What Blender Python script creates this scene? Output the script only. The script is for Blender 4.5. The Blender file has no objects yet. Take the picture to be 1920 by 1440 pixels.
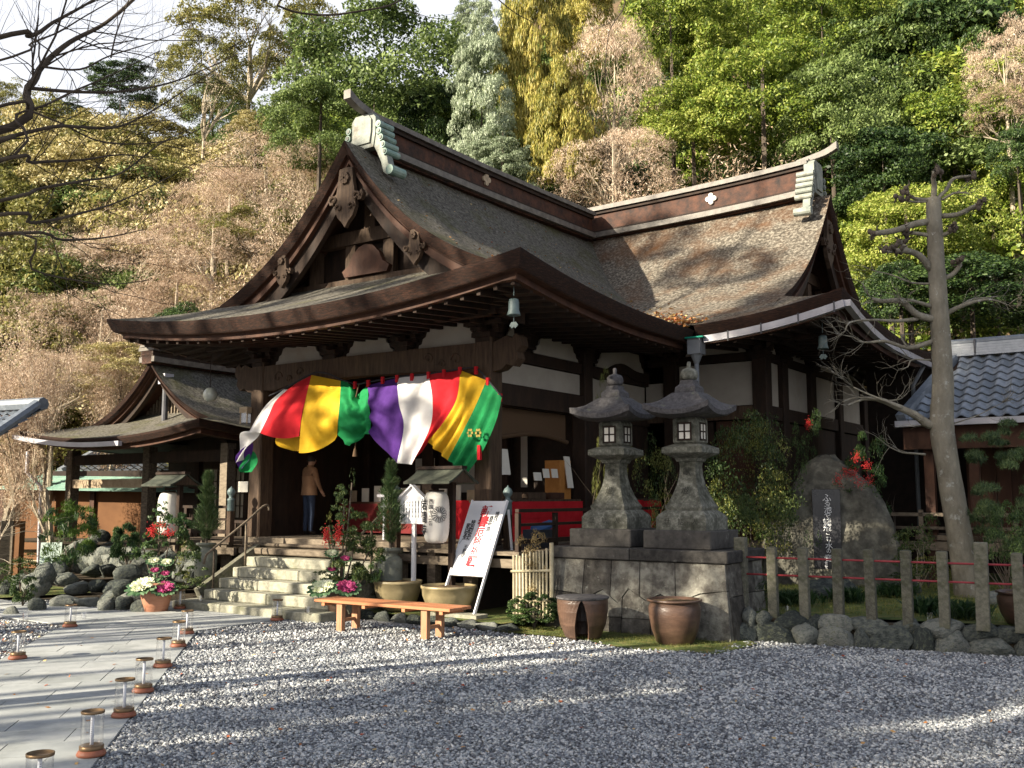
import bpy, math, random
import numpy as np
from mathutils import Vector, Matrix
# ---------------------------------------------------------------- camera, world, sun, exposure
S = bpy.context.scene
F_PX, HOR, CAM_H = 1850.0, 932.0, 2.0
PITCH = math.atan((HOR-720)/F_PX)
cam = bpy.data.cameras.new('camera'); camo = bpy.data.objects.new('camera', cam)
S.collection.objects.link(camo); S.camera = camo
camo.location = (0, 0, CAM_H); camo.rotation_euler = (math.radians(90)+PITCH, 0, 0)
cam.sensor_width = 36; cam.lens = 36*F_PX/1920; cam.clip_end = 2000; cam.clip_start = .1
SUN_D = Vector((-.85, -.50, 0)).normalized(); ELEV = math.radians(24)     # towards the sun
W = bpy.data.worlds.new('World'); S.world = W; W.use_nodes = True
nt = W.node_tree; nt.nodes.clear()
sky = nt.nodes.new('ShaderNodeTexSky'); sky.sky_type = 'NISHITA'; sky.sun_disc = False
sky.sun_elevation = ELEV; sky.sun_rotation = math.atan2(SUN_D.x, SUN_D.y)
sky.air_density = 1.0; sky.dust_density = 5.0; sky.ozone_density = 1.0
bg = nt.nodes.new('ShaderNodeBackground'); bg.inputs[1].default_value = .085
wo = nt.nodes.new('ShaderNodeOutputWorld')
# pale winter haze that thickens towards the horizon, the same all round
tcw = nt.nodes.new('ShaderNodeTexCoord'); sx = nt.nodes.new('ShaderNodeSeparateXYZ'); nt.links.new(tcw.outputs['Generated'], sx.inputs[0])
mrw = nt.nodes.new('ShaderNodeMapRange'); mrw.interpolation_type = 'SMOOTHSTEP'
mrw.inputs[1].default_value = .44; mrw.inputs[2].default_value = .64; mrw.inputs[3].default_value = .95; mrw.inputs[4].default_value = 0
nt.links.new(sx.outputs[2], mrw.inputs[0])
mw = nt.nodes.new('ShaderNodeMixRGB'); nt.links.new(mrw.outputs[0], mw.inputs[0]); nt.links.new(sky.outputs[0], mw.inputs[1]); mw.inputs[2].default_value = (4.5, 4.6, 4.9, 1)
nt.links.new(mw.outputs[0], bg.inputs[0]); nt.links.new(bg.outputs[0], wo.inputs[0])
sl = bpy.data.lights.new('sun', 'SUN'); sl.energy = 5.0; sl.angle = math.radians(.55); sl.color = (1, .90, .72)
so = bpy.data.objects.new('sun', sl); S.collection.objects.link(so)
so.rotation_euler = Vector((SUN_D.x*math.cos(ELEV), SUN_D.y*math.cos(ELEV), math.sin(ELEV))).to_track_quat('Z', 'Y').to_euler()
S.view_settings.view_transform = 'Standard'; S.view_settings.look = 'None'
S.view_settings.exposure = 1.5; S.view_settings.gamma = 1; S.view_settings.use_curve_mapping = False
S.render.engine = 'CYCLES'
S.cycles.use_denoising = True; S.cycles.max_bounces = 5; S.cycles.diffuse_bounces = 3
S.cycles.transparent_max_bounces = 12; S.cycles.glossy_bounces = 2; S.cycles.transmission_bounces = 4
S.cycles.sample_clamp_indirect = 4; S.cycles.caustics_reflective = False; S.cycles.caustics_refractive = False
COL = S.collection
# trees outside the picture that shade the court: across-sun offset, distance towards the sun, height, radii, kind
SHADE = [(2.2, 16, 9, 2.2, 5, 'dark'), (4.2, 16, 9, 1.5, 5, 'dark'), (7.9, 16, 9.5, 1.9, 5, 'dark'), (10.7, 17, 13.9, 1.35, 3.6, 'dark'), (7.0, 18, 10.5, 1.1, 2.8, 'dark'), (8.0, 21, 15, 1.9, 7, 'dark'), (5.85, 14, 7.2, .6, 1.6, 'dark'), (4, 22, 12, 2.0, 5, 'dark'), (11.4, 19, 18, 1.6, 7, 'dark'), (10.2, 24, 22, 2.4, 6, 'dark'), (13.6, 17, 19.6, 1.3, 2.6, 'dark'),
         (13.2, 12, 12, .5, 0, 'bare'), (15.5, 11, 19, .5, 0, 'bare'), (17.5, 12, 23, .5, 0, 'bare'), (16.9, 12, 19.4, 1.5, .8, 'sparse'), (19.4, 13, 21, 1.2, .9, 'sparse'), (20, 12, 18, .6, 0, 'bare'), (12.3, 19, 13.7, 1.2, 2.0, 'dark'), (20.7, 14, 11.6, 1.0, 1.3, 'dark'), (16.0, 14, 12.3, 1.3, .8, 'sparse'), (18.7, 14, 12.4, 1.2, .6, 'sparse'), (18.5, 15, 16.5, 2.2, 2.2, 'sparse'), (22, 15, 14, 2.5, 2.5, 'sparse'), (14.8, 15, 15.5, 1.6, 2, 'sparse')]
R = math.radians
rng = np.random.default_rng(7); rnd = random.Random(5)

# ---------------------------------------------------------------- geometry of the place
A_T = R(-34.82)                                # the hall's front runs along U, its depth along V
UX, UY = math.cos(A_T), math.sin(A_T)
P0 = np.array([-.41, 17.09, 0.])
def tw(u, v, z=0): return (P0[0]+UX*u-UY*v, P0[1]+UY*u+UX*v, z)
def to_uv(x, y): return ((x-P0[0])*UX+(y-P0[1])*UY, -(x-P0[0])*UY+(y-P0[1])*UX)
def ray(px, py):
    x, y = (px-960)/F_PX, (720-py)/F_PX
    return np.array([x, math.cos(PITCH)-y*math.sin(PITCH), math.sin(PITCH)+y*math.cos(PITCH)])
def gp(px, py, z=0):                            # measured point of the photo at height z
    r = ray(px, py); t = (z-CAM_H)/r[2]; return (r[0]*t, r[1]*t, z)
def vp(px, py, Y):                              # measured point of the photo at depth Y
    r = ray(px, py); t = Y/r[1]; return (r[0]*t, Y, r[2]*t+CAM_H)
def onv(px, py, v):                             # ... on the vertical plane v, in hall coordinates
    r = ray(px, py); vx, vy = -UY, UX
    t = (v-((0-P0[0])*vx+(0-P0[1])*vy))/(r[0]*vx+r[1]*vy)
    u, vv = to_uv(r[0]*t, r[1]*t); return (u, vv, r[2]*t+CAM_H)

# ---------------------------------------------------------------- materials
MATS = {}
def mat(name, cols, scale=4, rough=.8, bump=0, bscale=None, detail=6, island=0, inst=0, trans=0, spec=.3,
        metal=0, stretch=(1, 1, 1), alpha=None, emit=None, blotch=None, contrast=(.3, .7)):
    if name in MATS: return MATS[name]
    m = bpy.data.materials.new(name); m.use_nodes = True; n = m.node_tree.nodes; L = m.node_tree.links
    b = n['Principled BSDF']; b.inputs['Roughness'].default_value = rough
    b.inputs['Specular IOR Level'].default_value = spec; b.inputs['Metallic'].default_value = metal
    tc = n.new('ShaderNodeTexCoord'); mp = n.new('ShaderNodeMapping'); mp.inputs['Scale'].default_value = stretch
    L.new(tc.outputs['Object'], mp.inputs[0])
    nz = n.new('ShaderNodeTexNoise'); nz.inputs['Scale'].default_value = scale; nz.inputs['Detail'].default_value = detail
    nz.inputs['Roughness'].default_value = .62
    L.new(mp.outputs[0], nz.inputs['Vector'])
    cr = n.new('ShaderNodeValToRGB'); e = cr.color_ramp.elements
    k = len(cols)
    e[0].position = contrast[0]; e[0].color = (*cols[0], 1); e[1].position = contrast[1]; e[1].color = (*cols[-1], 1)
    for i in range(1, k-1):
        q = e.new(contrast[0]+(contrast[1]-contrast[0])*i/(k-1)); q.color = (*cols[i], 1)
    fac = nz.outputs['Fac']
    if island or inst:
        add = n.new('ShaderNodeMath'); add.operation = 'ADD'; L.new(fac, add.inputs[0])
        src = None
        if island:
            g = n.new('ShaderNodeNewGeometry'); mm = n.new('ShaderNodeMath'); mm.operation = 'MULTIPLY_ADD'
            mm.inputs[1].default_value = island; mm.inputs[2].default_value = -island/2
            L.new(g.outputs['Random Per Island'], mm.inputs[0]); src = mm.outputs[0]
        if inst:
            g = n.new('ShaderNodeObjectInfo'); m2 = n.new('ShaderNodeMath'); m2.operation = 'MULTIPLY_ADD'
            m2.inputs[1].default_value = inst; m2.inputs[2].default_value = -inst/2
            L.new(g.outputs['Random'], m2.inputs[0])
            if src:
                a2 = n.new('ShaderNodeMath'); a2.operation = 'ADD'; L.new(src, a2.inputs[0]); L.new(m2.outputs[0], a2.inputs[1]); src = a2.outputs[0]
            else: src = m2.outputs[0]
        L.new(src, add.inputs[1]); fac = add.outputs[0]
    L.new(fac, cr.inputs[0]); colr = cr.outputs[0]
    if blotch:                                   # (colour, scale, low, high): patches of moss, rust, lichen
        nb = n.new('ShaderNodeTexNoise'); nb.inputs['Scale'].default_value = blotch[1]; nb.inputs['Detail'].default_value = 7
        nb.inputs['Roughness'].default_value = .7
        L.new(tc.outputs['Object'], nb.inputs['Vector'])
        mr = n.new('ShaderNodeMapRange'); mr.inputs[1].default_value = blotch[2]; mr.inputs[2].default_value = blotch[3]
        L.new(nb.outputs['Fac'], mr.inputs[0])
        mx = n.new('ShaderNodeMixRGB'); L.new(mr.outputs[0], mx.inputs[0]); L.new(colr, mx.inputs[1]); mx.inputs[2].default_value = (*blotch[0], 1)
        colr = mx.outputs[0]
    L.new(colr, b.inputs['Base Color'])
    if bump:
        n2 = n.new('ShaderNodeTexNoise'); n2.inputs['Scale'].default_value = bscale or scale*4; n2.inputs['Detail'].default_value = 5
        L.new(mp.outputs[0], n2.inputs['Vector'])
        bp = n.new('ShaderNodeBump'); bp.inputs['Strength'].default_value = 1; bp.inputs['Distance'].default_value = bump
        L.new(n2.outputs['Fac'], bp.inputs['Height']); L.new(bp.outputs[0], b.inputs['Normal'])
    if emit: b.inputs['Emission Color'].default_value = (*emit[0], 1); b.inputs['Emission Strength'].default_value = emit[1]
    out = n['Material Output']
    if trans:
        t = n.new('ShaderNodeBsdfTranslucent'); L.new(colr, t.inputs[0])
        ms = n.new('ShaderNodeMixShader'); ms.inputs[0].default_value = trans
        L.new(b.outputs[0], ms.inputs[1]); L.new(t.outputs[0], ms.inputs[2]); L.new(ms.outputs[0], out.inputs[0])
    if alpha is not None:                        # thin clear glass or acrylic
        t = n.new('ShaderNodeBsdfTransparent'); g = n.new('ShaderNodeBsdfGlossy'); g.inputs['Roughness'].default_value = .05
        lw = n.new('ShaderNodeLayerWeight'); lw.inputs[0].default_value = .35
        ms = n.new('ShaderNodeMixShader'); mm = n.new('ShaderNodeMath'); mm.operation = 'MULTIPLY_ADD'
        mm.inputs[1].default_value = .55; mm.inputs[2].default_value = alpha
        L.new(lw.outputs['Facing'], mm.inputs[0]); L.new(mm.outputs[0], ms.inputs[0])
        L.new(t.outputs[0], ms.inputs[1]); L.new(g.outputs[0], ms.inputs[2]); L.new(ms.outputs[0], out.inputs[0])
    MATS[name] = m; return m

m_bark = mat('cypress_bark_roof', [(.03, .025, .02), (.135, .118, .095), (.36, .325, .265)], 16, .95, .035, 55, detail=10, spec=.1, blotch=((.13, .065, .032), .9, .46, .74))
m_bark_f = mat('mossy_bark_roof', [(.035, .03, .026), (.13, .12, .10), (.24, .225, .19)], 16, .95, .035, 55, detail=10, spec=.1, blotch=((.085, .085, .03), .9, .50, .76))
m_bark_edge = mat('bark_eave_edge', [(0.007, 0.004, 0.003), (0.026, 0.011, 0.006), (0.064, 0.025, 0.013)], 9, .85, .02, 30, detail=9, stretch=(1, 1, 7))
m_wood = mat('old_dark_wood', [(0.010, 0.006, 0.004), (0.036, 0.019, 0.011)], 6, .75, .004, 40, stretch=(1, 1, .3))
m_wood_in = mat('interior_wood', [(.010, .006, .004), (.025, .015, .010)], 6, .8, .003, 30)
m_wood_red = mat('reddish_eave_wood', [(0.028, 0.011, 0.006), (0.077, 0.032, 0.017)], 5, .7, .004, 30, stretch=(1, 1, .5))
m_wood_grey = mat('weathered_grey_wood', [(.07, .053, .038), (.20, .16, .115)], 7, .8, .004, 40, inst=.25, stretch=(1, 3, 3))
m_wood_col = mat('column_wood', [(0.032, 0.019, 0.012), (0.097, 0.061, 0.037)], 8, .75, .004, 30, stretch=(3, 3, .35))
m_wood_pale = mat('pale_wood', [(.30, .22, .14), (.5, .4, .28)], 6, .7, .003, 40)
m_plaster = mat('plaster', [(.34, .305, .26), (.44, .40, .345)], 1.5, .9, .002, 60, blotch=((.34, .27, .20), .9, .55, .85))
m_ridge = mat('ridge_wood', [(.010, .006, .005), (.09, .034, .017)], 5, .7, .006, 20, stretch=(1, 1, 1))
m_ridge_cap = mat('ridge_copper_cap', [(.06, .05, .042), (.17, .15, .125)], 6, .55, .004, 30, spec=.5)
m_copper = mat('patinated_copper', [(.12, .22, .18), (.28, .36, .31)], 5, .55, .004, 20, spec=.5, blotch=((.10, .085, .06), 3, .55, .72))
m_copper_w = mat('pale_patina', [(.13, .15, .13), (.30, .31, .27)], 5, .6, .006, 14, blotch=((.12, .10, .075), 3, .55, .7))
m_bronze = mat('bronze', [(.06, .09, .09), (.14, .19, .19)], 8, .5, spec=.5)
m_gutter = mat('gutter_metal', [(.32, .31, .34), (.45, .44, .47)], 3, .4, spec=.6)
m_gutter_d = mat('dark_gutter', [(.05, .05, .055), (.09, .09, .10)], 3, .5)
m_pipe = mat('downpipe', [(.12, .13, .14), (.2, .21, .22)], 3, .45)
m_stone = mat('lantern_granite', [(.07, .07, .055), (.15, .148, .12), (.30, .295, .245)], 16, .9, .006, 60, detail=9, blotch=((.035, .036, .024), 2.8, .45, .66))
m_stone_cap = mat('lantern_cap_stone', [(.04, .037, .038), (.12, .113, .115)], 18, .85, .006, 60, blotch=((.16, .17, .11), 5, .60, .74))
m_stone_d = mat('dark_plinth_stone', [(.028, .026, .024), (.085, .078, .07)], 9, .9, .008, 50, inst=.3, blotch=((.26, .26, .23), 4, .6, .74))
m_stone_w = mat('plinth_wall_stone', [(.045, .04, .034), (.11, .10, .085), (.26, .25, .21)], 6, .9, .012, 40, detail=9, inst=.35, blotch=((.40, .40, .34), 9, .62, .76))
m_stone_post = mat('fence_post_stone', [(.07, .067, .05), (.19, .18, .135)], 22, .9, .004, 90, inst=.2, blotch=((.075, .08, .04), 6, .5, .7))
m_step = mat('step_stone', [(.20, .195, .15), (.37, .355, .28)], 14, .9, .005, 60, inst=.2, blotch=((.15, .15, .09), 3, .52, .7))
m_boulder = mat('boulder', [(.03, .036, .033), (.09, .10, .088), (.20, .205, .18)], 5, .85, .03, 11, detail=8, inst=.4, blotch=((.09, .10, .045), 5, .55, .7))
m_rock = mat('monument_rock', [(.04, .037, .03), (.10, .095, .077), (.21, .20, .16)], 4, .9, .025, 12, detail=9)
m_slabblack = mat('polished_black_stone', [(.012, .012, .014), (.03, .03, .033)], 6, .2, spec=.6)
m_red_rail = mat('red_rail', [(.26, .03, .04), (.36, .06, .065)], 8, .5)
m_grav_base = mat('gravel_bed', [(.10, .10, .105), (.34, .34, .345)], 45, .95, .02, 90, detail=8)
m_gravel = mat('gravel_stone', [(.11, .114, .125), (.22, .228, .245), (.34, .365, .375), (.58, .575, .56)], 1.2, .85, .002, 200, island=1.0, contrast=(.1, .9))
m_slab = mat('paving_slab', [(.30, .315, .31), (.40, .41, .40)], 3, .85, .0015, 200, inst=.5, blotch=((.19, .20, .19), 1.3, .5, .78))
m_joint = mat('joint', [(.10, .10, .09), (.16, .16, .15)], 10, .95)
m_moss = mat('moss', [(.035, .06, .012), (.10, .125, .03), (.19, .15, .06)], 5, .95, .02, 40, detail=9)
m_soil = mat('soil', [(.03, .022, .015), (.08, .06, .035)], 5, .95, .02, 30)
m_hill = mat('hill_litter', [(.03, .035, .012), (.09, .07, .035), (.16, .10, .06)], .8, .95, .1, 4, detail=9)
m_tile = mat('grey_roof_tile', [(.13, .15, .175), (.24, .265, .30)], 8, .45, .002, 60, inst=.5, spec=.5)
m_green_roof = mat('green_copper_roof', [(.13, .25, .20), (.24, .36, .29)], 4, .6, .004, 30)
m_ochre = mat('ochre_wall', [(.12, .055, .024), (.17, .08, .034)], 2, .9, .002, 40)
m_brownwall = mat('brown_board_wall', [(.035, .016, .010), (.075, .034, .02)], 6, .8, .003, 30, inst=.3, stretch=(1, 1, .2))
m_paper = mat('paper', [(.62, .58, .5), (.74, .71, .64)], 3, .9)
m_shoji = mat('shoji_paper', [(.66, .58, .44), (.78, .70, .56)], 3, .9, trans=.3)
m_white = mat('white_paint', [(.76, .77, .8), (.84, .84, .85)], 4, .6, blotch=((.62, .6, .56), 4, .62, .85))
m_lantern = mat('lantern_paper', [(.62, .60, .56), (.78, .76, .72)], 4, .8, trans=.25, blotch=((.36, .26, .18), 5, .58, .8))
m_ink = mat('black_ink', [(.02, .02, .025), (.035, .035, .04)], 8, .8)
m_redink = mat('red_ink', [(.38, .02, .03), (.46, .04, .05)], 8, .8)
m_whiteink = mat('engraved_white', [(.7, .7, .7), (.8, .8, .8)], 8, .8)
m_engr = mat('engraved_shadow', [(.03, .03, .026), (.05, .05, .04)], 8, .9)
m_pot_br = mat('brown_glazed_pot', [(.05, .03, .022), (.12, .07, .048)], 3, .35, .003, 20, spec=.5, stretch=(1, 1, 3))
m_pot_ol = mat('olive_glazed_planter', [(.20, .16, .085), (.36, .29, .16)], 3, .4, .003, 20, spec=.5)
m_pot_tc = mat('terracotta_pot', [(.30, .13, .075), (.44, .21, .13)], 3, .5, .003, 30, spec=.4, stretch=(1, 1, 4))
m_pot_st = mat('grey_stone_jar', [(.10, .11, .09), (.22, .23, .19)], 7, .8, .006, 30, blotch=((.20, .17, .07), 4, .55, .75))
m_bench = mat('new_cedar', [(.34, .13, .055), (.48, .21, .10)], 5, .6, .002, 40, stretch=(.5, 6, 6))
m_bench_leg = mat('bench_leg_cedar', [(.28, .13, .07), (.42, .23, .13)], 5, .65, .002, 40, stretch=(6, 6, .5))
m_glass = mat('clear_acrylic', [(.8, .8, .8), (.9, .9, .9)], 3, .1, alpha=.07)
m_brass = mat('brass', [(.13, .08, .04), (.22, .145, .08)], 10, .4, metal=.5)
m_lampbase = mat('red_brown_base', [(.20, .065, .035), (.32, .12, .07)], 10, .5)
m_tube = mat('white_tube', [(.75, .77, .85), (.85, .86, .9)], 10, .5)
m_redcloth = mat('red_cloth', [(.48, .008, .015), (.58, .02, .03)], 4, .9, trans=.15)
C = dict(red=((.50, .015, .02), (.62, .035, .04)), yellow=((.68, .37, .01), (.8, .5, .03)), green=((.005, .19, .05), (.015, .29, .09)),
         purple=((.055, .012, .15), (.10, .03, .24)), white=((.70, .68, .68), (.80, .79, .79)))
m_cloth = {k: mat(k+'_cloth', list(v), 5, .8, .014, 7, trans=.3) for k, v in C.items()}
m_bamboo = mat('bamboo', [(.34, .29, .18), (.52, .46, .32)], 10, .6, inst=.3)
m_straw = mat('reed_blind', [(.07, .04, .02), (.11, .065, .035)], 30, .8, .002, 80, stretch=(1, 1, 8))
# foliage
def leafmat(n_, cols, trans=.36, isl=.7, inst=.25, rough=.5): return mat(n_, cols, .5, rough, island=isl, inst=inst, trans=trans, spec=.35, contrast=(.15, .85))
m_lf = dict(
 olive=leafmat('olive_leaf', [(0.072, 0.078, 0.016), (0.195, 0.195, 0.046), (0.390, 0.351, 0.130)]),
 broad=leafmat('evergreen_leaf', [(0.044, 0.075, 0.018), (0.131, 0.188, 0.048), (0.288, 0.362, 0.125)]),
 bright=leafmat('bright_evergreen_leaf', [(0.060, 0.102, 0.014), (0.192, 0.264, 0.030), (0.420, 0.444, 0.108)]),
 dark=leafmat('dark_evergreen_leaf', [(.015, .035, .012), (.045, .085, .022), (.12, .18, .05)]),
 blue=leafmat('cypress_spray', [(0.103, 0.132, 0.063), (0.253, 0.310, 0.196), (0.483, 0.540, 0.391)]),
 gold=leafmat('golden_cypress_spray', [(0.144, 0.156, 0.024), (0.384, 0.336, 0.072), (0.624, 0.516, 0.156)]),
 pink=leafmat('dry_pink_twig_tip', [(0.230, 0.149, 0.098), (0.506, 0.368, 0.253), (0.782, 0.644, 0.506)], .25),
 tan=leafmat('pale_brown_leaf', [(0.156, 0.144, 0.036), (0.384, 0.324, 0.120), (0.624, 0.540, 0.312)], .25),
 bamboo=leafmat('bamboo_leaf', [(.05, .10, .012), (.12, .20, .025)]),
 nandina=leafmat('nandina_leaf', [(.015, .045, .015), (.04, .09, .025), (.10, .15, .04)]),
 shrub=leafmat('shrub_leaf', [(.02, .045, .012), (.05, .085, .022), (.13, .16, .045)]),
 yshrub=leafmat('yellow_green_leaf', [(.07, .09, .015), (.17, .19, .04), (.27, .25, .07)]),
 dry=leafmat('dry_leaf', [(.20, .14, .055), (.34, .26, .12)]),
 pine=leafmat('pine_needle', [(.02, .05, .015), (.05, .09, .03), (.11, .15, .05)], .15),
 grass=leafmat('grass_blade', [(.015, .045, .015), (.05, .09, .03)]))
m_trunk = mat('tree_bark', [(.05, .04, .03), (.14, .11, .085)], 5, .9, .02, 14, stretch=(1, 1, .3))
m_trunk_pale = mat('pale_bark', [(.26, .215, .15), (.48, .41, .31)], 5, .85, .01, 20)
m_trunk_tree = mat('mottled_bark', [(.14, .125, .095), (.28, .255, .20)], 5, .85, .03, 16, detail=9, stretch=(1, 1, .45), blotch=((.36, .36, .32), 7, .58, .66))
m_twig_dark = mat('bare_dark_branch', [(.035, .026, .02), (.09, .07, .05)], 5, .9)
m_berry = mat('red_berry', [(.42, .01, .01), (.58, .03, .025)], 30, .35, spec=.6, island=.5)
m_cab_w = mat('cream_cabbage', [(.55, .60, .36), (.76, .76, .58)], 6, .6, trans=.15, island=.6)
m_cab_p = mat('magenta_cabbage', [(.24, .02, .08), (.50, .08, .22)], 6, .6, trans=.15, island=.8)
m_cab_g = mat('cabbage_leaf_green', [(.05, .11, .05), (.12, .20, .10)], 8, .5, trans=.15, island=.5)
m_skin = mat('skin', [(.38, .22, .15), (.42, .25, .17)], 8, .6)
m_hair = mat('hair', [(.01, .008, .007), (.02, .016, .014)], 30, .6)
m_jacket = mat('tan_jacket', [(.23, .125, .07), (.30, .175, .10)], 6, .9, .003, 60)
m_trouser = mat('dark_blue_trousers', [(.02, .03, .06), (.035, .05, .085)], 6, .9)

# ---------------------------------------------------------------- builders
def tag(o, label=None, cat=None, group=None, kind=None):
    if label: o['label'] = label
    if cat: o['category'] = cat
    if group: o['group'] = group
    if kind: o['kind'] = kind
    return o
def thing(name, label, cat, loc=(0, 0, 0), rz=0, group=None):
    o = bpy.data.objects.new(name, None); COL.objects.link(o); o.empty_display_size = .2
    o.location = loc; o.rotation_euler = (0, 0, rz); return tag(o, label, cat, group)
def link(name, me, parent=None, loc=(0, 0, 0), rot=(0, 0, 0), scale=(1, 1, 1), label=None):
    o = bpy.data.objects.new(name, me); COL.objects.link(o); o.parent = parent
    o.location = loc; o.rotation_euler = rot; o.scale = scale
    if label: o['label'] = label
    return o
def copy_tree(o, parent=None):
    c = o.copy(); COL.objects.link(c); c.parent = parent
    for ch in o.children: copy_tree(ch, c)
    return c
def mesh_np(name, V, F, m, smooth=False):
    V = np.asarray(V, np.float32); F = np.asarray(F, np.int32)
    me = bpy.data.meshes.new(name); me.vertices.add(len(V)); me.vertices.foreach_set('co', V.ravel())
    k = F.shape[1]; me.loops.add(F.size); me.loops.foreach_set('vertex_index', F.ravel())
    me.polygons.add(len(F)); me.polygons.foreach_set('loop_start', np.arange(0, F.size, k, dtype=np.int32))
    me.polygons.foreach_set('loop_total', np.full(len(F), k, np.int32))
    if smooth: me.polygons.foreach_set('use_smooth', np.ones(len(F), bool))
    me.materials.append(m); me.update(calc_edges=True); return me
class MB:
    def __init__(s): s.v = []; s.f = []
    def add(s, vs, fs):
        n = len(s.v); s.v += [tuple(map(float, q)) for q in vs]; s.f += [tuple(i+n for i in f) for f in fs]; return s
    def box(s, x0, x1, y0, y1, z0, z1, M=None):
        v = [(x, y, z) for z in (z0, z1) for y in (y0, y1) for x in (x0, x1)]
        if M is not None: v = [tuple(M @ Vector(q)) for q in v]
        return s.add(v, [(0, 2, 3, 1), (4, 5, 7, 6), (0, 1, 5, 4), (2, 6, 7, 3), (0, 4, 6, 2), (1, 3, 7, 5)])
    def cbox(s, c, d, M=None): return s.box(c[0]-d[0]/2, c[0]+d[0]/2, c[1]-d[1]/2, c[1]+d[1]/2, c[2]-d[2]/2, c[2]+d[2]/2, M)
    def beam(s, a, b, w, h):                      # a bar of section w x h from a to b
        a, b = Vector(a), Vector(b); d = (b-a).normalized()
        sd = d.cross(Vector((0, 0, 1)))
        sd = Vector((1, 0, 0)) if sd.length < 1e-4 else sd.normalized()
        up = sd.cross(d).normalized(); v = []
        for p in (a, b):
            for i, j in ((-1, -1), (1, -1), (1, 1), (-1, 1)): v.append(p+sd*(i*w/2)+up*(j*h/2))
        return s.add(v, [(0, 1, 2, 3), (7, 6, 5, 4), (0, 4, 5, 1), (1, 5, 6, 2), (2, 6, 7, 3), (3, 7, 4, 0)])
    def sweep(s, path, w, hh, updir=(0, 0, 1)):    # rectangular bar along a path
        P = [Vector(p) for p in path]; v = []; n = len(P)
        for i, p in enumerate(P):
            d = (P[min(i+1, n-1)]-P[max(i-1, 0)]).normalized(); up0 = Vector(updir)
            sd = d.cross(up0).normalized(); up = sd.cross(d).normalized()
            for a, b in ((-1, -1), (1, -1), (1, 1), (-1, 1)): v.append(p+sd*(a*w/2)+up*(b*hh/2))
        f = [(0, 1, 2, 3), tuple(4*(n-1)+k for k in (3, 2, 1, 0))]
        for i in range(n-1):
            for k in range(4): f.append((4*i+k, 4*i+4+k, 4*i+4+(k+1) % 4, 4*i+(k+1) % 4))
        return s.add(v, f)
    def tube(s, path, rad, n=6):
        P = [Vector(p) for p in path]; v = []; m = len(P)
        if not hasattr(rad, '__len__'): rad = [rad]*m
        d0 = (P[1]-P[0]).normalized(); a = d0.orthogonal().normalized()
        for i, p in enumerate(P):
            d = (P[min(i+1, m-1)]-P[max(i-1, 0)]).normalized(); a = (a-d*a.dot(d)).normalized(); b = d.cross(a)
            for k in range(n):
                t = 2*math.pi*k/n; v.append(p+(a*math.cos(t)+b*math.sin(t))*rad[i])
        f = [tuple(reversed(range(n))), tuple(range(n*(m-1), n*m))]
        for i in range(m-1):
            for k in range(n): f.append((n*i+k, n*i+(k+1) % n, n*i+n+(k+1) % n, n*i+n+k))
        return s.add(v, f)
    def lathe(s, prof, n=24, c=(0, 0, 0)):         # prof (r, z)
        v = []; f = []
        for r, z in prof:
            for k in range(n): t = 2*math.pi*k/n; v.append((c[0]+r*math.cos(t), c[1]+r*math.sin(t), c[2]+z))
        for i in range(len(prof)-1):
            for k in range(n): f.append((n*i+k, n*i+(k+1) % n, n*i+n+(k+1) % n, n*i+n+k))
        f.append(tuple(reversed(range(n)))); f.append(tuple(range(n*(len(prof)-1), n*len(prof))))
        return s.add(v, f)
    def prism(s, poly, y0, y1, plane='xz'):        # poly in xz (counter-clockwise) pushed from y0 to y1
        n = len(poly)
        def P(a, b, c): return (a, c, b) if plane == 'xz' else ((c, a, b) if plane == 'yz' else (a, b, c))
        v = [P(a, b, y0) for a, b in poly]+[P(a, b, y1) for a, b in poly]
        f = [tuple(range(n)), tuple(reversed(range(n, 2*n)))]+[(i, i+n, (i+1) % n+n, (i+1) % n) for i in range(n)]
        return s.add(v, f)
    def grid(s, pts):                              # pts[i][j]
        ni, nj = len(pts), len(pts[0])
        return s.add([p for r in pts for p in r], [(i*nj+j, i*nj+j+1, (i+1)*nj+j+1, (i+1)*nj+j) for i in range(ni-1) for j in range(nj-1)])
    def mesh(s, name, m, smooth=False, bevel=0):
        me = bpy.data.meshes.new(name); me.from_pydata(s.v, [], s.f); me.materials.append(m)
        if smooth: me.polygons.foreach_set('use_smooth', [True]*len(me.polygons))
        if bevel:
            import bmesh
            bm = bmesh.new(); bm.from_mesh(me)
            bmesh.ops.recalc_face_normals(bm, faces=bm.faces)
            eds = [e for e in bm.edges if len(e.link_faces) == 2 and e.calc_face_angle() > .5]
            bmesh.ops.bevel(bm, geom=eds, offset=bevel, segments=1, affect='EDGES', profile=.5)
            bm.to_mesh(me); bm.free()
        me.update(); return me
    def build(s, name, m, parent=None, smooth=False, label=None, loc=(0, 0, 0), rot=(0, 0, 0), bevel=0):
        return link(name, s.mesh(name, m, smooth, bevel), parent, loc, rot, (1, 1, 1), label)
def smooth_by_angle(me, ang=40):
    try: me.set_sharp_from_angle(angle=R(ang))
    except Exception: pass
def struct(o): o['kind'] = 'structure'; return o
def interp(pts, n):                                # Catmull-Rom through points
    P = [Vector(p) for p in pts]; out = []
    for i in range(len(P)-1):
        a, b, c, d = P[max(i-1, 0)], P[i], P[i+1], P[min(i+2, len(P)-1)]
        for k in range(n):
            t = k/n; out.append(.5*((2*b)+(c-a)*t+(2*a-5*b+4*c-d)*t*t+(3*b-a-3*c+d)*t**3))
    out.append(P[-1]); return out
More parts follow.
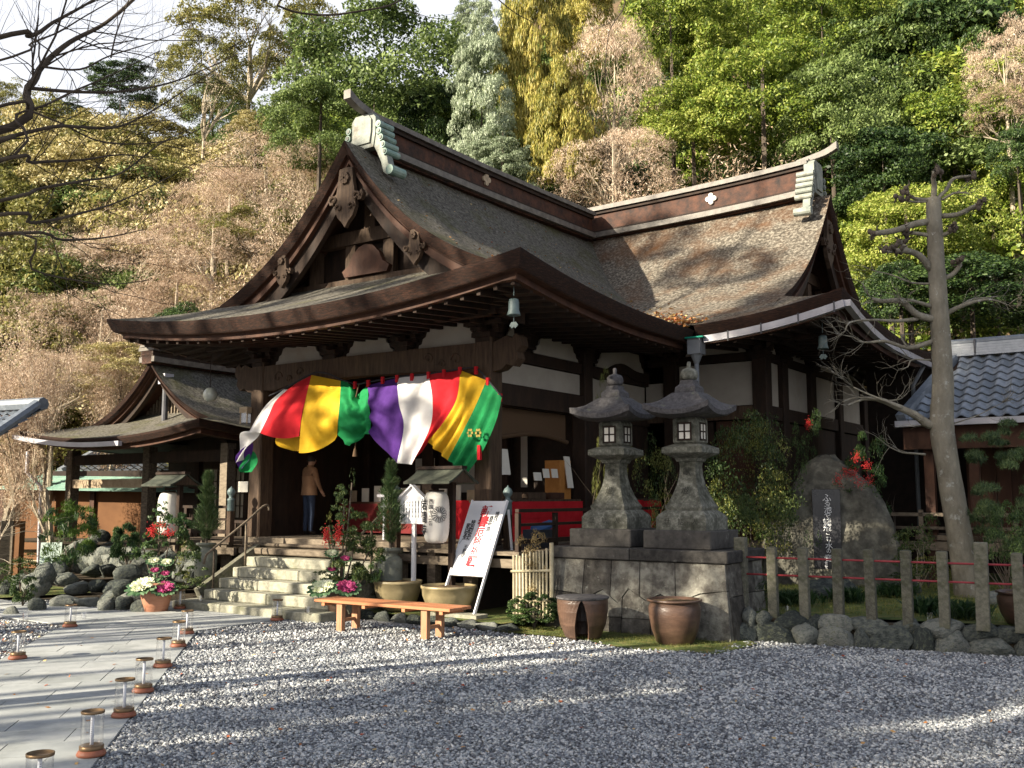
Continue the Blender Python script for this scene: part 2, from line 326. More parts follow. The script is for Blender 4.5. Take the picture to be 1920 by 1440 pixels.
# flat print: text as a thin mesh; vertical writing goes top to bottom
DG = None
def text_mesh(s, size, m, vertical=True, offset=0, ext=.0015, lspace=.82):
    cu = bpy.data.curves.new('lettering', 'FONT'); cu.body = '\n'.join(s) if vertical else s
    cu.size = size; cu.align_x = 'CENTER'; cu.align_y = 'TOP'; cu.extrude = ext; cu.offset = offset; cu.space_line = lspace
    cu.resolution_u = 2; cu.materials.append(m)
    o = bpy.data.objects.new('lettering', cu); COL.objects.link(o)
    dg = bpy.context.evaluated_depsgraph_get(); dg.update()
    me = bpy.data.meshes.new_from_object(o.evaluated_get(dg)); bpy.data.objects.remove(o); me.name = 'lettering'
    if not me.materials: me.materials.append(m)
    return me
def lettering(s, size, m, parent, M, **k):
    me = text_mesh(s, size, m, **k); o = link('lettering', me, parent); o.matrix_local = M; return o
def frame(loc, x, y):                               # matrix whose local x, y axes are the given directions
    x = Vector(x).normalized(); y = Vector(y); y = (y-x*y.dot(x)).normalized(); z = x.cross(y)
    M = Matrix((x, y, z)).transposed().to_4x4(); M.translation = Vector(loc); return M
# leaves: N diamonds at P with long axis A and face normal roughly Nn
def leaf_geo(P, A, Nn, ln, wd):
    A = A/np.linalg.norm(A, axis=1, keepdims=True)
    B = np.cross(Nn, A); B /= np.linalg.norm(B, axis=1, keepdims=True)+1e-9
    ln = ln[:, None]; wd = wd[:, None]
    V_ = np.stack([P-A*ln/2, P+B*wd/2, P+A*ln/2, P-B*wd/2], 1).reshape(-1, 3)
    return V_, np.arange(len(P)*4).reshape(-1, 4)
def rdir(r, n):
    d = r.normal(size=(n, 3)); return d/np.linalg.norm(d, axis=1, keepdims=True)
def crown_mesh(name, m, seed, ell=(1, 1, 1), puffs=60, pr=(.22, .34), per=220, ls=(.035, .06), asp=.55, droop=0, core=.35, lowcut=-.55, flat=.8, up=.35):
    r = np.random.default_rng(seed); c = rdir(r, puffs*3); c = c[c[:, 2] > lowcut][:puffs]
    rad = r.uniform(core, 1, len(c))**.45; c = c*rad[:, None]*np.array(ell)
    VS = []; FS = []; n0 = 0
    for q in c:
        k = int(per*r.uniform(.7, 1.3)); s_ = r.uniform(*pr); d = rdir(r, k)
        d[:, 2] = np.where(d[:, 2] < -.3, -d[:, 2]*.6, d[:, 2])
        out = q/(np.linalg.norm(q)+1e-6); d = d+out*.35
        d /= np.linalg.norm(d, axis=1, keepdims=True)
        p = q+d*s_*(r.uniform(.45, 1, k)**.5)[:, None]*np.array((1, 1, flat))
        nn = d+rdir(r, k)*.75+np.array((0, 0, up)); A = rdir(r, k)+np.array((0, 0, -droop))+d*.3
        v, f = leaf_geo(p, A, nn, r.uniform(ls[0], ls[1], k), r.uniform(ls[0], ls[1], k)*asp)
        VS.append(v); FS.append(f+n0); n0 += len(v)
    return mesh_np(name, np.concatenate(VS), np.concatenate(FS), m)
def branches(mb, p, d, ln, r0, depth, rg, kids=(2, 4), spread=.6, shrink=.68, up=.15, seg=4, tips=None, n=5, wig=.18):
    P = [Vector(p)]; d = Vector(d).normalized()
    for i in range(seg):
        d = (d+Vector((rg.gauss(0, wig), rg.gauss(0, wig), rg.gauss(0, wig)+up*.3))).normalized(); P.append(P[-1]+d*ln/seg)
    rr = [r0*(1-.45*i/seg) for i in range(seg+1)]
    if depth == 0: rr[-1] = r0*.15
    mb.tube(P, rr, n if r0 > .02 else 3)
    if tips is not None and depth <= 1: tips += [tuple(q) for q in P[1:]]
    if depth == 0: return
    for k in range(rg.randint(*kids)):
        i = rg.randint(1, seg) if k else seg
        e = Vector((rg.gauss(0, 1), rg.gauss(0, 1), rg.gauss(0, 1))); e = (e-d*e.dot(d)).normalized()
        nd = (d+e*spread*rg.uniform(.6, 1.3)+Vector((0, 0, up))).normalized()
        branches(mb, P[i], nd, ln*shrink*rg.uniform(.75, 1.2), rr[i]*.62, depth-1, rg, kids, spread, shrink, up, seg, tips, n, wig)
# ================================================================ the temple hall
T = thing('temple_hall', 'large dark wooden temple hall with sweeping cypress bark roofs and white plaster panels', 'temple', tw(0, 0), A_T)
def hall_part(mb, name, m, **k): return mb.build(name, m, T, **k)

def irimoya(par, mp, a, g, L, ze, Rr, Lc, Lt, Ls, mroof, medge, mred, mwood, pre='', lower=None, raf=True, wall_w=2.2, th=.25, vent=False, barge=.40, nameb='bargeboard'):
    Pf = lambda d: Rr*(.55*(d/a)-.15*(d/a)**2+.60*(d/a)**3)
    lift = lambda s, t: Lc*(min(abs(s), a)/a)**2.1*(1-min(max(t, 0), Lt)/Lt)**2
    def Z(s, t, skirt=False): return ze+Pf(max(0, t if skirt else a-abs(s)))+lift(s, t)
    P = lambda s, t, z: (*mp(s, t), z)
    # slopes, the bark lies a little uneven
    wob = lambda s, t: .018*math.sin(3.1*t+1.3*s)*math.sin(2.3*s+.7)+.010*math.sin(7*t+4*s)
    for sg in (-1, 1):
        rows = []
        for i in range(29):
            d = a*i/28; t0 = min(d, g); s = sg*(a-d)
            rows.append([P(s, t0+(L-t0)*(j/40)**1.15, Z(s, t0+(L-t0)*(j/40)**1.15)+(wob(s, t0+(L-t0)*(j/40)) if 2 < j and i > 0 else 0)) for j in range(41)])
        MB().grid(rows).build('roof_slope', mroof, par, smooth=True)
        if g > 0:                                  # underside of the verge in front of the gable wall
            rows = [[P(sg*(a-d), g+x, Z(sg*(a-d), g)-th-.02) for x in (.04, .5, 1.15)] for d in np.linspace(g+.05, a, 16)]
            MB().grid(rows).build('verge_soffit', mred, par)
            # thick bark edge of the verge
            top = [(sg*(a-d), Z(sg*(a-d), g)) for d in np.linspace(g*.72, a, 22)]
            mb = MB(); r = []
            for s, z in top: r.append([P(s, g-.015, z+.004), P(s, g+.02, z-.10), P(s, g+.10, z-th), P(s, g+.16, z-th-.01)])
            mb.grid(r); mb.build('verge_edge', medge, par)
            # bargeboard in two stepped layers
            for (o1, o2, ta, tb, mm) in ((.01, barge*.42, .12, .24, mred), (barge*.36, barge*1.25, .22, .34, mwood)):
                mb = MB(); r = []
                for k_, (s, z) in enumerate(top):
                    wd = 1+.35*(1-k_/21)
                    zt, zb = z-th-o1, z-th-o2*wd
                    r.append([P(s, g+ta, zt), P(s, g+ta, zb), P(s, g+tb, zb), P(s, g+tb, zt)])
                mb.grid(r); mb.build(nameb, mm, par)
    q1 = g+.95
    rows = []
    for i in range(13):
        q = q1*i/12; hs = a-q
        rows.append([P(hs*x, q, ze+Pf(q)+lift(hs*x, q)*(1-.5*max(0, q-g))) for x in np.linspace(-1, 1, 31)])
    MB().grid(rows).build('roof_skirt', mroof, par, smooth=True)
    def ring(w, dz, k=1.0):
        pts = []
        for t in np.linspace(Ls[0], w, 26): pts.append(P(-(a-w), t, ze+lift(a, t)*k+dz))
        for s in np.linspace(-(a-w), a-w, 41)[1:-1]: pts.append(P(s, w, ze+lift(s*a/(a-w), 0)*k+dz))
        for t in np.linspace(w, Ls[1], 26): pts.append(P(a-w, t, ze+lift(a, t)*k+dz))
        return pts
    MB().grid([ring(0, 0), ring(.01, -.05), ring(.09, -th+.02), ring(.11, -th)]).build('eave_edge', medge, par)
    MB().grid([ring(.11, -th), ring(.24, -th-.01), ring(.24, -th-.11), ring(.34, -th-.115)]).build('eave_board', mred, par)
    MB().grid([ring(.30, -th-.10), ring(.9, -th-.02, .8), ring(wall_w+.4, -th+.18, .3)]).build('eave_soffit', mwood, par)
    if raf:
        mr = MB().box(-.035, .035, .30, wall_w, -.09, 0).mesh('rafter', mwood)
        def rf(s, t, k, lf):
            x, y = mp(s, t); x2, y2 = mp(s*0+(s if k == 0 else s-math.copysign(1, s)), t+1 if k == 0 else t)
            o = link('rafter', mr, par, (x, y, ze+lf-th-.09), (R(4.5), 0, math.atan2(y2-y, x2-x)-math.pi/2))
        n = int(2*a/.34)
        for i in range(n+1):
            s = -a+.35+(2*a-.7)*i/n; rf(s, 0, 0, lift(s, 0))
        for si, sg in ((0, -1), (1, 1)):
            n = int((Ls[si]-.4)/.34)
            for i in range(n+1):
                t = .4+(Ls[si]-.4)*i/max(n, 1); rf(sg*a, t, 1, lift(a, t))
    # gable wall with beams
    tg = g+.92
    pts = [(sg_s, Z(sg_s, g)-th-.05) for sg_s in np.linspace(-(a-g), a-g, 31)]
    zb = ze+Pf(g)-.1
    mb = MB()
    mb.grid([[P(s, tg, max(z, zb)) for s, z in pts], [P(s, tg, zb) for s, z in pts]])
    mb.build('gable_lattice_back' if vent else 'gable_wall', mwood, par)
    return Z, P, zb, tg

fm = lambda s, t: (-2.92+s, -2.23+t)
Zf, Pf_, zbf, tgf = irimoya(T, fm, 5.12, 1.55, 11.4, 5.22, 3.55, .39, 4.8, (5.97, 5.97), m_bark_f, m_bark_edge, m_wood_red, m_wood)
mr_ = lambda s, t: (5.07-t, 8.8+s)
ml_ = lambda s, t: (-10.91+t, 8.8+s)
Zm, Pm_, zbm, tgm = irimoya(T, mr_, 5.06, 1.65, 8.1, 5.32, 3.68, .40, 3.2, (2.87, 7.99), m_bark, m_bark_edge, m_wood_red, m_wood)
Zl, Pl_, zbl, tgl = irimoya(T, ml_, 5.06, 1.65, 8.1, 5.32, 3.68, .40, 3.2, (2.86, 7.99), m_bark, m_bark_edge, m_wood_red, m_wood, raf=False)

# gable dressing of the front hall: tie beams, struts, hanging fish ornaments
def gable_dress(mp, a, g, ze, tg, ztop, Z):
    X = lambda s, t, z: (*mp(s, t), z)
    mb = MB(); r = [[X(s, tg-.28, zz) for zz in (zbm, zbm)] for s in (0, 1)]
    def bar(s0, s1, z0, z1, t0, t1, name, m):
        p = [X(s, t, z) for s in (s0, s1) for t in (t0, t1) for z in (z0, z1)]
        MB().add(p, [(0, 1, 3, 2), (4, 6, 7, 5), (0, 4, 5, 1), (2, 3, 7, 6), (0, 2, 6, 4), (1, 5, 7, 3)]).build(name, m, T)
    zb = ze+.55
    bar(-2.6, 2.6, zb+.02, zb+.12, tg-.42, tg-.05, 'ledger_board', m_wood_grey)
    bar(-2.35, 2.35, zb+.18, zb+.46, tg-.22, tg-.04, 'tie_beam', m_wood_col)
    bar(-1.3, 1.3, zb+1.15, zb+1.42, tg-.22, tg-.04, 'tie_beam', m_wood_col)
    for s in (-1.5, -.5, .5, 1.5): bar(s-.13, s+.13, zb+.46, zb+1.13, tg-.2, tg-.05, 'strut', m_wood_col)
    bar(-.14, .14, zb+1.42, zb+2.4, tg-.2, tg-.05, 'strut', m_wood_col)
def fish(parent_mb, cx, zt, sc, y, mp, g):            # carved pendant: flared body with scrolls and a rosette
    half = [(0, 0), (.17, -.02), (.20, -.30), (.24, -.50), (.36, -.56), (.42, -.50), (.47, -.58), (.42, -.70), (.33, -.70), (.30, -.63),
            (.26, -.66), (.28, -.80), (.20, -.98), (.09, -1.08), (0, -1.20)]
    poly = [(x*sc, z*sc) for x, z in half]+[(-x*sc, z*sc) for x, z in reversed(half[1:-1])]
    mb = MB(); n = len(poly)
    v = [(*mp(cx+x, g+y), zt+z) for x, z in poly]+[(*mp(cx+x, g+y+.09), zt+z) for x, z in poly]
    mb.add(v, [tuple(range(n)), tuple(reversed(range(n, 2*n)))]+[(i, i+n, (i+1) % n+n, (i+1) % n) for i in range(n)])
    for k in range(6):
        t = k*math.pi/3; x, z = cx+.075*sc*math.cos(t), zt-.22*sc+.075*sc*math.sin(t)
        a_ = [(*mp(x+.055*sc*math.cos(q), g+y-.05), z+.055*sc*math.sin(q)) for q in np.linspace(0, 5.5, 7)]
        b_ = [(*mp(x+.055*sc*math.cos(q), g+y), z+.055*sc*math.sin(q)) for q in np.linspace(0, 5.5, 7)]
        mb.add(a_+b_, [tuple(range(7))]+[(i, i+7, (i+1) % 7+7, (i+1) % 7) for i in range(7)])
    for sg in (-1, 1):                                # raised scrolls
        for c_, r_ in (((.30*sg, -.63), .10), ((.16*sg, -.80), .085)):
            path = [(*mp(cx+(c_[0]+r_*(1-q/7)*math.cos(q)*sg)*sc, g+y-.02), zt+(c_[1]+r_*(1-q/7)*math.sin(q))*sc) for q in np.linspace(0, 6.2, 14)]
            mb.tube(path, .022*sc, 5)
    mb.build('gable_pendant', m_wood_col, T)
gable_dress(fm, 5.12, 1.55, 5.25, tgf, 8.75, Zf)
fish(None, 0, 8.25, .98, .04, fm, 1.55)
for sg in (-1, 1): fish(None, sg*1.72, 6.78, .55, .05, fm, 1.55)
gable_dress(mr_, 5.06, 1.65, 5.38, tgm, 9, Zm)
fish(None, 0, 8.4, .95, .04, mr_, 1.65)
# carved frog-leg board inside the front gable
mb = MB(); hl = [(0, .0), (.55, 0), (.62, .12), (.45, .22), (.34, .42), (.18, .56), (0, .60)]
mb.prism([(x, z) for x, z in hl]+[(-x, z) for x, z in reversed(hl[1:])], 0, .1)
mb.build('frog_leg_strut', m_wood_red, T, loc=(-2.92, .22-.28, 6.28))

# ridges
def ridge(mp, t0, t1, za, zb, hgt, curve=.12, n=24, name='ridge'):
    path = [(t0+(t1-t0)*i/n, za+(zb-za)*i/n+curve*(1-i/n)**3.0) for i in range(n+1)]
    X = lambda s, t, z: (*mp(s, t), z)
    def seg(name, w, z0, z1, m, ov=0):
        r = []
        pp = [(path[0][0]-ov, path[0][1])]+path[1:]
        for t, z in pp: r.append([X(-w, t, z+z0), X(w, t, z+z0), X(w, t, z+z1), X(-w, t, z+z1), X(-w, t, z+z0)])
        mb = MB(); mb.grid(r); mb.add([X(-w, pp[0][0], pp[0][1]+z0), X(w, pp[0][0], pp[0][1]+z0), X(w, pp[0][0], pp[0][1]+z1), X(-w, pp[0][0], pp[0][1]+z1)], [(0, 1, 2, 3)])
        q = pp[-1]; mb.add([X(-w, q[0], q[1]+z0), X(w, q[0], q[1]+z0), X(w, q[0], q[1]+z1), X(-w, q[0], q[1]+z1)], [(3, 2, 1, 0)])
        mb.build(name, m, T)
    h = hgt
    seg('ridge_body', .19, -.1, h-.12, m_ridge)
    seg('ridge_moulding', .30, -.06, .07, m_ridge_cap)
    seg('ridge_moulding', .25, .07, .13, m_wood)
    seg('ridge_moulding', .25, h-.20, h-.13, m_wood)
    seg('ridge_cap', .31, h-.12, h-.03, m_ridge_cap, .02)
    seg('ridge_cap', .24, h-.03, h+.02, m_ridge_cap, .04)
    # upturned horn at the end
    p = [X(0, t0+.30, path[0][1]+h+.03), X(0, t0-.05, path[0][1]+h+.08), X(0, t0-.40, path[0][1]+h+.15), X(0, t0-.66, path[0][1]+h+.27)]
    P = [Vector(q) for q in interp(p, 4)]; mb = MB(); sd = Vector((*mp(1, 0), 0))-Vector((*mp(0, 0), 0)); v = []
    for i, q in enumerate(P):
        w = .075+.015*i/len(P); hh = .05+.04*i/len(P)
        for a_, b_ in ((-1, -1), (1, -1), (1, 1), (-1, 1)): v.append(q+sd*(a_*w)+Vector((0, 0, b_*hh)))
    f = [(0, 1, 2, 3), tuple(4*(len(P)-1)+k for k in (3, 2, 1, 0))]
    for i in range(len(P)-1):
        for k in range(4): f.append((4*i+k, 4*i+4+k, 4*i+4+(k+1) % 4, 4*i+(k+1) % 4))
    mb.add(v, f).build('ridge_horn', m_ridge_cap, T)
    return path
def ridge_end(mp, t, z0, h, m1, m2):                 # ornamental end plate with rows of short cylinders stepping down each side
    X = lambda s, tt, z: (*mp(s, tt), z)
    half = [(.0, 0), (.26, -.02), (.34, -.30), (.42, -.40)]
    poly = [(-.26, -.05), (.26, -.05), (.31, h*.45), (.31, h+.02), (.22, h+.12), (-.22, h+.12), (-.31, h+.02), (-.31, h*.45)]
    def pr(poly, ta, tb, name, m):
        n = len(poly); v = [X(s, ta, z0+z) for s, z in poly]+[X(s, tb, z0+z) for s, z in poly]
        return MB().add(v, [tuple(range(n)), tuple(reversed(range(n, 2*n)))]+[(i, i+n, (i+1) % n+n, (i+1) % n) for i in range(n)]).build(name, m, T)
    o = pr(poly, t-.14, t+.10, 'ridge_end_plate', m1)
    inner = [(x*.72, .08+z*.80) for x, z in poly]
    i2 = pr(inner, t-.175, t-.13, 'raised_panel', m1); i2.parent = o
    # crack-like carved line of the worn crest
    for sg in (-1, 1):
        leg = [(sg*x, z) for x, z in ((.24, .22), (.34, .20), (.44, .02), (.52, -.12), (.60, -.30), (.64, -.46), (.74, -.50), (.76, -.62), (.62, -.68), (.52, -.60), (.46, -.40), (.36, -.20), (.26, -.02))]
        pr(leg, t-.12, t+.05, 'side_scroll', m1)
        for k, (x, z) in enumerate(((.40, .40), (.42, .25), (.47, .10), (.53, -.06), (.58, -.22))):
            mb = MB(); a_, b_ = X(sg*x*.98, t-.16, z0+z*.95), X(sg*x*.98, t+.24, z0+z*.95)
            mb.tube([a_, b_], .068, 12); mb.build('end_cylinder', m2, T, smooth=False)
            mb = MB(); mb.tube([X(sg*x*.98, t-.175, z0+z*.95), X(sg*x*.98, t-.158, z0+z*.95)], .04, 10); mb.build('roundel', m1, T)
        mb = MB(); mb.tube([X(sg*.72, t-.18, z0-.60), X(sg*.72, t+.22, z0-.60)], .095, 12); mb.build('end_cylinder', m2, T)
ridge(fm, 2.25, 10.6, 8.68, 8.86, .66, .10)
ridge_end(fm, 2.2, 8.80, .52, m_copper_w, m_copper)
ridge(mr_, 2.1, 8.0, 8.98, 8.92, .78, .12); ridge(ml_, 2.1, 8.0, 8.98, 8.92, .78, .12)
ridge_end(mr_, 2.05, 9.10, .62, m_copper_w, m_copper_w)
# four-petal crests on the ridges
def crest(x, y, z, rz, m):
    mb = MB()
    for k in range(4):
        t = k*math.pi/2; mb.tube([(0, -.02, 0), (0, .03, 0)], .05, 10)
        c = (.085*math.cos(t), .085*math.sin(t))
        mb.tube([(c[0], -.025, c[1]), (c[0], .03, c[1])], .062, 12)
    mb.build('ridge_crest', m, T, loc=(x, y, z), rot=(0, 0, rz))
crest(.55, 8.8-.215, 9.36, 0, m_paper); crest(-2.92+.21, 3.6, 9.12, R(90), m_wood_pale)

# ---- body of the hall
FZ = 1.2
# columns
colm = MB().box(-.18, .18, -.18, .18, 0, 3.6).mesh('column', m_wood_col, bevel=.025)
for u, v in ((-5.8, 0), (0, 0)): link('column', colm, T, (u, v, FZ-.02))
colm2 = MB().box(-.16, .16, -.16, .16, 0, 3.9).mesh('column', m_wood, bevel=.02)
for u, v, z in ((0, 3.2, 1.0), (.66, 5.97, 1.0), (2.7, 5.97, 1.0), (2.7, 7.0, 1.0), (2.7, 8.9, 1.0), (2.7, 11.0, 1.0), (2.7, 13.2, 1.0), (-5.8, 3.2, 1.0), (-5.8, 5.97, 1), (-3.9, 3.2, 1), (-1.9, 3.2, 1), (-8.5, 5.97, 1)):
    link('column', colm2, T, (u, v, z))
# floors, verandas
struct_floor = MB().box(-5.9, .02, -.34, 6, 1.02, 1.2); hall_part(struct_floor, 'floor', m_wood_grey)
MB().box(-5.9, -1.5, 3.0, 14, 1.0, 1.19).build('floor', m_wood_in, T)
MB().box(.1, 2.9, 3.3, 13.8, .9, 1.12).build('floor', m_wood_grey, T)
for k in range(8):                                   # front edge planks of the right veranda
    MB().box(.03, 1.05, max(-.72+.48*k, -.60), -.72+.48*k+.472, 1.06, 1.12).build('plank', m_wood_grey, T)
for k in range(11):                                  # front ledge planks beside the stair
    MB().box(-1.42+.125*k*0, 0.03, -.72+.06*k*0, -.36, 1.12, 1.17) if k == 0 else None
MB().box(-1.6, .027, -.60, -.36, 1.06, 1.12).build('plank', m_wood_grey, T)
MB().box(-8.3, -5.98, -.62, .3, 1.06, 1.12).build('plank', m_wood_grey, T)
MB().box(-8.3, -5.98, .3, 1.2, 1.06, 1.12).build('plank', m_wood_grey, T)
for u in (-1.55, -.8, -.02, 1.0):
    MB().box(u-.09, u+.09, -.55, -.38, .12, 1.06).build('floor_post', m_wood_grey, T)
for v in (.9, 2.4, 3.9, 5.4): MB().box(.9, 1.04, v-.07, v+.07, .12, 1.06).build('floor_post', m_wood_grey, T)
for u in (-6.2, -7.2, -8.2): MB().box(u-.08, u+.08, -.56, -.42, .2, 1.06).build('floor_post', m_wood_grey, T)
MB().box(-1.6, 1.05, -.56, -.50, .86, 1.0).build('skirting_beam', m_wood_grey, T)
MB().box(-8.3, -5.9, -.56, -.48, .84, .99).build('skirting_beam', m_wood_grey, T)
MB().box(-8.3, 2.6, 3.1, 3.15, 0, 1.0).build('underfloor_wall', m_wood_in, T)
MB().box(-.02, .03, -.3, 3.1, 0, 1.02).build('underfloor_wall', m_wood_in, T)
# railings of the veranda
def railing(pts, zs, caps=True, name='railing'):
    for z, r_ in zs:
        MB().sweep([(*p, z) for p in pts], r_, r_*.8).build('rail', m_wood, T)
railing([(.98, -.55), (.98, 5.7)], ((1.78, .07), (1.55, .06), (1.28, .09)))
for v in (-.52, .6, 1.9, 3.2, 4.5): MB().box(.945, 1.015, v-.04, v+.04, 1.1, 1.74).build('rail_post', m_wood, T)
railing([(-8.3, -.5), (-6.15, -.5)], ((1.80, .07), (1.55, .06), (1.30, .10)))
for u in (-8.2, -7.5, -6.8): MB().box(u-.04, u+.04, -.54, -.46, 1.1, 1.78).build('rail_post', m_wood, T)
gib = MB().lathe([(.07, 0), (.075, .02), (.07, .2), (.08, .215), (.08, .24), (.045, .26), (.04, .30), (.075, .34), (.085, .39), (.06, .44), (.015, .475), (.004, .50)], 14).mesh('post_cap', m_bronze, True)
for u, v, z in ((.40, .02, 1.70), (-5.95, -.62, 1.72), (-1.5, -.66, 1.72)):
    MB().box(u-.055, u+.055, v-.055, v+.055, 1.1, z).build('newel_post', m_wood_col, T); link('post_cap', gib, T, (u, v, z))
# great front beam, carved at its ends, and head rails
bpoly = [(-5.62, 4.18), (-5.3, 4.16), (-4.9, 4.24), (-2.9, 4.30), (-.9, 4.24), (-.5, 4.16), (-.18, 4.18), (-.18, 4.68), (-2.9, 4.70), (-5.62, 4.68)]
MB().prism(bpoly, -.15, .13).build('rainbow_beam', m_wood_col, T)
for u0, sg in ((-5.2, 1), (-.6, -1)):                 # carved scrolls on the beam
    for rr_, cx, cz in ((.13, 0, 4.42), (.09, .32, 4.36), (.11, .62, 4.48)):
        pth = [(u0+sg*(cx+rr_*(1-q/8)*math.cos(q)), -.155, cz+rr_*(1-q/8)*math.sin(q)) for q in np.linspace(0, 6.5, 16)]
        MB().tube(pth, .018, 5).build('beam_carving', m_wood_col, T)
nose = [(0, -.05), (.22, -.02), (.36, .06), (.52, .02), (.66, .14), (.62, .26), (.74, .36), (.70, .52), (.58, .58), (.50, .50), (.36, .56), (.16, .50), (0, .46)]
for u, sg in ((.18, 1), (-5.98, -1)):
    p = [(u+sg*x*.8, 4.2+z) for x, z in nose]
    MB().prism(p if sg > 0 else list(reversed(p)), -.12, .10).build('carved_beam_nose', m_wood_col, T)
# plaster panels with stepped shoulders between bracket sets
def stepped(w, h):
    l = [(0, 0), (.10, 0), (.12, .12), (.22, .16), (.27, .34), (.37, .40), (.44, .62), (.52, .66), (.58, 1.0)]
    s_ = [(x*.62, z*h) for x, z in l]
    return s_+[(w-x, z) for x, z in reversed(s_)]
def panel_front(u0, u1, z0, h, v, m=m_plaster):
    w = u1-u0; MB().prism([(u0+x, z0+z) for x, z in stepped(w, h)][::1], v-.02, v+.02).build('plaster_panel', m, T)
panel_front(-5.45, -3.98, 4.70, .50, -.03); panel_front(-3.45, -2.12, 4.70, .50, -.03); panel_front(-1.62, -.12, 4.70, .52, -.03)
MB().box(-5.75, -.05, .0, .05, 4.6, 5.5).build('frieze_board', m_wood, T)
def bracket(x, y, z, rz, w=1.0):
    mb = MB(); mb.box(-.15, .15, -.15, .15, 0, .10); mb.box(-.20, .20, -.2, .2, .08, .16)
    for k, hw in enumerate((.34, .48, .62)):
        hw *= w; z0 = .16+.14*k
        mb.box(-hw, hw, -.06-.10*k, .06, z0, z0+.07)
        for x_ in (-hw+.05, 0, hw-.05): mb.box(x_-.065, x_+.065, -.10-.10*k, .07, z0+.07, z0+.14)
        mb.box(-.05, .05, -.28-.16*k, .05, z0, z0+.08)
    mb.build('bracket_set', m_wood, T, loc=(x, y, z), rot=(0, 0, rz))
for u in (-5.8, -3.72, -1.87, 0): bracket(u, -.04, 4.68, 0, .85)
for v in (.9, 3.2): bracket(.06, v, 4.86, R(90), .8)
for u in (.66, 2.7): bracket(u, 5.9, 4.86, 0, .8)
for v in (7.0, 8.9, 11.0): bracket(2.76, v, 4.86, R(90), .8)
for (u, v, w_, d_) in ((-2.9, -.62, 7.4, .16),): MB().box(-6.8, 1.0, -.72, -.56, 5.02, 5.16).build('eave_purlin', m_wood, T)
MB().box(.56, .72, -.8, 5.4, 5.02, 5.16).build('eave_purlin', m_wood, T)
MB().box(.3, 4.0, 5.25, 5.4, 5.10, 5.24).build('eave_purlin', m_wood, T)
MB().box(3.25, 3.4, 5.2, 13, 5.10, 5.24).build('eave_purlin', m_wood, T)
# right side wall (u = 0)
def side(v0, v1, z0, z1, name, m, u=0., t=.05): MB().box(u-t, u+t, v0, v1, z0, z1).build(name, m, T)
side(.2, 3.04, 4.02, 4.42, 'plaster_panel', m_plaster, .0, .03)
side(-.0, 5.95, 4.44, 4.64, 'head_beam', m_wood, .0, .09)
side(.18, 3.04, 3.62, 4.0, 'lintel_beam', m_wood, .0, .12)
side(3.36, 5.95, 3.55, 3.78, 'lintel_beam', m_wood, .0, .10)
side(3.36, 5.85, 3.8, 4.42, 'plaster_panel', m_plaster, .0, .03)
for v0, v1 in ((.25, .78), (1.3, 2.7), (3.6, 5.6)):
    p = [(v0+x, 4.66+z) for x, z in stepped(v1-v0+.3, .46)]; MB().prism(p, .02, .06, 'yz').build('plaster_panel', m_plaster, T)
side(-.1, 5.95, 4.6, 5.5, 'frieze_board', m_wood, -.06, .04)
side(3.36, 5.95, 1.1, 3.55, 'board_wall', m_wood, .0, .04)
# rainbow-shaped connecting beam in the second bay
p = interp([(.06, 3.3, 4.55), (.06, 3.9, 4.50), (.06, 4.6, 4.72), (.06, 5.3, 4.62), (.06, 5.9, 4.62)], 5)
MB().sweep(p, .14, .2).build('curved_tie_beam', m_wood, T)
# wing wall facing front (v = 5.97) and its right return (u = 2.7)
def fr(u0, u1, z0, z1, name, m, v=5.97, t=.05): MB().box(u0, u1, v-t, v+t, z0, z1).build(name, m, T)
fr(.84, 2.53, 3.92, 4.84, 'plaster_panel', m_plaster, 5.97, .03); fr(.02, .48, 3.92, 4.5, 'plaster_panel', m_plaster, 5.97, .03)
fr(.1, 2.6, 4.86, 5.02, 'head_beam', m_wood, 5.97, .10); fr(.1, 2.6, 3.62, 3.9, 'lintel_beam', m_wood_col, 5.97, .12)
MB().prism([(.95+x, 5.04+z) for x, z in stepped(1.5, .42)], 5.9, 5.94).build('plaster_panel', m_plaster, T)
fr(.1, 2.6, 5.0, 5.6, 'frieze_board', m_wood, 6.02, .04)
fr(.8, 1.6, 1.1, 3.6, 'door_leaf', m_wood, 5.99, .03); fr(1.66, 2.5, 1.1, 3.6, 'door_leaf', m_wood_red, 6.0, .03)
for v0, v1 in ((6.16, 6.84), (7.16, 8.74), (9.06, 10.84), (11.16, 13.04)):
    side(v0, v1, 3.92, 4.84, 'plaster_panel', m_plaster, 2.7, .03)
    side(v0, v1, 1.1, 3.6, 'board_wall', m_wood, 2.7, .03)
    p = [(v0+x, 5.04+z) for x, z in stepped(v1-v0, .40)]; MB().prism(p, 2.7, 2.74, 'yz').build('plaster_panel', m_plaster, T)
side(5.97, 13.3, 4.86, 5.02, 'head_beam', m_wood, 2.7, .10); side(5.97, 13.3, 3.62, 3.9, 'lintel_beam', m_wood, 2.7, .11)
side(5.97, 13.3, 5.0, 5.6, 'frieze_board', m_wood, 2.66, .03)
side(.3, 14, 1.0, 5.4, 'board_wall', m_wood_in, -8.6, .05) if False else None
# inner walls and ceiling keep the inside dark
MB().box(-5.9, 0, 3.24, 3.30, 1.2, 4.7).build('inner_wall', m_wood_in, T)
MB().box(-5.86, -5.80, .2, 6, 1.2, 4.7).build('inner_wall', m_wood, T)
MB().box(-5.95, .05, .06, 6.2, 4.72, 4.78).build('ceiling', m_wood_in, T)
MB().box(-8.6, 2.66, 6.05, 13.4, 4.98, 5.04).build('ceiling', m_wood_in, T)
MB().box(-8.6, 2.6, 13.3, 13.4, 1, 5).build('back_wall', m_wood, T)
MB().box(-8.6, -5.8, 5.94, 6.0, 1, 5).build('board_wall', m_wood, T)
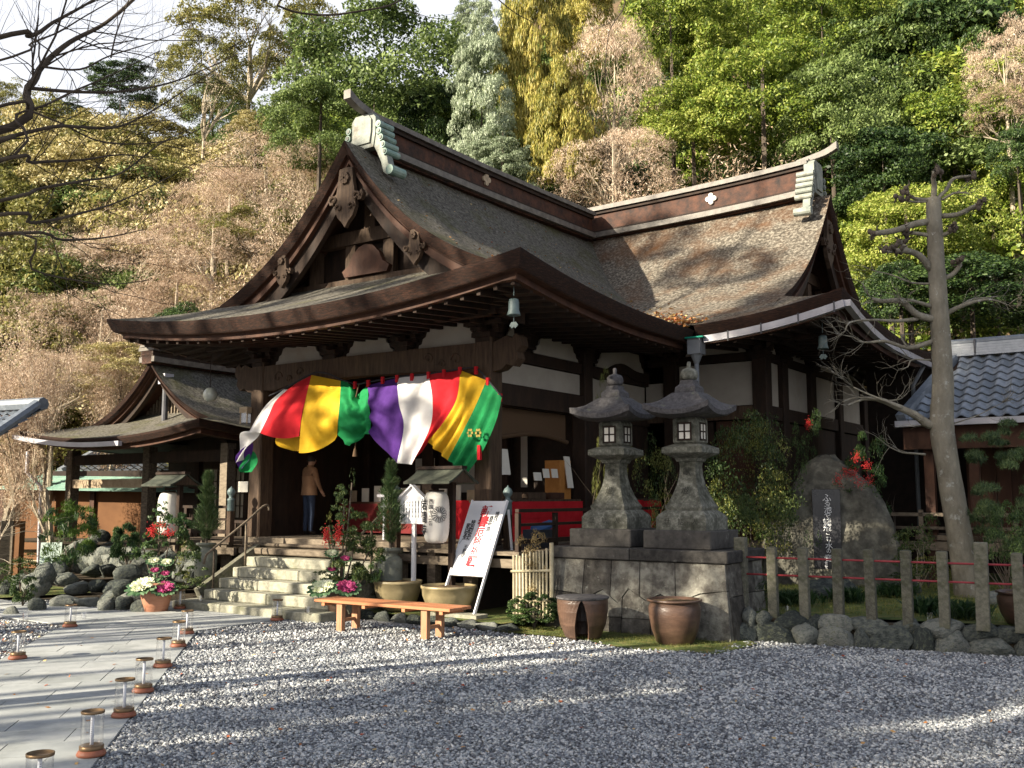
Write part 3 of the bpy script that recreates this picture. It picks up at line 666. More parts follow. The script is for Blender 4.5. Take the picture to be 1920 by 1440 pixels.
# gutters and downpipes
def Le(t): return -.03+.40*(1-min(t, 3.2)/3.2)**2
gp_ = [(u, 3.66, 5.38+Le(5.07-u)-.36) for u in np.linspace(2.45, 5.12, 8)]
MB().sweep(gp_, .12, .13).build('gutter', m_gutter, T)
gp_ = [(5.16, v, 5.38+Le(v-3.74)-.36) for v in np.linspace(3.66, 13.5, 14)]
MB().sweep(gp_, .12, .12).build('gutter', m_gutter, T)
for u in (2.95, 3.6, 4.3, 4.95): MB().box(u-.012, u+.012, 3.585, 3.595, 5.38+Le(5.07-u)-.47, 5.38+Le(5.07-u)-.27).build('gutter_bracket', m_gutter_d, T)
MB().box(2.16, 2.42, 3.50, 3.76, 4.72, 5.02).lathe([(.03, 4.5), (.12, 4.72)], 12, (2.29, 3.63, 0)).build('rain_head', m_pipe, T)
MB().box(2.12, 2.50, 3.46, 3.80, 5.02, 5.05).build('rain_head_netting', mat('green_netting', [(.0, .14, .09), (.0, .22, .15)], 30, .7), T)
MB().tube([(2.29, 3.63, 4.6), (2.29, 3.63, .3)], .045, 10).build('downpipe', m_pipe, T, smooth=True)
MB().tube([(5.16, 9.6, 5.0), (4.9, 9.5, 4.5), (4.9, 9.5, .3)], .045, 10).build('downpipe', m_pipe, T, smooth=True)
# patch of white netting and fallen leaves in the valley
def leaves_on(name, pts, m, sz, par=None, kind='stuff'):
    Pn = np.array(pts); k = len(Pn); nn = np.array((0, 0, 1.))+rng.normal(size=(k, 3))*.35
    v, f = leaf_geo(Pn, rdir(rng, k)*np.array((1, 1, .2)), nn, rng.uniform(sz*.6, sz*1.3, k), rng.uniform(sz*.4, sz, k))
    return tag(link(name, mesh_np(name, v, f, m), par), kind=kind)
m_fallen = mat('fallen_leaf', [(.30, .07, .03), (.42, .20, .06), (.5, .36, .16)], 1, .8, island=1.1, contrast=(.1, .9))
pts = []
for k in range(520):
    q = abs(rng.normal())*.9; w = rng.normal()*.28
    u = 2.2-q*.9+w*.5; v = 3.74+q*.9+w*.5
    if u > 2.1 and v < 3.8: continue
    za = Zf(u+2.92, v+2.23); zb_ = Zm(v-8.8, 5.07-u) if v > 3.74 else 0
    pts.append((u, v, max(za, zb_)+.03))
leaves_on('fallen_leaves', pts, m_fallen, .08, T)
pts = []
for k in range(700):
    u = rng.uniform(-7.5, 2.1); v = rng.uniform(-2, 6)
    if v < -.5: continue
    pts.append((u, v, Zf(u+2.92, v+2.23)+.035))
leaves_on('fallen_leaves', pts, m_fallen, .05, T)

# bells under the corners
def bell(u, v, z, label):
    b = thing('wind_bell', label, 'bell', tw(u, v, z), A_T, 'bronze bells under the eave corners')
    MB().lathe([(.02, .16), (.07, .145), (.08, .10), (.083, -.02), (.10, -.08), (.105, -.10), (.09, -.10), (.07, -.02)], 18).build('bell_body', m_bronze, b, smooth=True)
    MB().tube([(0, 0, .2), (0, 0, .55)], .008, 5).build('hanger', m_bronze, b)
    MB().tube([(0, 0, .1), (0, 0, -.25)], .006, 5).build('clapper_cord', m_bronze, b)
    MB().prism([(-.08, -.25), (-.03, -.30), (0, -.27), (.03, -.30), (.08, -.25), (.04, -.20), (-.04, -.20)], -.005, .005).build('wind_plate', m_bronze, b)
bell(1.75, -1.75, 4.82, 'green bronze bell hanging under the front right roof corner above the curtain')
bell(4.45, 4.5, 4.85, 'bronze bell hanging under the right wing roof corner beside the bare tree')

# stone stairs and wooden treads
st = thing('stone_staircase', 'broad pale stone steps climbing to the open hall entrance', 'steps', tw(-3.5, -1.3), A_T)
def stp(u0, u1, v0, v1, z0, z1, m=m_step, name='step', joints=()):
    xs = [u0]+list(joints)+[u1]
    for a_, b_ in zip(xs[:-1], xs[1:]): MB().box(a_+.006+3.5, b_-.006+3.5, v0+1.3, v1+1.3, z0, z1).build(name, m, st, bevel=.018)
stp(-5.32, -1.55, -2.40, -1.0, -.1, .15, joints=(-4.0, -2.6))
stp(-4.98, -1.62, -1.98, -1.0, .15, .33, joints=(-3.3,))
stp(-4.98, -1.66, -1.66, -1.0, .33, .51, joints=(-3.9,))
stp(-4.98, -1.66, -1.34, -.8, .51, .69, joints=(-3.2,))
stp(-4.98, -1.66, -1.02, -.5, .69, .87, joints=(-4.1,))
stp(-5.55, -1.1, -.74, -.3, .90, 1.02, m_wood_grey, 'wooden_tread')
stp(-5.62, -.2, -.50, -.3, 1.04, 1.10, m_wood_grey, 'wooden_tread')
for u in (-5.16, -1.46):                              # sloping stringers either side
    MB().beam((u+3.5, -1.95+1.3, .22), (u+3.5, -.55+1.3, .98), .13, .24).build('stringer', m_stone_post, st)
def handrail(u, label):
    h = thing('handrail', label, 'handrail', tw(u, -1.2), A_T, 'tubular handrails beside the stone steps')
    p = interp([(0, -.78, .78), (0, -.74, .92), (0, -.62, 1.02), (0, .2, 1.55), (0, .55, 1.80), (0, .70, 1.84), (0, .74, 1.74)], 4)
    MB().tube(p, .022, 8).build('rail_tube', m_wood_grey, h, smooth=True)
    for y, z, b in ((-.55, 1.05, .3), (.18, 1.5, .7)): MB().tube([(0, y, b), (0, y, z)], .02, 8).build('rail_post', m_wood_grey, h, smooth=True)
handrail(-5.0, 'thin bent metal handrail left of the stone steps')
handrail(-1.75, 'thin bent metal handrail half hidden behind the potted flower display')
# ================================================================ ground, path, gravel
struct(MB().add([(-160, -120, -.03), (160, -120, -.03), (160, 220, -.03), (-160, 220, -.03)], [(0, 1, 2, 3)]).build('ground', m_soil))
def n2(x, y, s=1.): return math.sin(x*1.3*s+1.7*math.sin(y*.7*s))*.5+math.sin(y*1.9*s+x*.6*s+2)*.3+math.sin(x*3.7*s-y*2.9*s)*.2
g = [[(x, y, .004*n2(x, y)) for x in np.linspace(-20, 20, 80)] for y in np.linspace(-12, 19.5, 70)]
struct(MB().grid(g).build('gravel_court', m_grav_base))
E_ = np.array((.978, .208)); F_ = np.array((-.208, .978)); Q0 = np.array((-3.11, 7.61))
def ef(e, f): p = Q0+E_*e+F_*f; return (p[0], p[1])
def clip(poly, a, b, c):                        # keep a x + b y <= c
    out = []; n = len(poly)
    for i in range(n):
        p, q = poly[i], poly[(i+1) % n]; dp, dq = a*p[0]+b*p[1]-c, a*q[0]+b*q[1]-c
        if dp <= 0: out.append(p)
        if dp*dq < 0: t = dp/(dp-dq); out.append((p[0]+(q[0]-p[0])*t, p[1]+(q[1]-p[1])*t))
    return out
path = struct(thing('path', None, None, (0, 0, 0)))
bed = [ef(.01, -4), ef(.01, 7.6), tw(-2.33, -4.14)[:2], tw(-2.33, -2.3)[:2], tw(-5.4, -2.3)[:2], tw(-5.4, -3.4)[:2], tw(-14, -3.4)[:2], tw(-14, -4.92)[:2], tw(-4.7, -4.92)[:2], ef(-2.12, 6.3), ef(-2.12, -4)]
MB().add([(x, y, .012) for x, y in bed], [tuple(range(len(bed)))]).build('joint_bed', m_joint, path)
def slab(poly):
    if len(poly) < 3: return
    c = np.mean(poly, axis=0); r = []
    for p in poly:
        d = np.array(p)-c; L_ = np.linalg.norm(d)
        if L_ < .08: return
        r.append(c+d*(1-.006/L_))
    dz = rnd.uniform(-.002, .002); n = len(r)
    v = [(x, y, .0) for x, y in r]+[(x, y, .026+dz) for x, y in r]
    mb = MB().add(v, [tuple(range(n, 2*n))]+[(i, (i+1) % n, (i+1) % n+n, i+n) for i in range(n)])
    mb.build('paving_slab', m_slab, path)
def uvclip(poly, cu, cv, c):                     # cu*u + cv*v <= c in hall coordinates
    a = cu*UX+cv*(-UY); b = cu*UY+cv*UX; return clip(poly, a, b, c+a*P0[0]+b*P0[1])
f = -3.8
while f < 9.6:
    es = [0.]; e = -rnd.choice((.38, .62, .8, .95))
    while e > -1.9: es.append(e); e -= rnd.choice((.62, .78, .92))
    es.append(-2.1)
    for a_, b_ in zip(es[:-1], es[1:]):
        if a_-b_ < .12: continue
        pl = [ef(a_, f), ef(a_, f+.46), ef(b_, f+.46), ef(b_, f)]
        slab(uvclip(pl, 0, 1, -4.16))
    f += .46
v = -4.14
while v < -2.5:
    u = -2.35
    while u > -8.2:
        w = rnd.choice((.6, .75, .9)); lo = max(u-w, -8.2); vb = min(v+.44, -2.42)
        pl = [tw(u, v)[:2], tw(u, vb)[:2], tw(lo, vb)[:2], tw(lo, v)[:2]]
        if not (u < -5.3 and vb > -3.2): slab(pl)
        u = lo if u-w > -8.2 else -9
    v += .44
for k in range(9): slab([tw(-4.85-.85*k, -4.9)[:2], tw(-4.85-.85*k, -4.16)[:2], tw(-5.7-.85*k, -4.16)[:2], tw(-5.7-.85*k, -4.9)[:2]])
for k in range(6): slab([tw(-8.25-.85*k, -4.12)[:2], tw(-8.25-.85*k, -3.45)[:2], tw(-9.1-.85*k, -3.45)[:2], tw(-9.1-.85*k, -4.12)[:2]])
# loose gravel: thousands of small angular stones
def gravel(n, x0, x1, y0, y1, s0, s1, keep):
    x = rng.uniform(x0, x1, n); y = rng.uniform(y0, y1, n); k = keep(x, y); x, y = x[k], y[k]; n = len(x)
    s_ = s0*.75+(s1-s0)*1.3*rng.random(n)**1.6+.0035
    base = np.array([(1, 0, 0), (0, 1, 0), (-1, 0, 0), (0, -1, 0), (0, 0, .75), (0, 0, -.5)])
    V_ = base[None]*s_[:, None, None]*rng.uniform(.6, 1.35, (n, 6, 1)); V_[:, :, 2] *= .75
    a_ = rng.uniform(0, 6.28, n); c_, s2 = np.cos(a_)[:, None], np.sin(a_)[:, None]
    t = rng.normal(0, .45, (n, 1)); z = V_[:, :, 2]+V_[:, :, 0]*t; xx = V_[:, :, 0]-V_[:, :, 2]*t
    X = xx*c_-V_[:, :, 1]*s2; Y = xx*s2+V_[:, :, 1]*c_
    V_ = np.stack([X+x[:, None], Y+y[:, None], z+rng.uniform(.002, .014, (n, 1))], 2).reshape(-1, 3)
    tri = np.array([(0, 1, 4), (1, 2, 4), (2, 3, 4), (3, 0, 4), (1, 0, 5), (2, 1, 5), (3, 2, 5), (0, 3, 5)])
    return V_, (np.arange(n)[:, None, None]*6+tri[None]).reshape(-1, 3)
def in_court(x, y):
    e = (x-Q0[0])*E_[0]+(y-Q0[1])*E_[1]; u, v = to_uv(x, y)
    ok = (e > .0+.02*np.sin(y*9)) & ((v < -1.68+.10*np.sin(u*3)+.12*np.sin(u*1.1)) | (u > 4.75)) & ~((u < -2.33) & (v > -4.15))
    wall = (y < 14.12-.447*(x-3.2)) | (x < 3.2)
    view = (x > -y*.53-.4) & (x < y*.53+2.0)
    return ok & wall & view
V1, F1 = gravel(120000, -5, 6.6, 6.0, 9.6, .011, .021, in_court)
V2, F2 = gravel(78000, -6, 8.6, 9.6, 13.2, .014, .026, in_court)
V3, F3 = gravel(36000, -6.5, 8.5, 13.2, 18.5, .017, .030, in_court)
def left_isl(x, y):
    e = (x-Q0[0])*E_[0]+(y-Q0[1])*E_[1]; u, v = to_uv(x, y)
    return ((e < -2.12) & (v < -4.93)) | ((v > -3.4) & (v < -2.5) & (u < -5.4) & (u > -9.5))
V4, F4 = gravel(26000, -11, -4, 11, 19.5, .015, .028, left_isl)
tag(link('gravel', mesh_np('gravel', np.concatenate([V1, V2, V3, V4]), np.concatenate([F1, F2+len(V1), F3+len(V1)+len(V2), F4+len(V1)+len(V2)+len(V3)]), m_gravel)), kind='stuff')
pts = []
while len(pts) < 330:
    x, y = rnd.uniform(-6, 6), rnd.uniform(6.5, 17)
    if in_court(np.array([x]), np.array([y]))[0]: pts.append((x, y, .022))
for k in range(110): e_, f_ = rnd.uniform(-2.1, 0), rnd.uniform(-1, 8.5)**1; pts.append((*ef(e_, f_), .032)) if rnd.random() < .4 else None
for k in range(260):
    x, y = rnd.uniform(-9.5, -6.4), rnd.uniform(12.5, 16.2)
    if left_isl(np.array([x]), np.array([y]))[0]: pts.append((x, y, .028))
leaves_on('fallen_leaves', pts, m_fallen, .05)

# moss apron, raised strip under the veranda, garden bed
def sheet(poly, z, name, m, nz=.0, sub=0):
    return struct(MB().add([(x, y, z) for x, y in poly], [tuple(range(len(poly)))]).build(name, m))
edge = [tw(u, -1.72+.10*math.sin(u*3)+(.18*math.sin(u*1.1)) )[:2] for u in np.linspace(1.2, 4.9, 24)]
pl = [tw(1.2, -.2)[:2]]+edge+[tw(5.0, -.6)[:2], tw(4.6, -.2)[:2]]
sheet(pl, .02, 'moss', m_moss)
sheet([tw(*q)[:2] for q in ((-1.7, -1.5), (1.35, -1.5), (1.6, -.4), (1.6, 6), (-1.7, 3))], .115, 'planting_strip', m_moss)
GB = [(3.2, 14.62), (6.65, 13.05), (10.5, 11.3), (22, 14), (22, 30), (10, 32), tw(2.6, 6.1)[:2], tw(.0, 3)[:2], tw(1.7, -.2)[:2], tw(4.5, .3)[:2]]
sheet(GB, .34, 'garden_bed', m_moss)
TB = [tw(-6.0, -1.3)[:2], tw(-6.9, -1.0)[:2], tw(-8.8, -.6)[:2], tw(-11, .2)[:2], tw(-17, -.2)[:2], tw(-17, 12)[:2], tw(-5.9, 12)[:2]]
sheet(TB, .86, 'terrace', m_soil)
sheet([tw(-17, -.6)[:2], tw(-17, -3.4)[:2], tw(-9.5, -3.4)[:2], tw(-9.0, -1.5)[:2]], .03, 'lower_garden', m_moss)
def grass(name, P_, h, m=None, n=5, lean=.4):
    Vs = []; 
    P_ = np.array(P_); k = len(P_)*n; base = np.repeat(P_, n, 0)+rng.normal(0, .02, (k, 3))*np.array((1, 1, 0))
    A = rdir(rng, k)*lean; A[:, 2] = 1; hh = rng.uniform(.5, 1, k)*h
    A /= np.linalg.norm(A, axis=1, keepdims=True)
    B = np.cross(A, rdir(rng, k)); B /= np.linalg.norm(B, axis=1, keepdims=True)
    w = (.012*h/.2)
    tip = base+A*hh[:, None]; tip[:, 2] -= hh*.15
    mid = base+A*hh[:, None]*.55+np.array((0, 0, .02))
    Vv = np.stack([base-B*w, mid-B*w*.8, tip, mid+B*w*.8], 1).reshape(-1, 3)
    return mesh_np(name, Vv, np.arange(k*4).reshape(-1, 4), m or m_lf['grass'])
pts = []
while len(pts) < 2600:
    x, y = rnd.uniform(3.2, 9), rnd.uniform(12, 19)
    u, v = to_uv(x, y)
    if y > 14.7-.447*(x-3.2)+.1 and u > 3: pts.append((x, y, .34))
tag(link('ground_cover', grass('ground_cover', pts, .07, m_lf['yshrub'])), kind='stuff')
pts = [(*tw(rnd.uniform(1.3, 4.8), rnd.uniform(-1.7, -.65))[:2], .02) for k in range(1500)]
tag(link('moss_tufts', grass('moss_tufts', pts, .03, m_lf['yshrub'], 4)), kind='stuff')
# ================================================================ boulders, walls
def boulder_mesh(seed, sub=3):
    import bmesh
    bm = bmesh.new(); bmesh.ops.create_icosphere(bm, subdivisions=sub, radius=1); r = random.Random(seed)
    pl_ = [(Vector((r.gauss(0, 1), r.gauss(0, 1), r.gauss(0, 1))).normalized(), r.uniform(.55, .92)) for _ in range(12)]
    for v_ in bm.verts:
        for n_, d_ in pl_:
            q = v_.co.dot(n_)
            if q > d_: v_.co -= n_*(q-d_)*.85
        q_ = v_.co.copy(); v_.co *= 1+.05*math.sin(q_.x*7+seed)*math.sin(q_.y*6+1)+.035*math.sin(q_.z*13+q_.x*9)+r.uniform(-.012, .012)
    me = bpy.data.meshes.new('boulder'); bm.to_mesh(me); bm.free(); me.materials.append(m_boulder)
    me.polygons.foreach_set('use_smooth', [True]*len(me.polygons)); smooth_by_angle(me, 42); return me
BO = [boulder_mesh(k) for k in range(7)]
def boulder(par, x, y, z, sx, sy, sz, rz=None):
    return link('boulder', rnd.choice(BO), par, (x, y, z), (rnd.uniform(-.25, .25), rnd.uniform(-.25, .25), rnd.uniform(0, .5) if rz is None else rz), (sx, sy, sz))
w1 = thing('retaining_wall', 'low dry stone wall of rounded grey boulders under the stone post fence', 'stone wall', (3.1, 14.3, 0))
dw = Vector((3.44, -1.56, 0)).normalized(); t = .0; aw = math.atan2(dw.y, dw.x)
while t < 5.6:
    w = rnd.choice((.24, .34, .44, .52)); boulder(w1, dw.x*(t+w/2), dw.y*(t+w/2), .08, w*.68, .2, rnd.uniform(.18, .26), aw+rnd.uniform(-.4, .4)); t += w*1.0
t = -.05
while t < 5.6:
    w = rnd.choice((.2, .3, .42, .5)); boulder(w1, dw.x*(t+w/2)+.06, dw.y*(t+w/2)+.06, rnd.uniform(.24, .27), w*.66, .18, rnd.uniform(.13, .19), aw+rnd.uniform(-.15, .15)); t += w*.96
MB().beam((0.05, .16, .13), (dw.x*5.6+.05, dw.y*5.6+.16, .13), .2, .36).build('earth_core', m_soil, w1)
w2 = thing('stone_kerb', 'low rough stone kerb in front of the big planters and bench', 'kerb', tw(-1.5, -1.55), A_T)
t = 0
while t < 2.9:
    w = rnd.uniform(.22, .42); boulder(w2, t+w/2, 0, .06, w*.56, .13, rnd.uniform(.09, .11), rnd.uniform(-.1, .1)); t += w
# rough steps and boulders at the left
w3 = thing('rough_stone_steps', 'dark uneven stone steps set between rounded boulders at the left', 'steps', (-7.6, 18.2, 0))
def bl(px, py, z, sx, sy, sz, rz=None):
    x, y, _ = gp(px, py, z); boulder(w3, x+7.6, y-18.2, z-.0, sx, sy, sz, rz)
for k, (x0, x1, y, z) in enumerate(((95, 200, 1128, .10), (120, 215, 1098, .28), (150, 225, 1068, .46), (170, 240, 1042, .64), (182, 225, 1025, .8))):
    a_, b_ = gp(x0, y, z), gp(x1, y, z); L_ = math.dist(a_, b_); t = 0
    while t < L_:
        w = rnd.uniform(.3, .5); q = (t+w/2)/L_
        boulder(w3, a_[0]+(b_[0]-a_[0])*q+7.6, a_[1]+(b_[1]-a_[1])*q-18.2+.12, z-.04, w*.62, .34, .15, rnd.uniform(-.2, .2)); t += w*.95
for px, py, z, s_ in ((70, 1135, .1, .22), (68, 1100, .3, .3), (85, 1080, .5, .3), (110, 1068, .55, .32), (125, 1085, .4, .25), (212, 1122, .18, .34), (236, 1130, .14, .2), (254, 1122, .2, .28), (232, 1100, .4, .26),
                      (240, 1075, .55, .3), (255, 1050, .7, .3), (200, 1135, .1, .2), (262, 1140, .08, .18), (40, 1100, .12, .3), (15, 1105, .12, .26), (22, 1150, .03, .16), (8, 1075, .2, .3), (160, 1020, .85, .3), (190, 1012, .9, .3)):
    bl(px, py, z, s_*rnd.uniform(.7, 1.15), s_*.8, s_*rnd.uniform(.55, .95))
for k in range(14): x, y, z = tw(-6.1-.5*k, -1.25+.1*k+rnd.uniform(-.1, .1)); boulder(w3, x+7.6, y-18.2, .55, .34, .3, .38)

# ================================================================ stone fence
fe = thing('stone_fence', 'row of square weathered stone posts joined by two thin red rails', 'fence', (3.31, 14.48, .30))
dF = Vector((6.41-3.31, 12.68-14.48, 0)); LF = dF.length; dF.normalize(); af = math.atan2(dF.y, dF.x)
pm = MB().box(-.065, .065, -.065, .065, 0, .99).add([(-.065, -.065, .99), (.065, -.065, .99), (.065, .065, .99), (-.065, .065, .99), (0, 0, 1.0)], [(0, 1, 4), (1, 2, 4), (2, 3, 4), (3, 0, 4)]).mesh('post', m_stone_post, bevel=.008)
pt = MB().box(-.08, .08, -.08, .08, 0, 1.12).mesh('post', m_stone_post, bevel=.008)
for i, t in enumerate((0, .46, .90, 1.36, 1.79, 2.25, 2.70, 3.15, 3.58, 4.03, 4.5, 5.0)):
    link('post', pt if i in (0, 7) else pm, fe, (dF.x*t, dF.y*t, 0), (rnd.uniform(-.01, .01), rnd.uniform(-.015, .015), af))
for z in (.60, .84):
    MB().tube([(0, 0, z), (dF.x*5, dF.y*5, z)], .014, 8).build('rail', m_red_rail, fe, smooth=True)

# ================================================================ plinth and stone lanterns
pl_ = thing('lantern_plinth', 'large dark stone plinth of fitted blocks carrying both stone lanterns', 'plinth', tw(1.71, -.62), A_T)
W_, D_, H_ = 2.85, 1.35, 1.07
def face_blocks(polys, W, org, flip):
    for p in polys:
        c = np.mean(p, axis=0); q = []
        for a_, z in p:
            d = np.array((a_, z))-c; L_ = np.linalg.norm(d); q.append(c+d*(1-.007/L_))
        mb = MB(); n = len(q); bat = .10; pr_ = rnd.uniform(0, .012)
        def P(a_, z, inn):
            b_ = bat*(1-z/H_)
            if not flip: return (a_+(a_/W*2-1)*b_, -b_-pr_+inn, z)
            return (org+b_+pr_-inn, a_, z)
        v = [P(a_, z, 0) for a_, z in q]+[P(a_, z, .2) for a_, z in q]
        mb.add(v, [tuple(range(n)), tuple(reversed(range(n, 2*n)))]+[(i, i+n, (i+1) % n+n, (i+1) % n) for i in range(n)])
        mb.build('block', m_stone_w, pl_, bevel=.006)
up = [(0, .58), (.72, .52), (.92, .62), (1.18, .44), (1.35, .66), (1.62, .50), (1.85, .60), (2.1, .50), (2.45, .64), (W_, .70)]
def bz(a_): return float(np.interp(a_, [q[0] for q in up], [q[1] for q in up]))
cuts = [0, .58, 1.05, 1.52, 2.08, W_]
for a_, b_ in zip(cuts[:-1], cuts[1:]):
    mids = [(x, z) for x, z in up if a_ < x < b_]
    face_blocks([[(a_, bz(a_))]+mids+[(b_, bz(b_)), (b_, H_-.005), (a_, H_-.005)]], W_, 0, False)
lc = [0, .40, .80, 1.25, 1.70, 2.2, W_]
for i, (a_, b_) in enumerate(zip(lc[:-1], lc[1:])):
    mids = [(x, z) for x, z in up if a_ < x < b_]
    lo = 0.0
    if i in (2, 3):
        face_blocks([[(a_, .22), (b_, .24), (b_, bz(b_))]+mids[::-1]+[(a_, bz(a_))], [(a_, 0), (b_, 0), (b_, .24), (a_, .22)]], W_, 0, False)
    else: face_blocks([[(a_, lo), (b_, lo), (b_, bz(b_))]+mids[::-1]+[(a_, bz(a_))]], W_, 0, False)
for y0, y1 in ((0.02, .5), (.5, 1.0), (1.0, D_)):
    m_ = rnd.uniform(.45, .65); face_blocks([[(y0, 0), (y1, 0), (y1, m_), (y0, m_)], [(y0, m_), (y1, m_), (y1, H_-.005), (y0, H_-.005)]], D_, W_, True)
MB().box(.1, W_-.1, .1, D_, 0, H_-.01).build('rubble_core', m_stone_d, pl_)
MB().box(-.05, 1.36, -.05, D_+.05, H_, H_+.17).build('coping', m_stone_d, pl_, bevel=.012)
MB().box(1.37, W_+.05, -.05, D_+.05, H_, H_+.17).build('coping', m_stone_d, pl_, bevel=.012)
def ringpts(half, z, lift=0, n=4, cx=0, cy=0):
    o = []
    for sd in range(4):
        for k in range(n):
            t = -1+2*k/n; l = lift*abs(t)**2.2; ex = half*(1+.06*abs(t)**3*(1 if lift else 0))
            x, y = ((t*ex, -ex), (ex, t*ex), (-t*ex, ex), (-ex, -t*ex))[sd]; o.append((x+cx, y+cy, z+l))
    return o
def sqloft(levels, n=4):
    mb = MB(); v = []; N = 4*n
    for lv in levels: v += ringpts(lv[0], lv[1], lv[2] if len(lv) > 2 else 0, n)
    f = [tuple(reversed(range(N))), tuple(range(N*(len(levels)-1), N*len(levels)))]
    for i in range(len(levels)-1):
        for k in range(N): f.append((N*i+k, N*i+(k+1) % N, N*i+N+(k+1) % N, N*i+N+k))
    return mb.add(v, f)
def lantern(u, v, label, hz):
    l = thing('stone_lantern', label, 'stone lantern', tw(u, v, H_+.172), A_T, 'pair of stone lanterns on the plinth')
    q = lambda mb, n_, m_=m_stone, **k: mb.build(n_, m_, l, **k)
    q(MB().box(-.56, .52, -.52, .52, 0, .27), 'lower_base', m_stone_d, bevel=.015)
    q(sqloft([(.40, .272), (.40, .45), (.37, .50), (.30, .56)], 8), 'base', bevel=.0)
    q(sqloft([(.285, .562), (.30, .60), (.30, .62), (.27, .66), (.215, .78), (.165, .93), (.135, 1.08), (.125, 1.22), (.135, 1.29)]), 'pillar')
    q(sqloft([(.16, 1.292), (.18, 1.34), (.30, 1.40), (.325, 1.42), (.325, 1.50), (.20, 1.55)]), 'shelf')
    bx = q(MB().box(-.205, .205, -.205, .205, 1.552, 1.95), 'fire_box', m_stone, bevel=.03)
    for rz in (0, 90, 180, 270):
        M = Matrix.Rotation(R(rz), 4, 'Z')
        w = MB().box(-.10, .10, -.208, -.2045, 1.62, 1.86, M).build('window_pane', m_paper, bx)
        mb = MB()
        for x0, x1, z0, z1 in ((-.115, -.09, 1.605, 1.875), (.09, .115, 1.605, 1.875), (-.115, .115, 1.605, 1.63), (-.115, .115, 1.85, 1.875), (-.012, .012, 1.62, 1.86), (-.1, .1, 1.73, 1.75)):
            mb.box(x0, x1, -.216, -.206, z0, z1, M)
        mb.build('window_frame', m_wood, bx)
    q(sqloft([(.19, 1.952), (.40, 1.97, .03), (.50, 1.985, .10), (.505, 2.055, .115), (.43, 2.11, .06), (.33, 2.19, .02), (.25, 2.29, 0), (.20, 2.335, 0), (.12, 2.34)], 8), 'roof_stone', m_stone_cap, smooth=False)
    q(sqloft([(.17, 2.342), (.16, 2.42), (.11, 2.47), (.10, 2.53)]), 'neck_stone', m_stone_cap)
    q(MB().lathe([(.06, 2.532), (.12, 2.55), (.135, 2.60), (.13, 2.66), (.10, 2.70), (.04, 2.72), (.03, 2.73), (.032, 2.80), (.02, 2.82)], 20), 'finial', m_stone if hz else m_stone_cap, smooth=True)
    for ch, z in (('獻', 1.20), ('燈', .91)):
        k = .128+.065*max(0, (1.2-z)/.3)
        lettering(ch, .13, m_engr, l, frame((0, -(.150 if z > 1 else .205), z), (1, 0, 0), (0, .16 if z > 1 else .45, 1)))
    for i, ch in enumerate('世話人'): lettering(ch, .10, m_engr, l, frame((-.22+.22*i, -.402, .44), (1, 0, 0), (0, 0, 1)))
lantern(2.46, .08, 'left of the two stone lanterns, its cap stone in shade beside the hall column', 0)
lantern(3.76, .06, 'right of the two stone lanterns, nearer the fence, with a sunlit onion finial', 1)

# ================================================================ rock monument with black slab
mo = thing('stone_monument', 'tall upright natural rock with a black engraved slab let into its face', 'monument', (6.12, 19.4, .3), R(-18))
prof = [(0, -1.27, 1.17, .5), (.35, -1.22, 1.2, .52), (.8, -1.12, 1.2, .5), (1.2, -.98, 1.15, .46), (1.6, -.72, 1.0, .42), (1.95, -.52, .78, .36), (2.2, -.42, .52, .30), (2.38, -.25, .3, .24), (2.50, -.08, .14, .12)]
rows = []
for i, (z, l_, r_, d_) in enumerate(prof):
    row = []
    for k in range(29):
        t = 2*math.pi*k/28; c_, s_ = math.cos(t), math.sin(t)
        e_ = lambda q: math.copysign(abs(q)**.62, q)
        x = ((l_+r_)/2+(r_-l_)/2*e_(c_))*1.08; y = d_*e_(s_)
        w = .05*math.sin(5*t+i*1.7)+.03*math.sin(9*t-i*2.3) if 0 < k < 28 else .05*math.sin(i*1.7)+.03*math.sin(-i*2.3)
        row.append((x+w*c_, y+w*s_*.6, z+.03*math.sin(4*t+i)))
    rows.append(row)
mb = MB().grid(rows); mb.add(rows[-1][:28], [tuple(range(28))])
o = mb.build('rock', m_rock, mo, smooth=True); smooth_by_angle(o.data, 35)
MB().box(-.24, .27, -.54, -.3, .35, 1.85).build('engraved_slab', m_slabblack, mo, bevel=.006)
for ch, z, s_ in zip('ふる池や蛙飛こむ水の音', np.linspace(1.76, .62, 11), [.17, .13, .15, .13, .16, .15, .1, .11, .14, .1, .14]):
    lettering(ch, s_, m_whiteink, mo, frame((.03+.012*math.sin(z*9), -.5425, z), (1, .0, 0), (.05, 0, 1)))
for ch, z in zip('はせを', (.58, .50, .43)): lettering(ch, .075, m_whiteink, mo, frame((-.02, -.5425, z), (1, 0, 0), (0, 0, 1)))

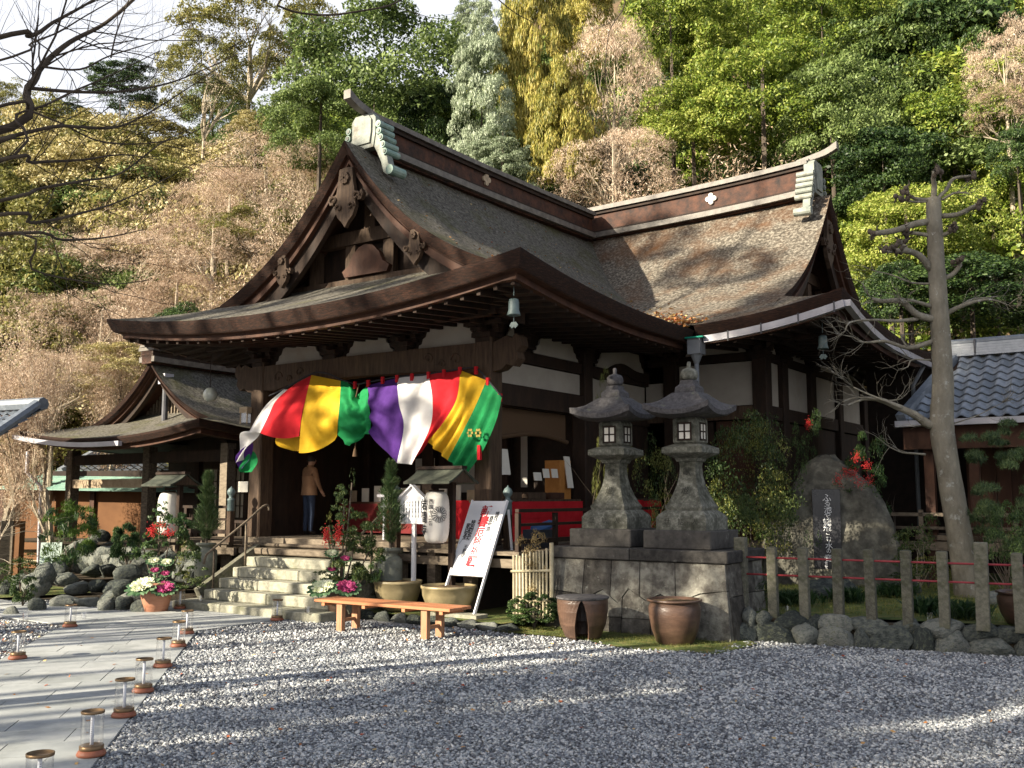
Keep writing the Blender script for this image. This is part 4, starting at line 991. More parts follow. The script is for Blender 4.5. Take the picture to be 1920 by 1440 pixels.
# ================================================================ pots, planters
m_potsoil = mat('pot_soil', [(.03, .022, .014), (.09, .06, .03), (.2, .11, .05)], 18, .95, .01, 60)
def pot(name, label, cat, loc, prof, m, grp=None, split=False, soil=True):
    p = thing(name, label, cat, loc, 0, grp)
    if not split:
        MB().lathe(prof+[(prof[-1][0]-.035, prof[-1][1]), (prof[-1][0]-.05, prof[-1][1]-.08)], 40).build('vessel', m, p, smooth=True)
    else:
        N = 40; rows = []; pr_ = prof; H = prof[-1][1]; mb = MB()
        inner = [(r-.035, z) for r, z in pr_]
        for arr in (pr_, inner):
            rr = []
            for r, z in arr:
                g_ = .03+.36*max(0, 1-z/(H*.95))**.6 if z < H*.93 else .004
                a0 = R(-97)
                rr.append([(r*math.cos(a0+g_+(2*math.pi-2*g_)*k/N), r*math.sin(a0+g_+(2*math.pi-2*g_)*k/N), z) for k in range(N+1)])
            rows.append(rr); mb.grid(rr)
        for k in (0, N): mb.grid([[rows[0][i][k], rows[1][i][k]] for i in range(len(pr_))])
        mb.grid([rows[0][-1], rows[1][-1]])
        mb.build('vessel', m, p, smooth=False)
        MB().lathe([(prof[-1][0]-.01, H-.02), (prof[-1][0]+.02, H), (prof[-1][0]+.02, H+.02), (prof[-1][0]-.04, H+.02)], 40).build('rim', m_stone_cap, p)
    if soil:
        r = prof[-1][0]-.045; z = prof[-1][1]-.03
        MB().add([(r*math.cos(t), r*math.sin(t), z+.01*math.sin(5*t)) for t in np.linspace(0, 2*math.pi, 25)[:-1]]+[(0, 0, z+.02)], [(i, (i+1) % 24, 24) for i in range(24)]).build('soil', m_potsoil, p)
    return p
pf = [(.22, 0), (.26, .03), (.325, .20), (.36, .38), (.365, .50), (.34, .56), (.35, .575), (.385, .585), (.385, .61)]
def lp(p, s, sz): return [(r*s, z*sz) for r, z in p]
pot('split_pot', 'brown glazed pot with a wide crack split open down its front', 'pot', (*gp(1093, 1199)[:2], .02), lp([(.22, 0), (.25, .03), (.32, .20), (.35, .38), (.355, .50), (.35, .56)], 1.02, 1.0), m_pot_br, 'brown pots before the plinth', split=True)
p_ = pot('brown_pot', 'unbroken brown glazed pot on the moss right of the split one', 'pot', (*gp(1266, 1208)[:2], .0), lp(pf, .98, 1.0), m_pot_br, 'brown pots before the plinth')
bw = [(.18, 0), (.24, .03), (.34, .14), (.40, .30), (.41, .40), (.425, .41), (.43, .45)]
pot('bowl_planter', 'round olive glazed bowl planter directly beneath the grey stone jar', 'planter', tw(-1.05, -1.12, .115), lp(bw, .96, 1.12), m_pot_ol, 'olive bowl planters behind the bench')
pot('bowl_planter', 'round olive glazed bowl planter at the foot of the leaning white signboard', 'planter', tw(-.02, -1.05, .115), lp(bw, 1.06, 1.04), m_pot_ol, 'olive bowl planters behind the bench')
pot('dark_planter', 'dark round planter standing behind the tall right fence post', 'planter', (6.75, 13.2, .34), lp(pf, .95, .7), m_pot_br)
# jars with young pines
def jar(u, v, z, h, label):
    j = thing('stone_jar', label, 'jar', tw(u, v, z), 0, 'grey stone jars flanking the stairs')
    MB().lathe([(.16, 0), (.2, .02), (.215, h*.5), (.21, h*.8), (.16, h*.86), (.13, h*.88), (.13, h*.93), (.19, h*.95), (.19, h), (.12, h)], 26).build('vessel', m_pot_st, j, smooth=True); return j
jar(-1.38, -.95, .115, 1.02, 'grey stone jar holding a young pine right of the stairs')
jar(-5.75, -1.35, .4, .72, 'grey stone jar holding a young pine left of the stairs')

# ================================================================ bench
be = thing('bench', 'low plain reddish cedar bench standing on the gravel', 'bench', tw(.17, -2.68), A_T+R(2))
MB().box(-1.28, 1.28, -.25, .02, .42, .462).build('seat_board', m_bench, be, bevel=.005)
MB().box(-1.28, 1.28, .026, .27, .42, .462).build('seat_board', m_bench, be, bevel=.005)
for x in (-1.1, -.3, .45, 1.12): MB().box(x-.03, x+.03, -.24, .26, .372, .419).build('cross_batten', m_bench, be)
for x in (-.80, .80):
    for y in (-.17, .17): MB().box(x-.055, x+.055, y-.04, y+.04, 0, .418).build('leg', m_bench_leg, be, bevel=.004)
    MB().box(x-.02, x+.02, -.13, .13, .14, .19).build('stretcher', m_bench_leg, be)

# ================================================================ signs
def tilt_board():
    s = thing('leaning_signboard', 'white leaning signboard with red and black brushed characters', 'signboard', tw(.56, -1.16, .17), A_T)
    ang = R(27); ay = (0, math.sin(ang), math.cos(ang))
    M = frame((0, 0, 0), (1, 0, 0), ay)              # local: x across, y up the board, z towards the viewer
    w = .70
    def b(x0, x1, y0, y1, z0, z1, n, m): 
        return MB().box(x0, x1, y0, y1, z0, z1, M).build(n, m, s)
    b(-w, 0, .66, 1.98, -.012, .0, 'panel', m_white)
    b(-w-.02, -w, .0, 2.0, -.045, .01, 'leg', m_white); b(0, .022, .0, 2.0, -.045, .01, 'leg', m_white)
    b(-w, 0, .63, .655, -.035, .005, 'cross_bar', m_white)
    for x in (-w-.01, .01): MB().beam((x, .95, 1.62), (x, 1.2, .02), .03, .03).build('prop', m_white, s)
    def T_(t, size, m, x, y, off=0): lettering(t, size, m, s, M @ frame((x, y, .003), (1, 0, 0), (0, 1, 0)), offset=off, lspace=.80)
    MB().cbox((-.3, 0, -.03), (.95, .3, .06)).build('footing_stone', m_step, s)
    for ch, sz, yy, of in (('新', .21, 1.88, .008), ('春', .21, 1.69, .008), ('厄', .18, 1.48, .003), ('除', .16, 1.31, .003), ('祈', .16, 1.14, .003), ('願', .20, .97, .006)): T_(ch, sz, m_redink, -.34, yy, of)
    T_('福授け', .085, m_ink, -.10, 1.78, .001); T_('守ります', .08, m_ink, -.09, 1.48)
    T_('商売繁昌', .085, m_ink, -.19, 1.70, .001)
    T_('特別御祈祷', .09, m_ink, -.54, 1.62, .002); T_('不動護り', .085, m_ink, -.545, 1.17)
    T_('家内安全', .09, m_ink, -.625, 1.56, .002)
tilt_board()
nb = thing('notice_board', 'small white house shaped notice board on a thin white post', 'notice board', tw(-1.0, -.80, .118), A_T)
MB().prism([(-.29, 1.43), (.29, 1.43), (.29, 1.86), (0, 2.06), (-.29, 1.86)], -.02, .0).build('panel', m_white, nb)
MB().beam((-.36, -.02, 1.80), (.0, -.02, 2.085), .10, .02).build('roof_strip', m_white, nb); MB().beam((.36, -.02, 1.80), (.0, -.02, 2.085), .10, .02).build('roof_strip', m_white, nb)
MB().box(-.035, .035, .003, .05, 0, 1.9).build('post', m_white, nb)
for i in range(7): lettering('岩間寺本尊千手観音縁起によれば', .026, m_gutter_d, nb, frame((.2-.065*i, -.0215, 1.82), (1, 0, 0), (0, 0, 1)), lspace=.72)
m_roofb = mat('mossy_roof_board', [(.025, .03, .022), (.07, .075, .055)], 8, .8, .004, 40)
def paper_lantern(u, v, label, txt):
    s = thing('paper_lantern_stand', label, 'lantern', tw(u, v, .118 if txt else .5), A_T, 'white paper lanterns under small plank roofs')
    z0 = 0 if txt else -.38
    px_, py_ = (.15, .28) if txt else (.33, .07)
    MB().box(px_-.045, px_+.045, py_-.045, py_+.045, 0, 2.2+z0).build('post', m_wood, s)
    MB().beam((-.12, .05, 2.05+z0), (px_, py_, 2.05+z0), .05, .06).build('arm', m_wood, s)
    # little roof: ridge along U
    for sg in (-1, 1):
        mb = MB(); y0_, y1_ = .05, .05+sg*.40
        pts_ = [(y0_, 2.36+z0), (y0_+sg*.15, 2.25+z0), (y0_+sg*.30, 2.17+z0), (y1_, 2.13+z0)]
        for (ya, za), (yb, zb_) in zip(pts_[:-1], pts_[1:]): mb.add([(-.38, ya, za), (.58, ya, za), (.58, yb, zb_), (-.38, yb, zb_), (-.38, ya, za-.035), (.58, ya, za-.035), (.58, yb, zb_-.035), (-.38, yb, zb_-.035)], [(0, 1, 2, 3), (7, 6, 5, 4), (0, 4, 5, 1), (1, 5, 6, 2), (2, 6, 7, 3), (3, 7, 4, 0)])
        mb.build('roof_board', m_roofb, s)
    MB().box(-.38, .58, -.02, .12, 2.34+z0, 2.39+z0).build('ridge_board', m_wood, s)
    for x in (-.33, .53): MB().prism([(-.24, 2.12+z0), (.34, 2.12+z0), (.05, 2.31+z0)], x, x+.02, 'yz').build('gable_board', m_wood_col, s)
    r_ = .215; zc = 1.55+z0
    prof = []
    for k in range(31):
        t = k/30; z = -.42+.84*t; rr = r_*(min(1, (1-abs(2*t-1)**3.2))**.5*.42+.58)
        prof.append((rr*(1+.012*(k % 2)), zc+z))
    MB().lathe(prof, 28).build('paper_body', m_lantern, s, smooth=True, loc=(0, .05, 0))
    for z in (-.44, .42): MB().lathe([(.125, zc+z), (.13, zc+z+.03)], 20).build('lantern_ring', m_wood, s, loc=(0, .05, 0))
    MB().tube([(0, .05, zc+.44), (0, .05, 2.06+z0)], .008, 5).build('hanger', m_wood, s)
    if txt:
        def wrap(ch, size, th, z, m=m_ink, off=.004):
            rr = r_*1.02; a_ = R(th)
            lettering(ch, size, m, s, frame((rr*math.sin(a_), .05-rr*math.cos(a_), zc+z), (math.cos(a_), math.sin(a_), 0), (0, 0, 1)), offset=off)
        for i, ch in enumerate('岩間寺'): wrap(ch, .20, -28, .30-.21*i)
        for i, ch in enumerate('西国十二番'): wrap(ch, .085, 14, .30-.088*i, off=.001)
        mb = MB()
        for k in range(16):
            t0 = 2*math.pi*k/16
            path = []
            for q in np.linspace(0, math.pi, 7):
                rad = .045+.075*(math.sin(q)**.5 if q not in (0, math.pi) else 0); tt = t0+(q/math.pi-.5)*(2*math.pi/16)
                rad = .035 if q in (0,) or q > 3.14 else .12+.012*math.sin(q)
                x, z = rad*math.cos(tt), rad*math.sin(tt); th = R(52)+x/r_
                path.append((r_*1.035*math.sin(th), .05-r_*1.035*math.cos(th), zc+.05+z))
            mb.tube(path, .0035, 4)
        mb.build('chrysanthemum_crest', m_ink, s)
paper_lantern(-.32, -1.06, 'white paper lantern with large black characters and a flower crest beside the notice board', True)
paper_lantern(-7.3, -1.15, 'white paper lantern half hidden behind the red berried display at left', False)

# ================================================================ candle lamps along the path
def lamp0():
    l = thing('candle_lamp', 'x', 'lamp')
    MB().lathe([(.104, 0), (.110, .01), (.106, .024), (.095, .040), (.09, .045)], 28).build('base', m_lampbase, l, smooth=True)
    MB().lathe([(.088, .045), (.09, .05), (.09, .075), (.08, .08)], 28).build('lower_ring', m_brass, l, smooth=True)
    mb = MB(); v = []
    for z in (.078, .315):
        for k in range(28): t = 2*math.pi*k/28; v.append((.083*math.cos(t), .083*math.sin(t), z))
    mb.add(v, [(k, (k+1) % 28, 28+(k+1) % 28, 28+k) for k in range(28)]).build('clear_cylinder', m_glass, l, smooth=True)
    MB().lathe([(.081, .314), (.086, .314), (.087, .318), (.087, .332), (.084, .334), (.079, .332), (.079, .316)], 28).build('top_ring', m_brass, l, smooth=True)
    MB().lathe([(.014, .05), (.014, .30), (.010, .305)], 12).build('white_candle', m_tube, l, smooth=True)
    mb = MB()
    for k in range(14): mb.box(-.004, .006, -.0155, -.0148, .08+.014*k, .083+.014*k)
    mb.build('scale_marks', m_gutter_d, l)
    return l
L0 = lamp0()
lamps = [((171, 1416), 'nearest fully visible candle lamp on the right edge of the paved path'), ((70, 1512), 'candle lamp cut off by the bottom edge of the photo'), ((232, 1343), 'second whole candle lamp along the right edge of the path'),
         ((268, 1297), 'third whole candle lamp along the right edge, brass ring catching sun'), ((305, 1250), 'fourth candle lamp along the right edge of the path'), ((334, 1212), 'fifth candle lamp along the path overlapping the one behind it'),
         ((350, 1188), 'candle lamp at the corner where the path meets the gravel court'), ((337, 1141), 'candle lamp standing at the left end of the bottom stone step'), ((519, 1162), 'candle lamp alone at the right front of the bottom stone step'),
         ((131, 1175), 'farther candle lamp on the left edge of the paved path'), ((33, 1235), 'nearer candle lamp on the left edge of the paved path')]
for i, ((px, py), lb) in enumerate(lamps):
    o = L0 if i == 0 else copy_tree(L0)
    x, y, z = gp(px, py, .028); o.location = (x, y, .028 if i != 8 else .02); o.rotation_euler = (rnd.uniform(-.025, .025), rnd.uniform(-.025, .025), i*.7); o['label'] = lb; o['group'] = 'candle lamps along the path'
gc = MB().lathe([(.035, 0), (.045, .10)], 14)
gcm = bpy.data.meshes.new('glass_cup'); gcm.from_pydata([(.035*math.cos(t), .035*math.sin(t), 0) for t in np.linspace(0, 6.283, 13)[:-1]]+[(.045*math.cos(t), .045*math.sin(t), .10) for t in np.linspace(0, 6.283, 13)[:-1]], [], [(k, (k+1) % 12, 12+(k+1) % 12, 12+k) for k in range(12)]+[tuple(range(12))]); gcm.materials.append(mat('cup_glass', [(.8, .8, .8), (.9, .9, .9)], 3, .1, alpha=.22))
for (px, py, z, lb) in ((157, 1160, .03, 'small clear glass cup on the paving beside the far left lamp'), (47, 1162, .03, 'small clear glass cup near the left border of the photo'), (268, 1150, .0, 'small clear glass cup beside the terracotta pot'),
                        (376, 1128, .15, 'small clear glass cup at the left end of the lowest step'), (577, 1150, .15, 'small clear glass cup on the landing beside the flower pot'), (1477, 1150, .34, 'small clear glass cup behind the second fence post'), (1743, 1163, .34, 'small clear glass cup on the boulder wall between fence posts')):
    x, y, _ = gp(px, py, z); o = link('glass_cup', gcm, None, (x, y, z)); tag(o, lb, 'cup', 'small clear glass cups')
gcm.name = 'glass_cup'

# ================================================================ the five-coloured curtain
bn = thing('five_coloured_curtain', 'billowing temple curtain striped white red yellow green and purple', 'curtain', tw(0, 0), A_T)
B = [  # boundaries between stripes, top to bottom, measured points with their depth v
 [(531, 732, -.35), (503, 755, -.55), (484, 780, -.7), (468, 808, -.75)],
 [(541, 729, -.35), (517, 752, -.55), (503, 780, -.75), (488, 812, -.80)],
 [(584, 703, -.30), (575, 740, -.62), (566, 778, -.85), (561, 818, -.80)],
 [(639, 714, -.28), (637, 750, -.62), (634, 785, -.75), (632, 815, -.60)],
 [(690, 722, -.24), (691, 752, -.42), (695, 785, -.45), (694, 814, -.40)],
 [(744, 709, -.24), (748, 757, -.45), (757, 800, -.55), (744, 868, -.50)],
 [(804, 703, -.24), (811, 752, -.55), (806, 802, -.60), (772, 871, -.50)],
 [(863, 694, -.24), (856, 748, -.50), (829, 795, -.62), (801, 828, -.55)],
 [(912, 713, -.26), (892, 760, -.42), (866, 812, -.48), (839, 863, -.40)],
 [(941, 745, -.30), (930, 790, -.38), (905, 846, -.40), (876, 888, -.36)]]
names = ['white', 'red', 'yellow', 'green', 'purple', 'white', 'red', 'yellow', 'green']
def spline(pts, n): return [tuple(q) for q in interp([onv(*p) for p in pts], n)]
NB = [spline(b, 8) for b in B]
bot = {2: -.0, 1: .0}
for i, nm in enumerate(names):
    Lr, Rr_ = NB[i], NB[i+1]; nj = 15; rows = []
    for a_, (p, q) in enumerate(zip(Lr, Rr_)):
        row = []
        for j in range(nj):
            t = j/(nj-1); x = Vector(p).lerp(Vector(q), t); s_ = a_/(len(Lr)-1)
            edge_ = math.sin(math.pi*t)
            # folds: gathered under the green knot, diagonal drag near the right tie, soft belly elsewhere
            if nm == 'green' and i == 3:
                k_ = math.sin(math.pi*min(1, s_*1.0)); x.y -= .10*math.sin(s_*26+t*2)*edge_*(.4+s_)*.5
                x.y -= .045*math.sin(16*math.atan2(s_-.8, (t-.66)*.8))*min(1, 3*math.hypot(s_-.8, t-.66))*edge_; gx = (t-.66); x.z += -.22*(s_**3)*max(0, 1-abs(t-.42)/.40)+ .0; x.y += .14*math.exp(-((t-.66)/.12)**2)*(s_)
                x.z -= .10*(1-s_)**2*math.exp(-((t-.66)/.2)**2)*2.2
            elif i in (7, 8): x.y -= .05*math.sin(t*15+s_*2)*edge_*(.25+s_)
            elif i == 4: x.y -= .045*math.sin(s_*22-t*5)*(1-t)*(.3+s_)
            elif i == 2: x.y -= .05*math.sin(s_*15+t*3.5)*t*edge_**.3; x.z -= .20*s_**4*math.sin(math.pi*(1-t)*.5+.2)*(1 if t < .97 else .4)*1.6
            elif i == 1: x.y -= .03*math.sin(s_*8+t*4)*edge_; x.z -= .07*s_**4*edge_
            else: x.y -= .05*math.sin(s_*7+t*6)*edge_
            row.append(tuple(x))
        rows.append(row)
    MB().grid(rows).build('stripe', m_cloth[nm], bn, smooth=True, label=f'{nm} cloth stripe')
# loose tail blown round at the left and the inside of the yellow cloth
def patch(c, m, lb):
    A_, B_ = interp([onv(*p) for p in c[0]], 6), interp([onv(*p) for p in c[1]], 6)
    rows = [[tuple(a_.lerp(b_, j/8)+Vector((0, -.05*math.sin(math.pi*j/8+i*.4), 0))) for j in range(9)] for i, (a_, b_) in enumerate(zip(A_, B_))]
    MB().grid(rows).build('stripe', m, bn, smooth=True, label=lb)
patch([[(468, 808, -.74), (452, 815, -.8), (446, 850, -.75), (445, 868, -.7)], [(487, 811, -.76), (474, 826, -.72), (462, 845, -.7), (455, 862, -.66)]], m_cloth['white'], 'white loose tail of the curtain')
patch([[(446, 850, -.7), (444, 866, -.68), (445, 880, -.66)], [(474, 830, -.66), (466, 860, -.62), (458, 878, -.6)]], m_cloth['purple'], 'purple loose tail of the curtain')
patch([[(458, 862, -.6), (450, 882, -.62), (449, 886, -.62)], [(476, 846, -.55), (480, 868, -.55), (476, 885, -.55)]], m_cloth['green'], 'green loose tail of the curtain')
patch([[(520, 815, -.35), (522, 835, -.4), (545, 845, -.4)], [(566, 818, -.62), (564, 840, -.6), (566, 846, -.6)]], m_cloth['yellow'], 'shaded inner face of the yellow stripe')
rp = interp([onv(*p) for p in [(505, 742, -.2), (531, 730, -.3), (584, 701, -.3), (612, 700, -.3), (640, 712, -.28), (668, 720, -.24), (692, 716, -.24), (744, 707, -.24), (804, 701, -.24), (863, 692, -.24), (893, 691, -.24), (913, 711, -.26), (941, 744, -.3)]], 4)
MB().tube(rp, .016, 6).build('rope', m_ink, bn, smooth=True)
for px, py in ((666, 719), (691, 716), (718, 710), (745, 707), (773, 704), (804, 701), (833, 697), (863, 692), (893, 691), (915, 712), (938, 742)):
    u, v, z = onv(px, py, -.26); MB().box(u-.028, u+.028, v-.03, v+.02, z-.10, z+.035).build('red_loop', m_redcloth, bn)
for px, py in ((899, 848),): u, v, z = onv(px, py, -.42); MB().box(u-.03, u+.03, v-.03, v+.03, z-.13, z+.12).build('red_loop', m_redcloth, bn)
u, v, z = onv(673, 720, -.3); z2 = onv(673, 815, -.4)[2]
MB().tube([(u, v, z), (u, v-.14, (z+z2)/2), (u, v-.05, z2), (u-.02, v-.05, z2-.35)], .012, 5).build('gathering_cord', m_straw, bn)
MB().lathe([(.012, .16), (.03, .12), (.05, 0)], 10, (u-.02, v-.05, z2-.40)).build('tassel', m_straw, bn)
for dx in (0, .17):                                    # gold flower crest on the last green stripe
    u, v, z = onv(885+dx*90, 812, -.50); mb = MB()
    for k in range(6): t = k*math.pi/3; mb.tube([(u+.045*math.cos(t), v-.06, z+.055*math.sin(t)), (u+.045*math.cos(t), v-.055, z+.055*math.sin(t))], .024, 8)
    mb.build('crest', mat('gold_print', [(.22, .18, .03), (.3, .22, .05)], 8, .7), bn)

# ================================================================ inside the hall and at the counter
def box_thing(name, label, cat, u, v, z, w, d, h, m, rz=0, grp=None):
    o = MB().box(-w/2, w/2, -d/2, d/2, 0, h).build(name, m, None, bevel=.004); o.location = tw(u, v, z); o.rotation_euler = (0, 0, A_T+rz); return tag(o, label, cat, grp)
ct = thing('counter', 'amulet counter in the side window draped with bright red cloth', 'counter', tw(.02, 1.7, 1.2), A_T)
MB().box(-.70, .02, -1.35, 1.40, .70, .76).build('counter_top', m_wood_col, ct)
MB().box(.03, .06, -1.33, 1.36, .42, .72).build('cloth_valance', m_redcloth, ct)
MB().box(-1.15, -.22, -1.32, -1.28, .05, .74).build('cloth_front', m_redcloth, ct)
rows = [[(.05+.03*math.sin(y*9+z*2)*(1-z), y, z*.5+.02) for y in np.linspace(-1.3, 1.3, 40)] for z in np.linspace(0, .86, 6)]
MB().grid(rows).build('cloth_skirt', m_redcloth, ct, smooth=True)
ct2 = thing('counter', 'second red draped counter further along the side wall behind the lanterns', 'counter', tw(.12, 4.5, 1.12), A_T)
MB().box(-.0, .35, -1.1, 1.2, .80, .85).build('counter_top', m_wood_col, ct2)
MB().grid([[(.36+.025*math.sin(y*10), y, z) for y in np.linspace(-1.1, 1.2, 36)] for z in (.05, .5, .82)]).build('cloth_skirt', m_redcloth, ct2, smooth=True)
def card(px, py, w, h, lb, m=m_paper, u=.0, lean=.15):
    r = ray(px, py); # point on plane u
    t = (u-((0-P0[0])*UX+(0-P0[1])*UY))/(r[0]*UX+r[1]*UY); q = np.array((r[0]*t, r[1]*t)); _, v_ = to_uv(*q); z = r[2]*t+CAM_H
    o = MB().box(-.01, .01, -w/2, w/2, 0, h).build('price_card', m, None); o.location = tw(u, v_, z); o.rotation_euler = (0, -lean, A_T); return tag(o, lb, 'card', 'white cards on the amulet counter')
card(936, 890, .26, .42, 'tall white card at the left end of the amulet counter'); card(949, 890, .26, .46, 'tallest white card, second from the left on the amulet counter')
card(1009, 901, .24, .15, 'lowest tilted white card in the middle of the counter'); card(1025, 896, .2, .17, 'left card of the small upright pair on the counter'); card(1041, 896, .2, .17, 'right card of the small upright pair on the counter')
card(1070, 915, .2, .62, 'tall white rack at the right end of the counter'); 
box_thing('fortune_drawer', 'orange brown wooden drawer case behind the white rack', 'box', -.25, 2.65, 1.96, .35, .4, .75, mat('orange_wood', [(.34, .14, .03), (.45, .2, .05)], 8, .7))
for k, (v_, w_, lb) in enumerate(((.75, .5, 'dark tray of charms at the left of the counter'), (1.5, .6, 'long dark tray of charms in the middle of the counter'), (2.2, .5, 'red lined tray of charms at the right of the counter'))):
    box_thing('charm_tray', lb, 'tray', -.15, v_, 1.965, .35, w_, .12, m_wood_red if k == 2 else m_wood_col, grp='charm trays')
box_thing('slipper_crate', 'dark plastic crate of blue slippers on the veranda floor', 'crate', .55, .75, 1.12, .35, .5, .32, mat('dark_plastic', [(.03, .035, .05), (.05, .06, .08)], 6, .5))
o = MB().box(-.10, .10, -.28, .28, 0, .05).build('slipper', mat('blue_plastic', [(.05, .12, .3), (.08, .18, .4)], 6, .4), None); o.location = tw(.60, .85, 1.47); o.rotation_euler = (.2, .3, A_T); tag(o, 'blue slippers heaped on top of the dark crate', 'slippers')
bl_ = thing('reed_blind', 'pale brown reed blind rolled up in the side window', 'blind', tw(-.1, 1.65, 3.6), A_T)
MB().grid([[(0, y, -z*(1-.22*math.cos(y*1.3))) for y in np.linspace(-1.1, 1.05, 16)] for z in np.linspace(0, .55, 5)]).build('reed_sheet', m_straw, bl_)
MB().tube([(.0, y, -.55*(1-.22*math.cos(y*1.3))) for y in np.linspace(-1.15, 1.1, 12)], .045, 8).build('reed_roll', m_straw, bl_)
# hall interior
tb = thing('offering_table', 'long dark table with red cloth and small goods just inside the hall', 'table', tw(-3.1, 2.2, 1.2), A_T)
MB().box(-2.3, 1.6, -.3, .3, .66, .70).build('table_top', m_wood_red, tb); MB().box(-2.3, 1.6, -.31, -.29, .05, .66).build('cloth_front', mat('dark_red_cloth', [(.10, .01, .012), (.16, .02, .02)], 5, .9), tb)
for k in range(11):
    box_thing('charm_packet', 'small pale charm packet in a row on the inner table', 'packet', -5.2+.36*k, 2.1, 1.90, .2, .03, .24+.05*(k % 3), m_paper if k % 3 else m_wood_pale, grp='small pale charm packets on the inner table')
for u, w, z0, h, lb in ((-4.0, .55, 2.3, .55, 'white poster sheet above the inner table behind the person'), (-2.85, .5, 2.1, 1.5, 'tall pale hanging scroll with a dark figure'), (-2.0, .42, 2.0, 1.6, 'narrow grey hanging scroll nearest the middle of the hall'), (-1.35, .16, 2.2, 1.5, 'thin pale wooden votive board right of the scrolls')):
    box_thing('hanging_scroll' if h > 1 else 'poster', lb, 'scroll' if h > 1 else 'poster', u, 3.1, z0, w, .02, h, mat('dim_paper', [(.30, .29, .26), (.38, .37, .34)], 3, .9))
of = thing('incense_stand', 'pale metal incense and candle stand inside the entrance', 'incense stand', tw(-2.25, .45, 1.2), A_T)
for x in (-.38, .38):
    for y in (-.18, .18): MB().box(x-.02, x+.02, y-.02, y+.02, 0, .80).build('leg', m_gutter, of)
MB().box(-.45, .45, -.22, .22, .60, .64).build('lower_shelf', m_gutter, of); MB().box(-.5, .5, -.26, .26, .80, .85).build('upper_shelf', m_gutter, of)
for x in np.linspace(-.40, .10, 9): MB().box(x-.008, x+.008, -.2, -.19, .64, .80).build('grille_bar', m_gutter, of)
o = MB().tube([(0, 0, 0), (0, 0, .22)], .018, 8).build('candle', m_tube, None); o.location = tw(-2.1, .4, 2.05); tag(o, 'slim lit candle on the incense stand', 'candle')
MB().lathe([(.004, .22), (.012, .245), (.003, .28)], 8).build('flame', mat('flame', [(1, .5, .1), (1, .6, .2)], 1, emit=((1, .45, .1), 6)), o)
box_thing('price_slip', 'white paper price slip pinned on the left porch post', 'paper', -6.1, -.2, 2.1, .3, .01, .22, m_paper)
wl = thing('wall_lamp', 'small pale box lamp fixed to the left porch column', 'lamp', tw(-6.05, -.2, 3.55), A_T)
MB().box(-.12, .12, -.1, .1, .18, .3).build('lamp_hood', m_wood_pale, wl); MB().box(-.1, .1, -.08, .08, -.02, .18).build('lamp_glass', m_glass, wl)
MB().box(-.11, -.09, -.09, -.07, -.05, .18).build('frame_bar', m_wood_pale, wl); MB().box(.09, .11, -.09, -.07, -.05, .18).build('frame_bar', m_wood_pale, wl)
gl = thing('globe_lamp', 'round glass globe lamp hanging under the eave left of the entrance', 'lamp', vp(394, 740, 20.5))
MB().lathe([(.01, .15), (.06, .14), (.11, .10), (.145, .03), (.15, -.03), (.12, -.10), (.06, -.145), (.01, -.15)], 20).build('globe', mat('globe_glass', [(.30, .33, .3), (.45, .47, .42)], 3, .12, spec=.8), gl, smooth=True)
MB().tube([(0, 0, .14), (-.03, .05, .75)], .008, 5).build('hanger', m_wood, gl)
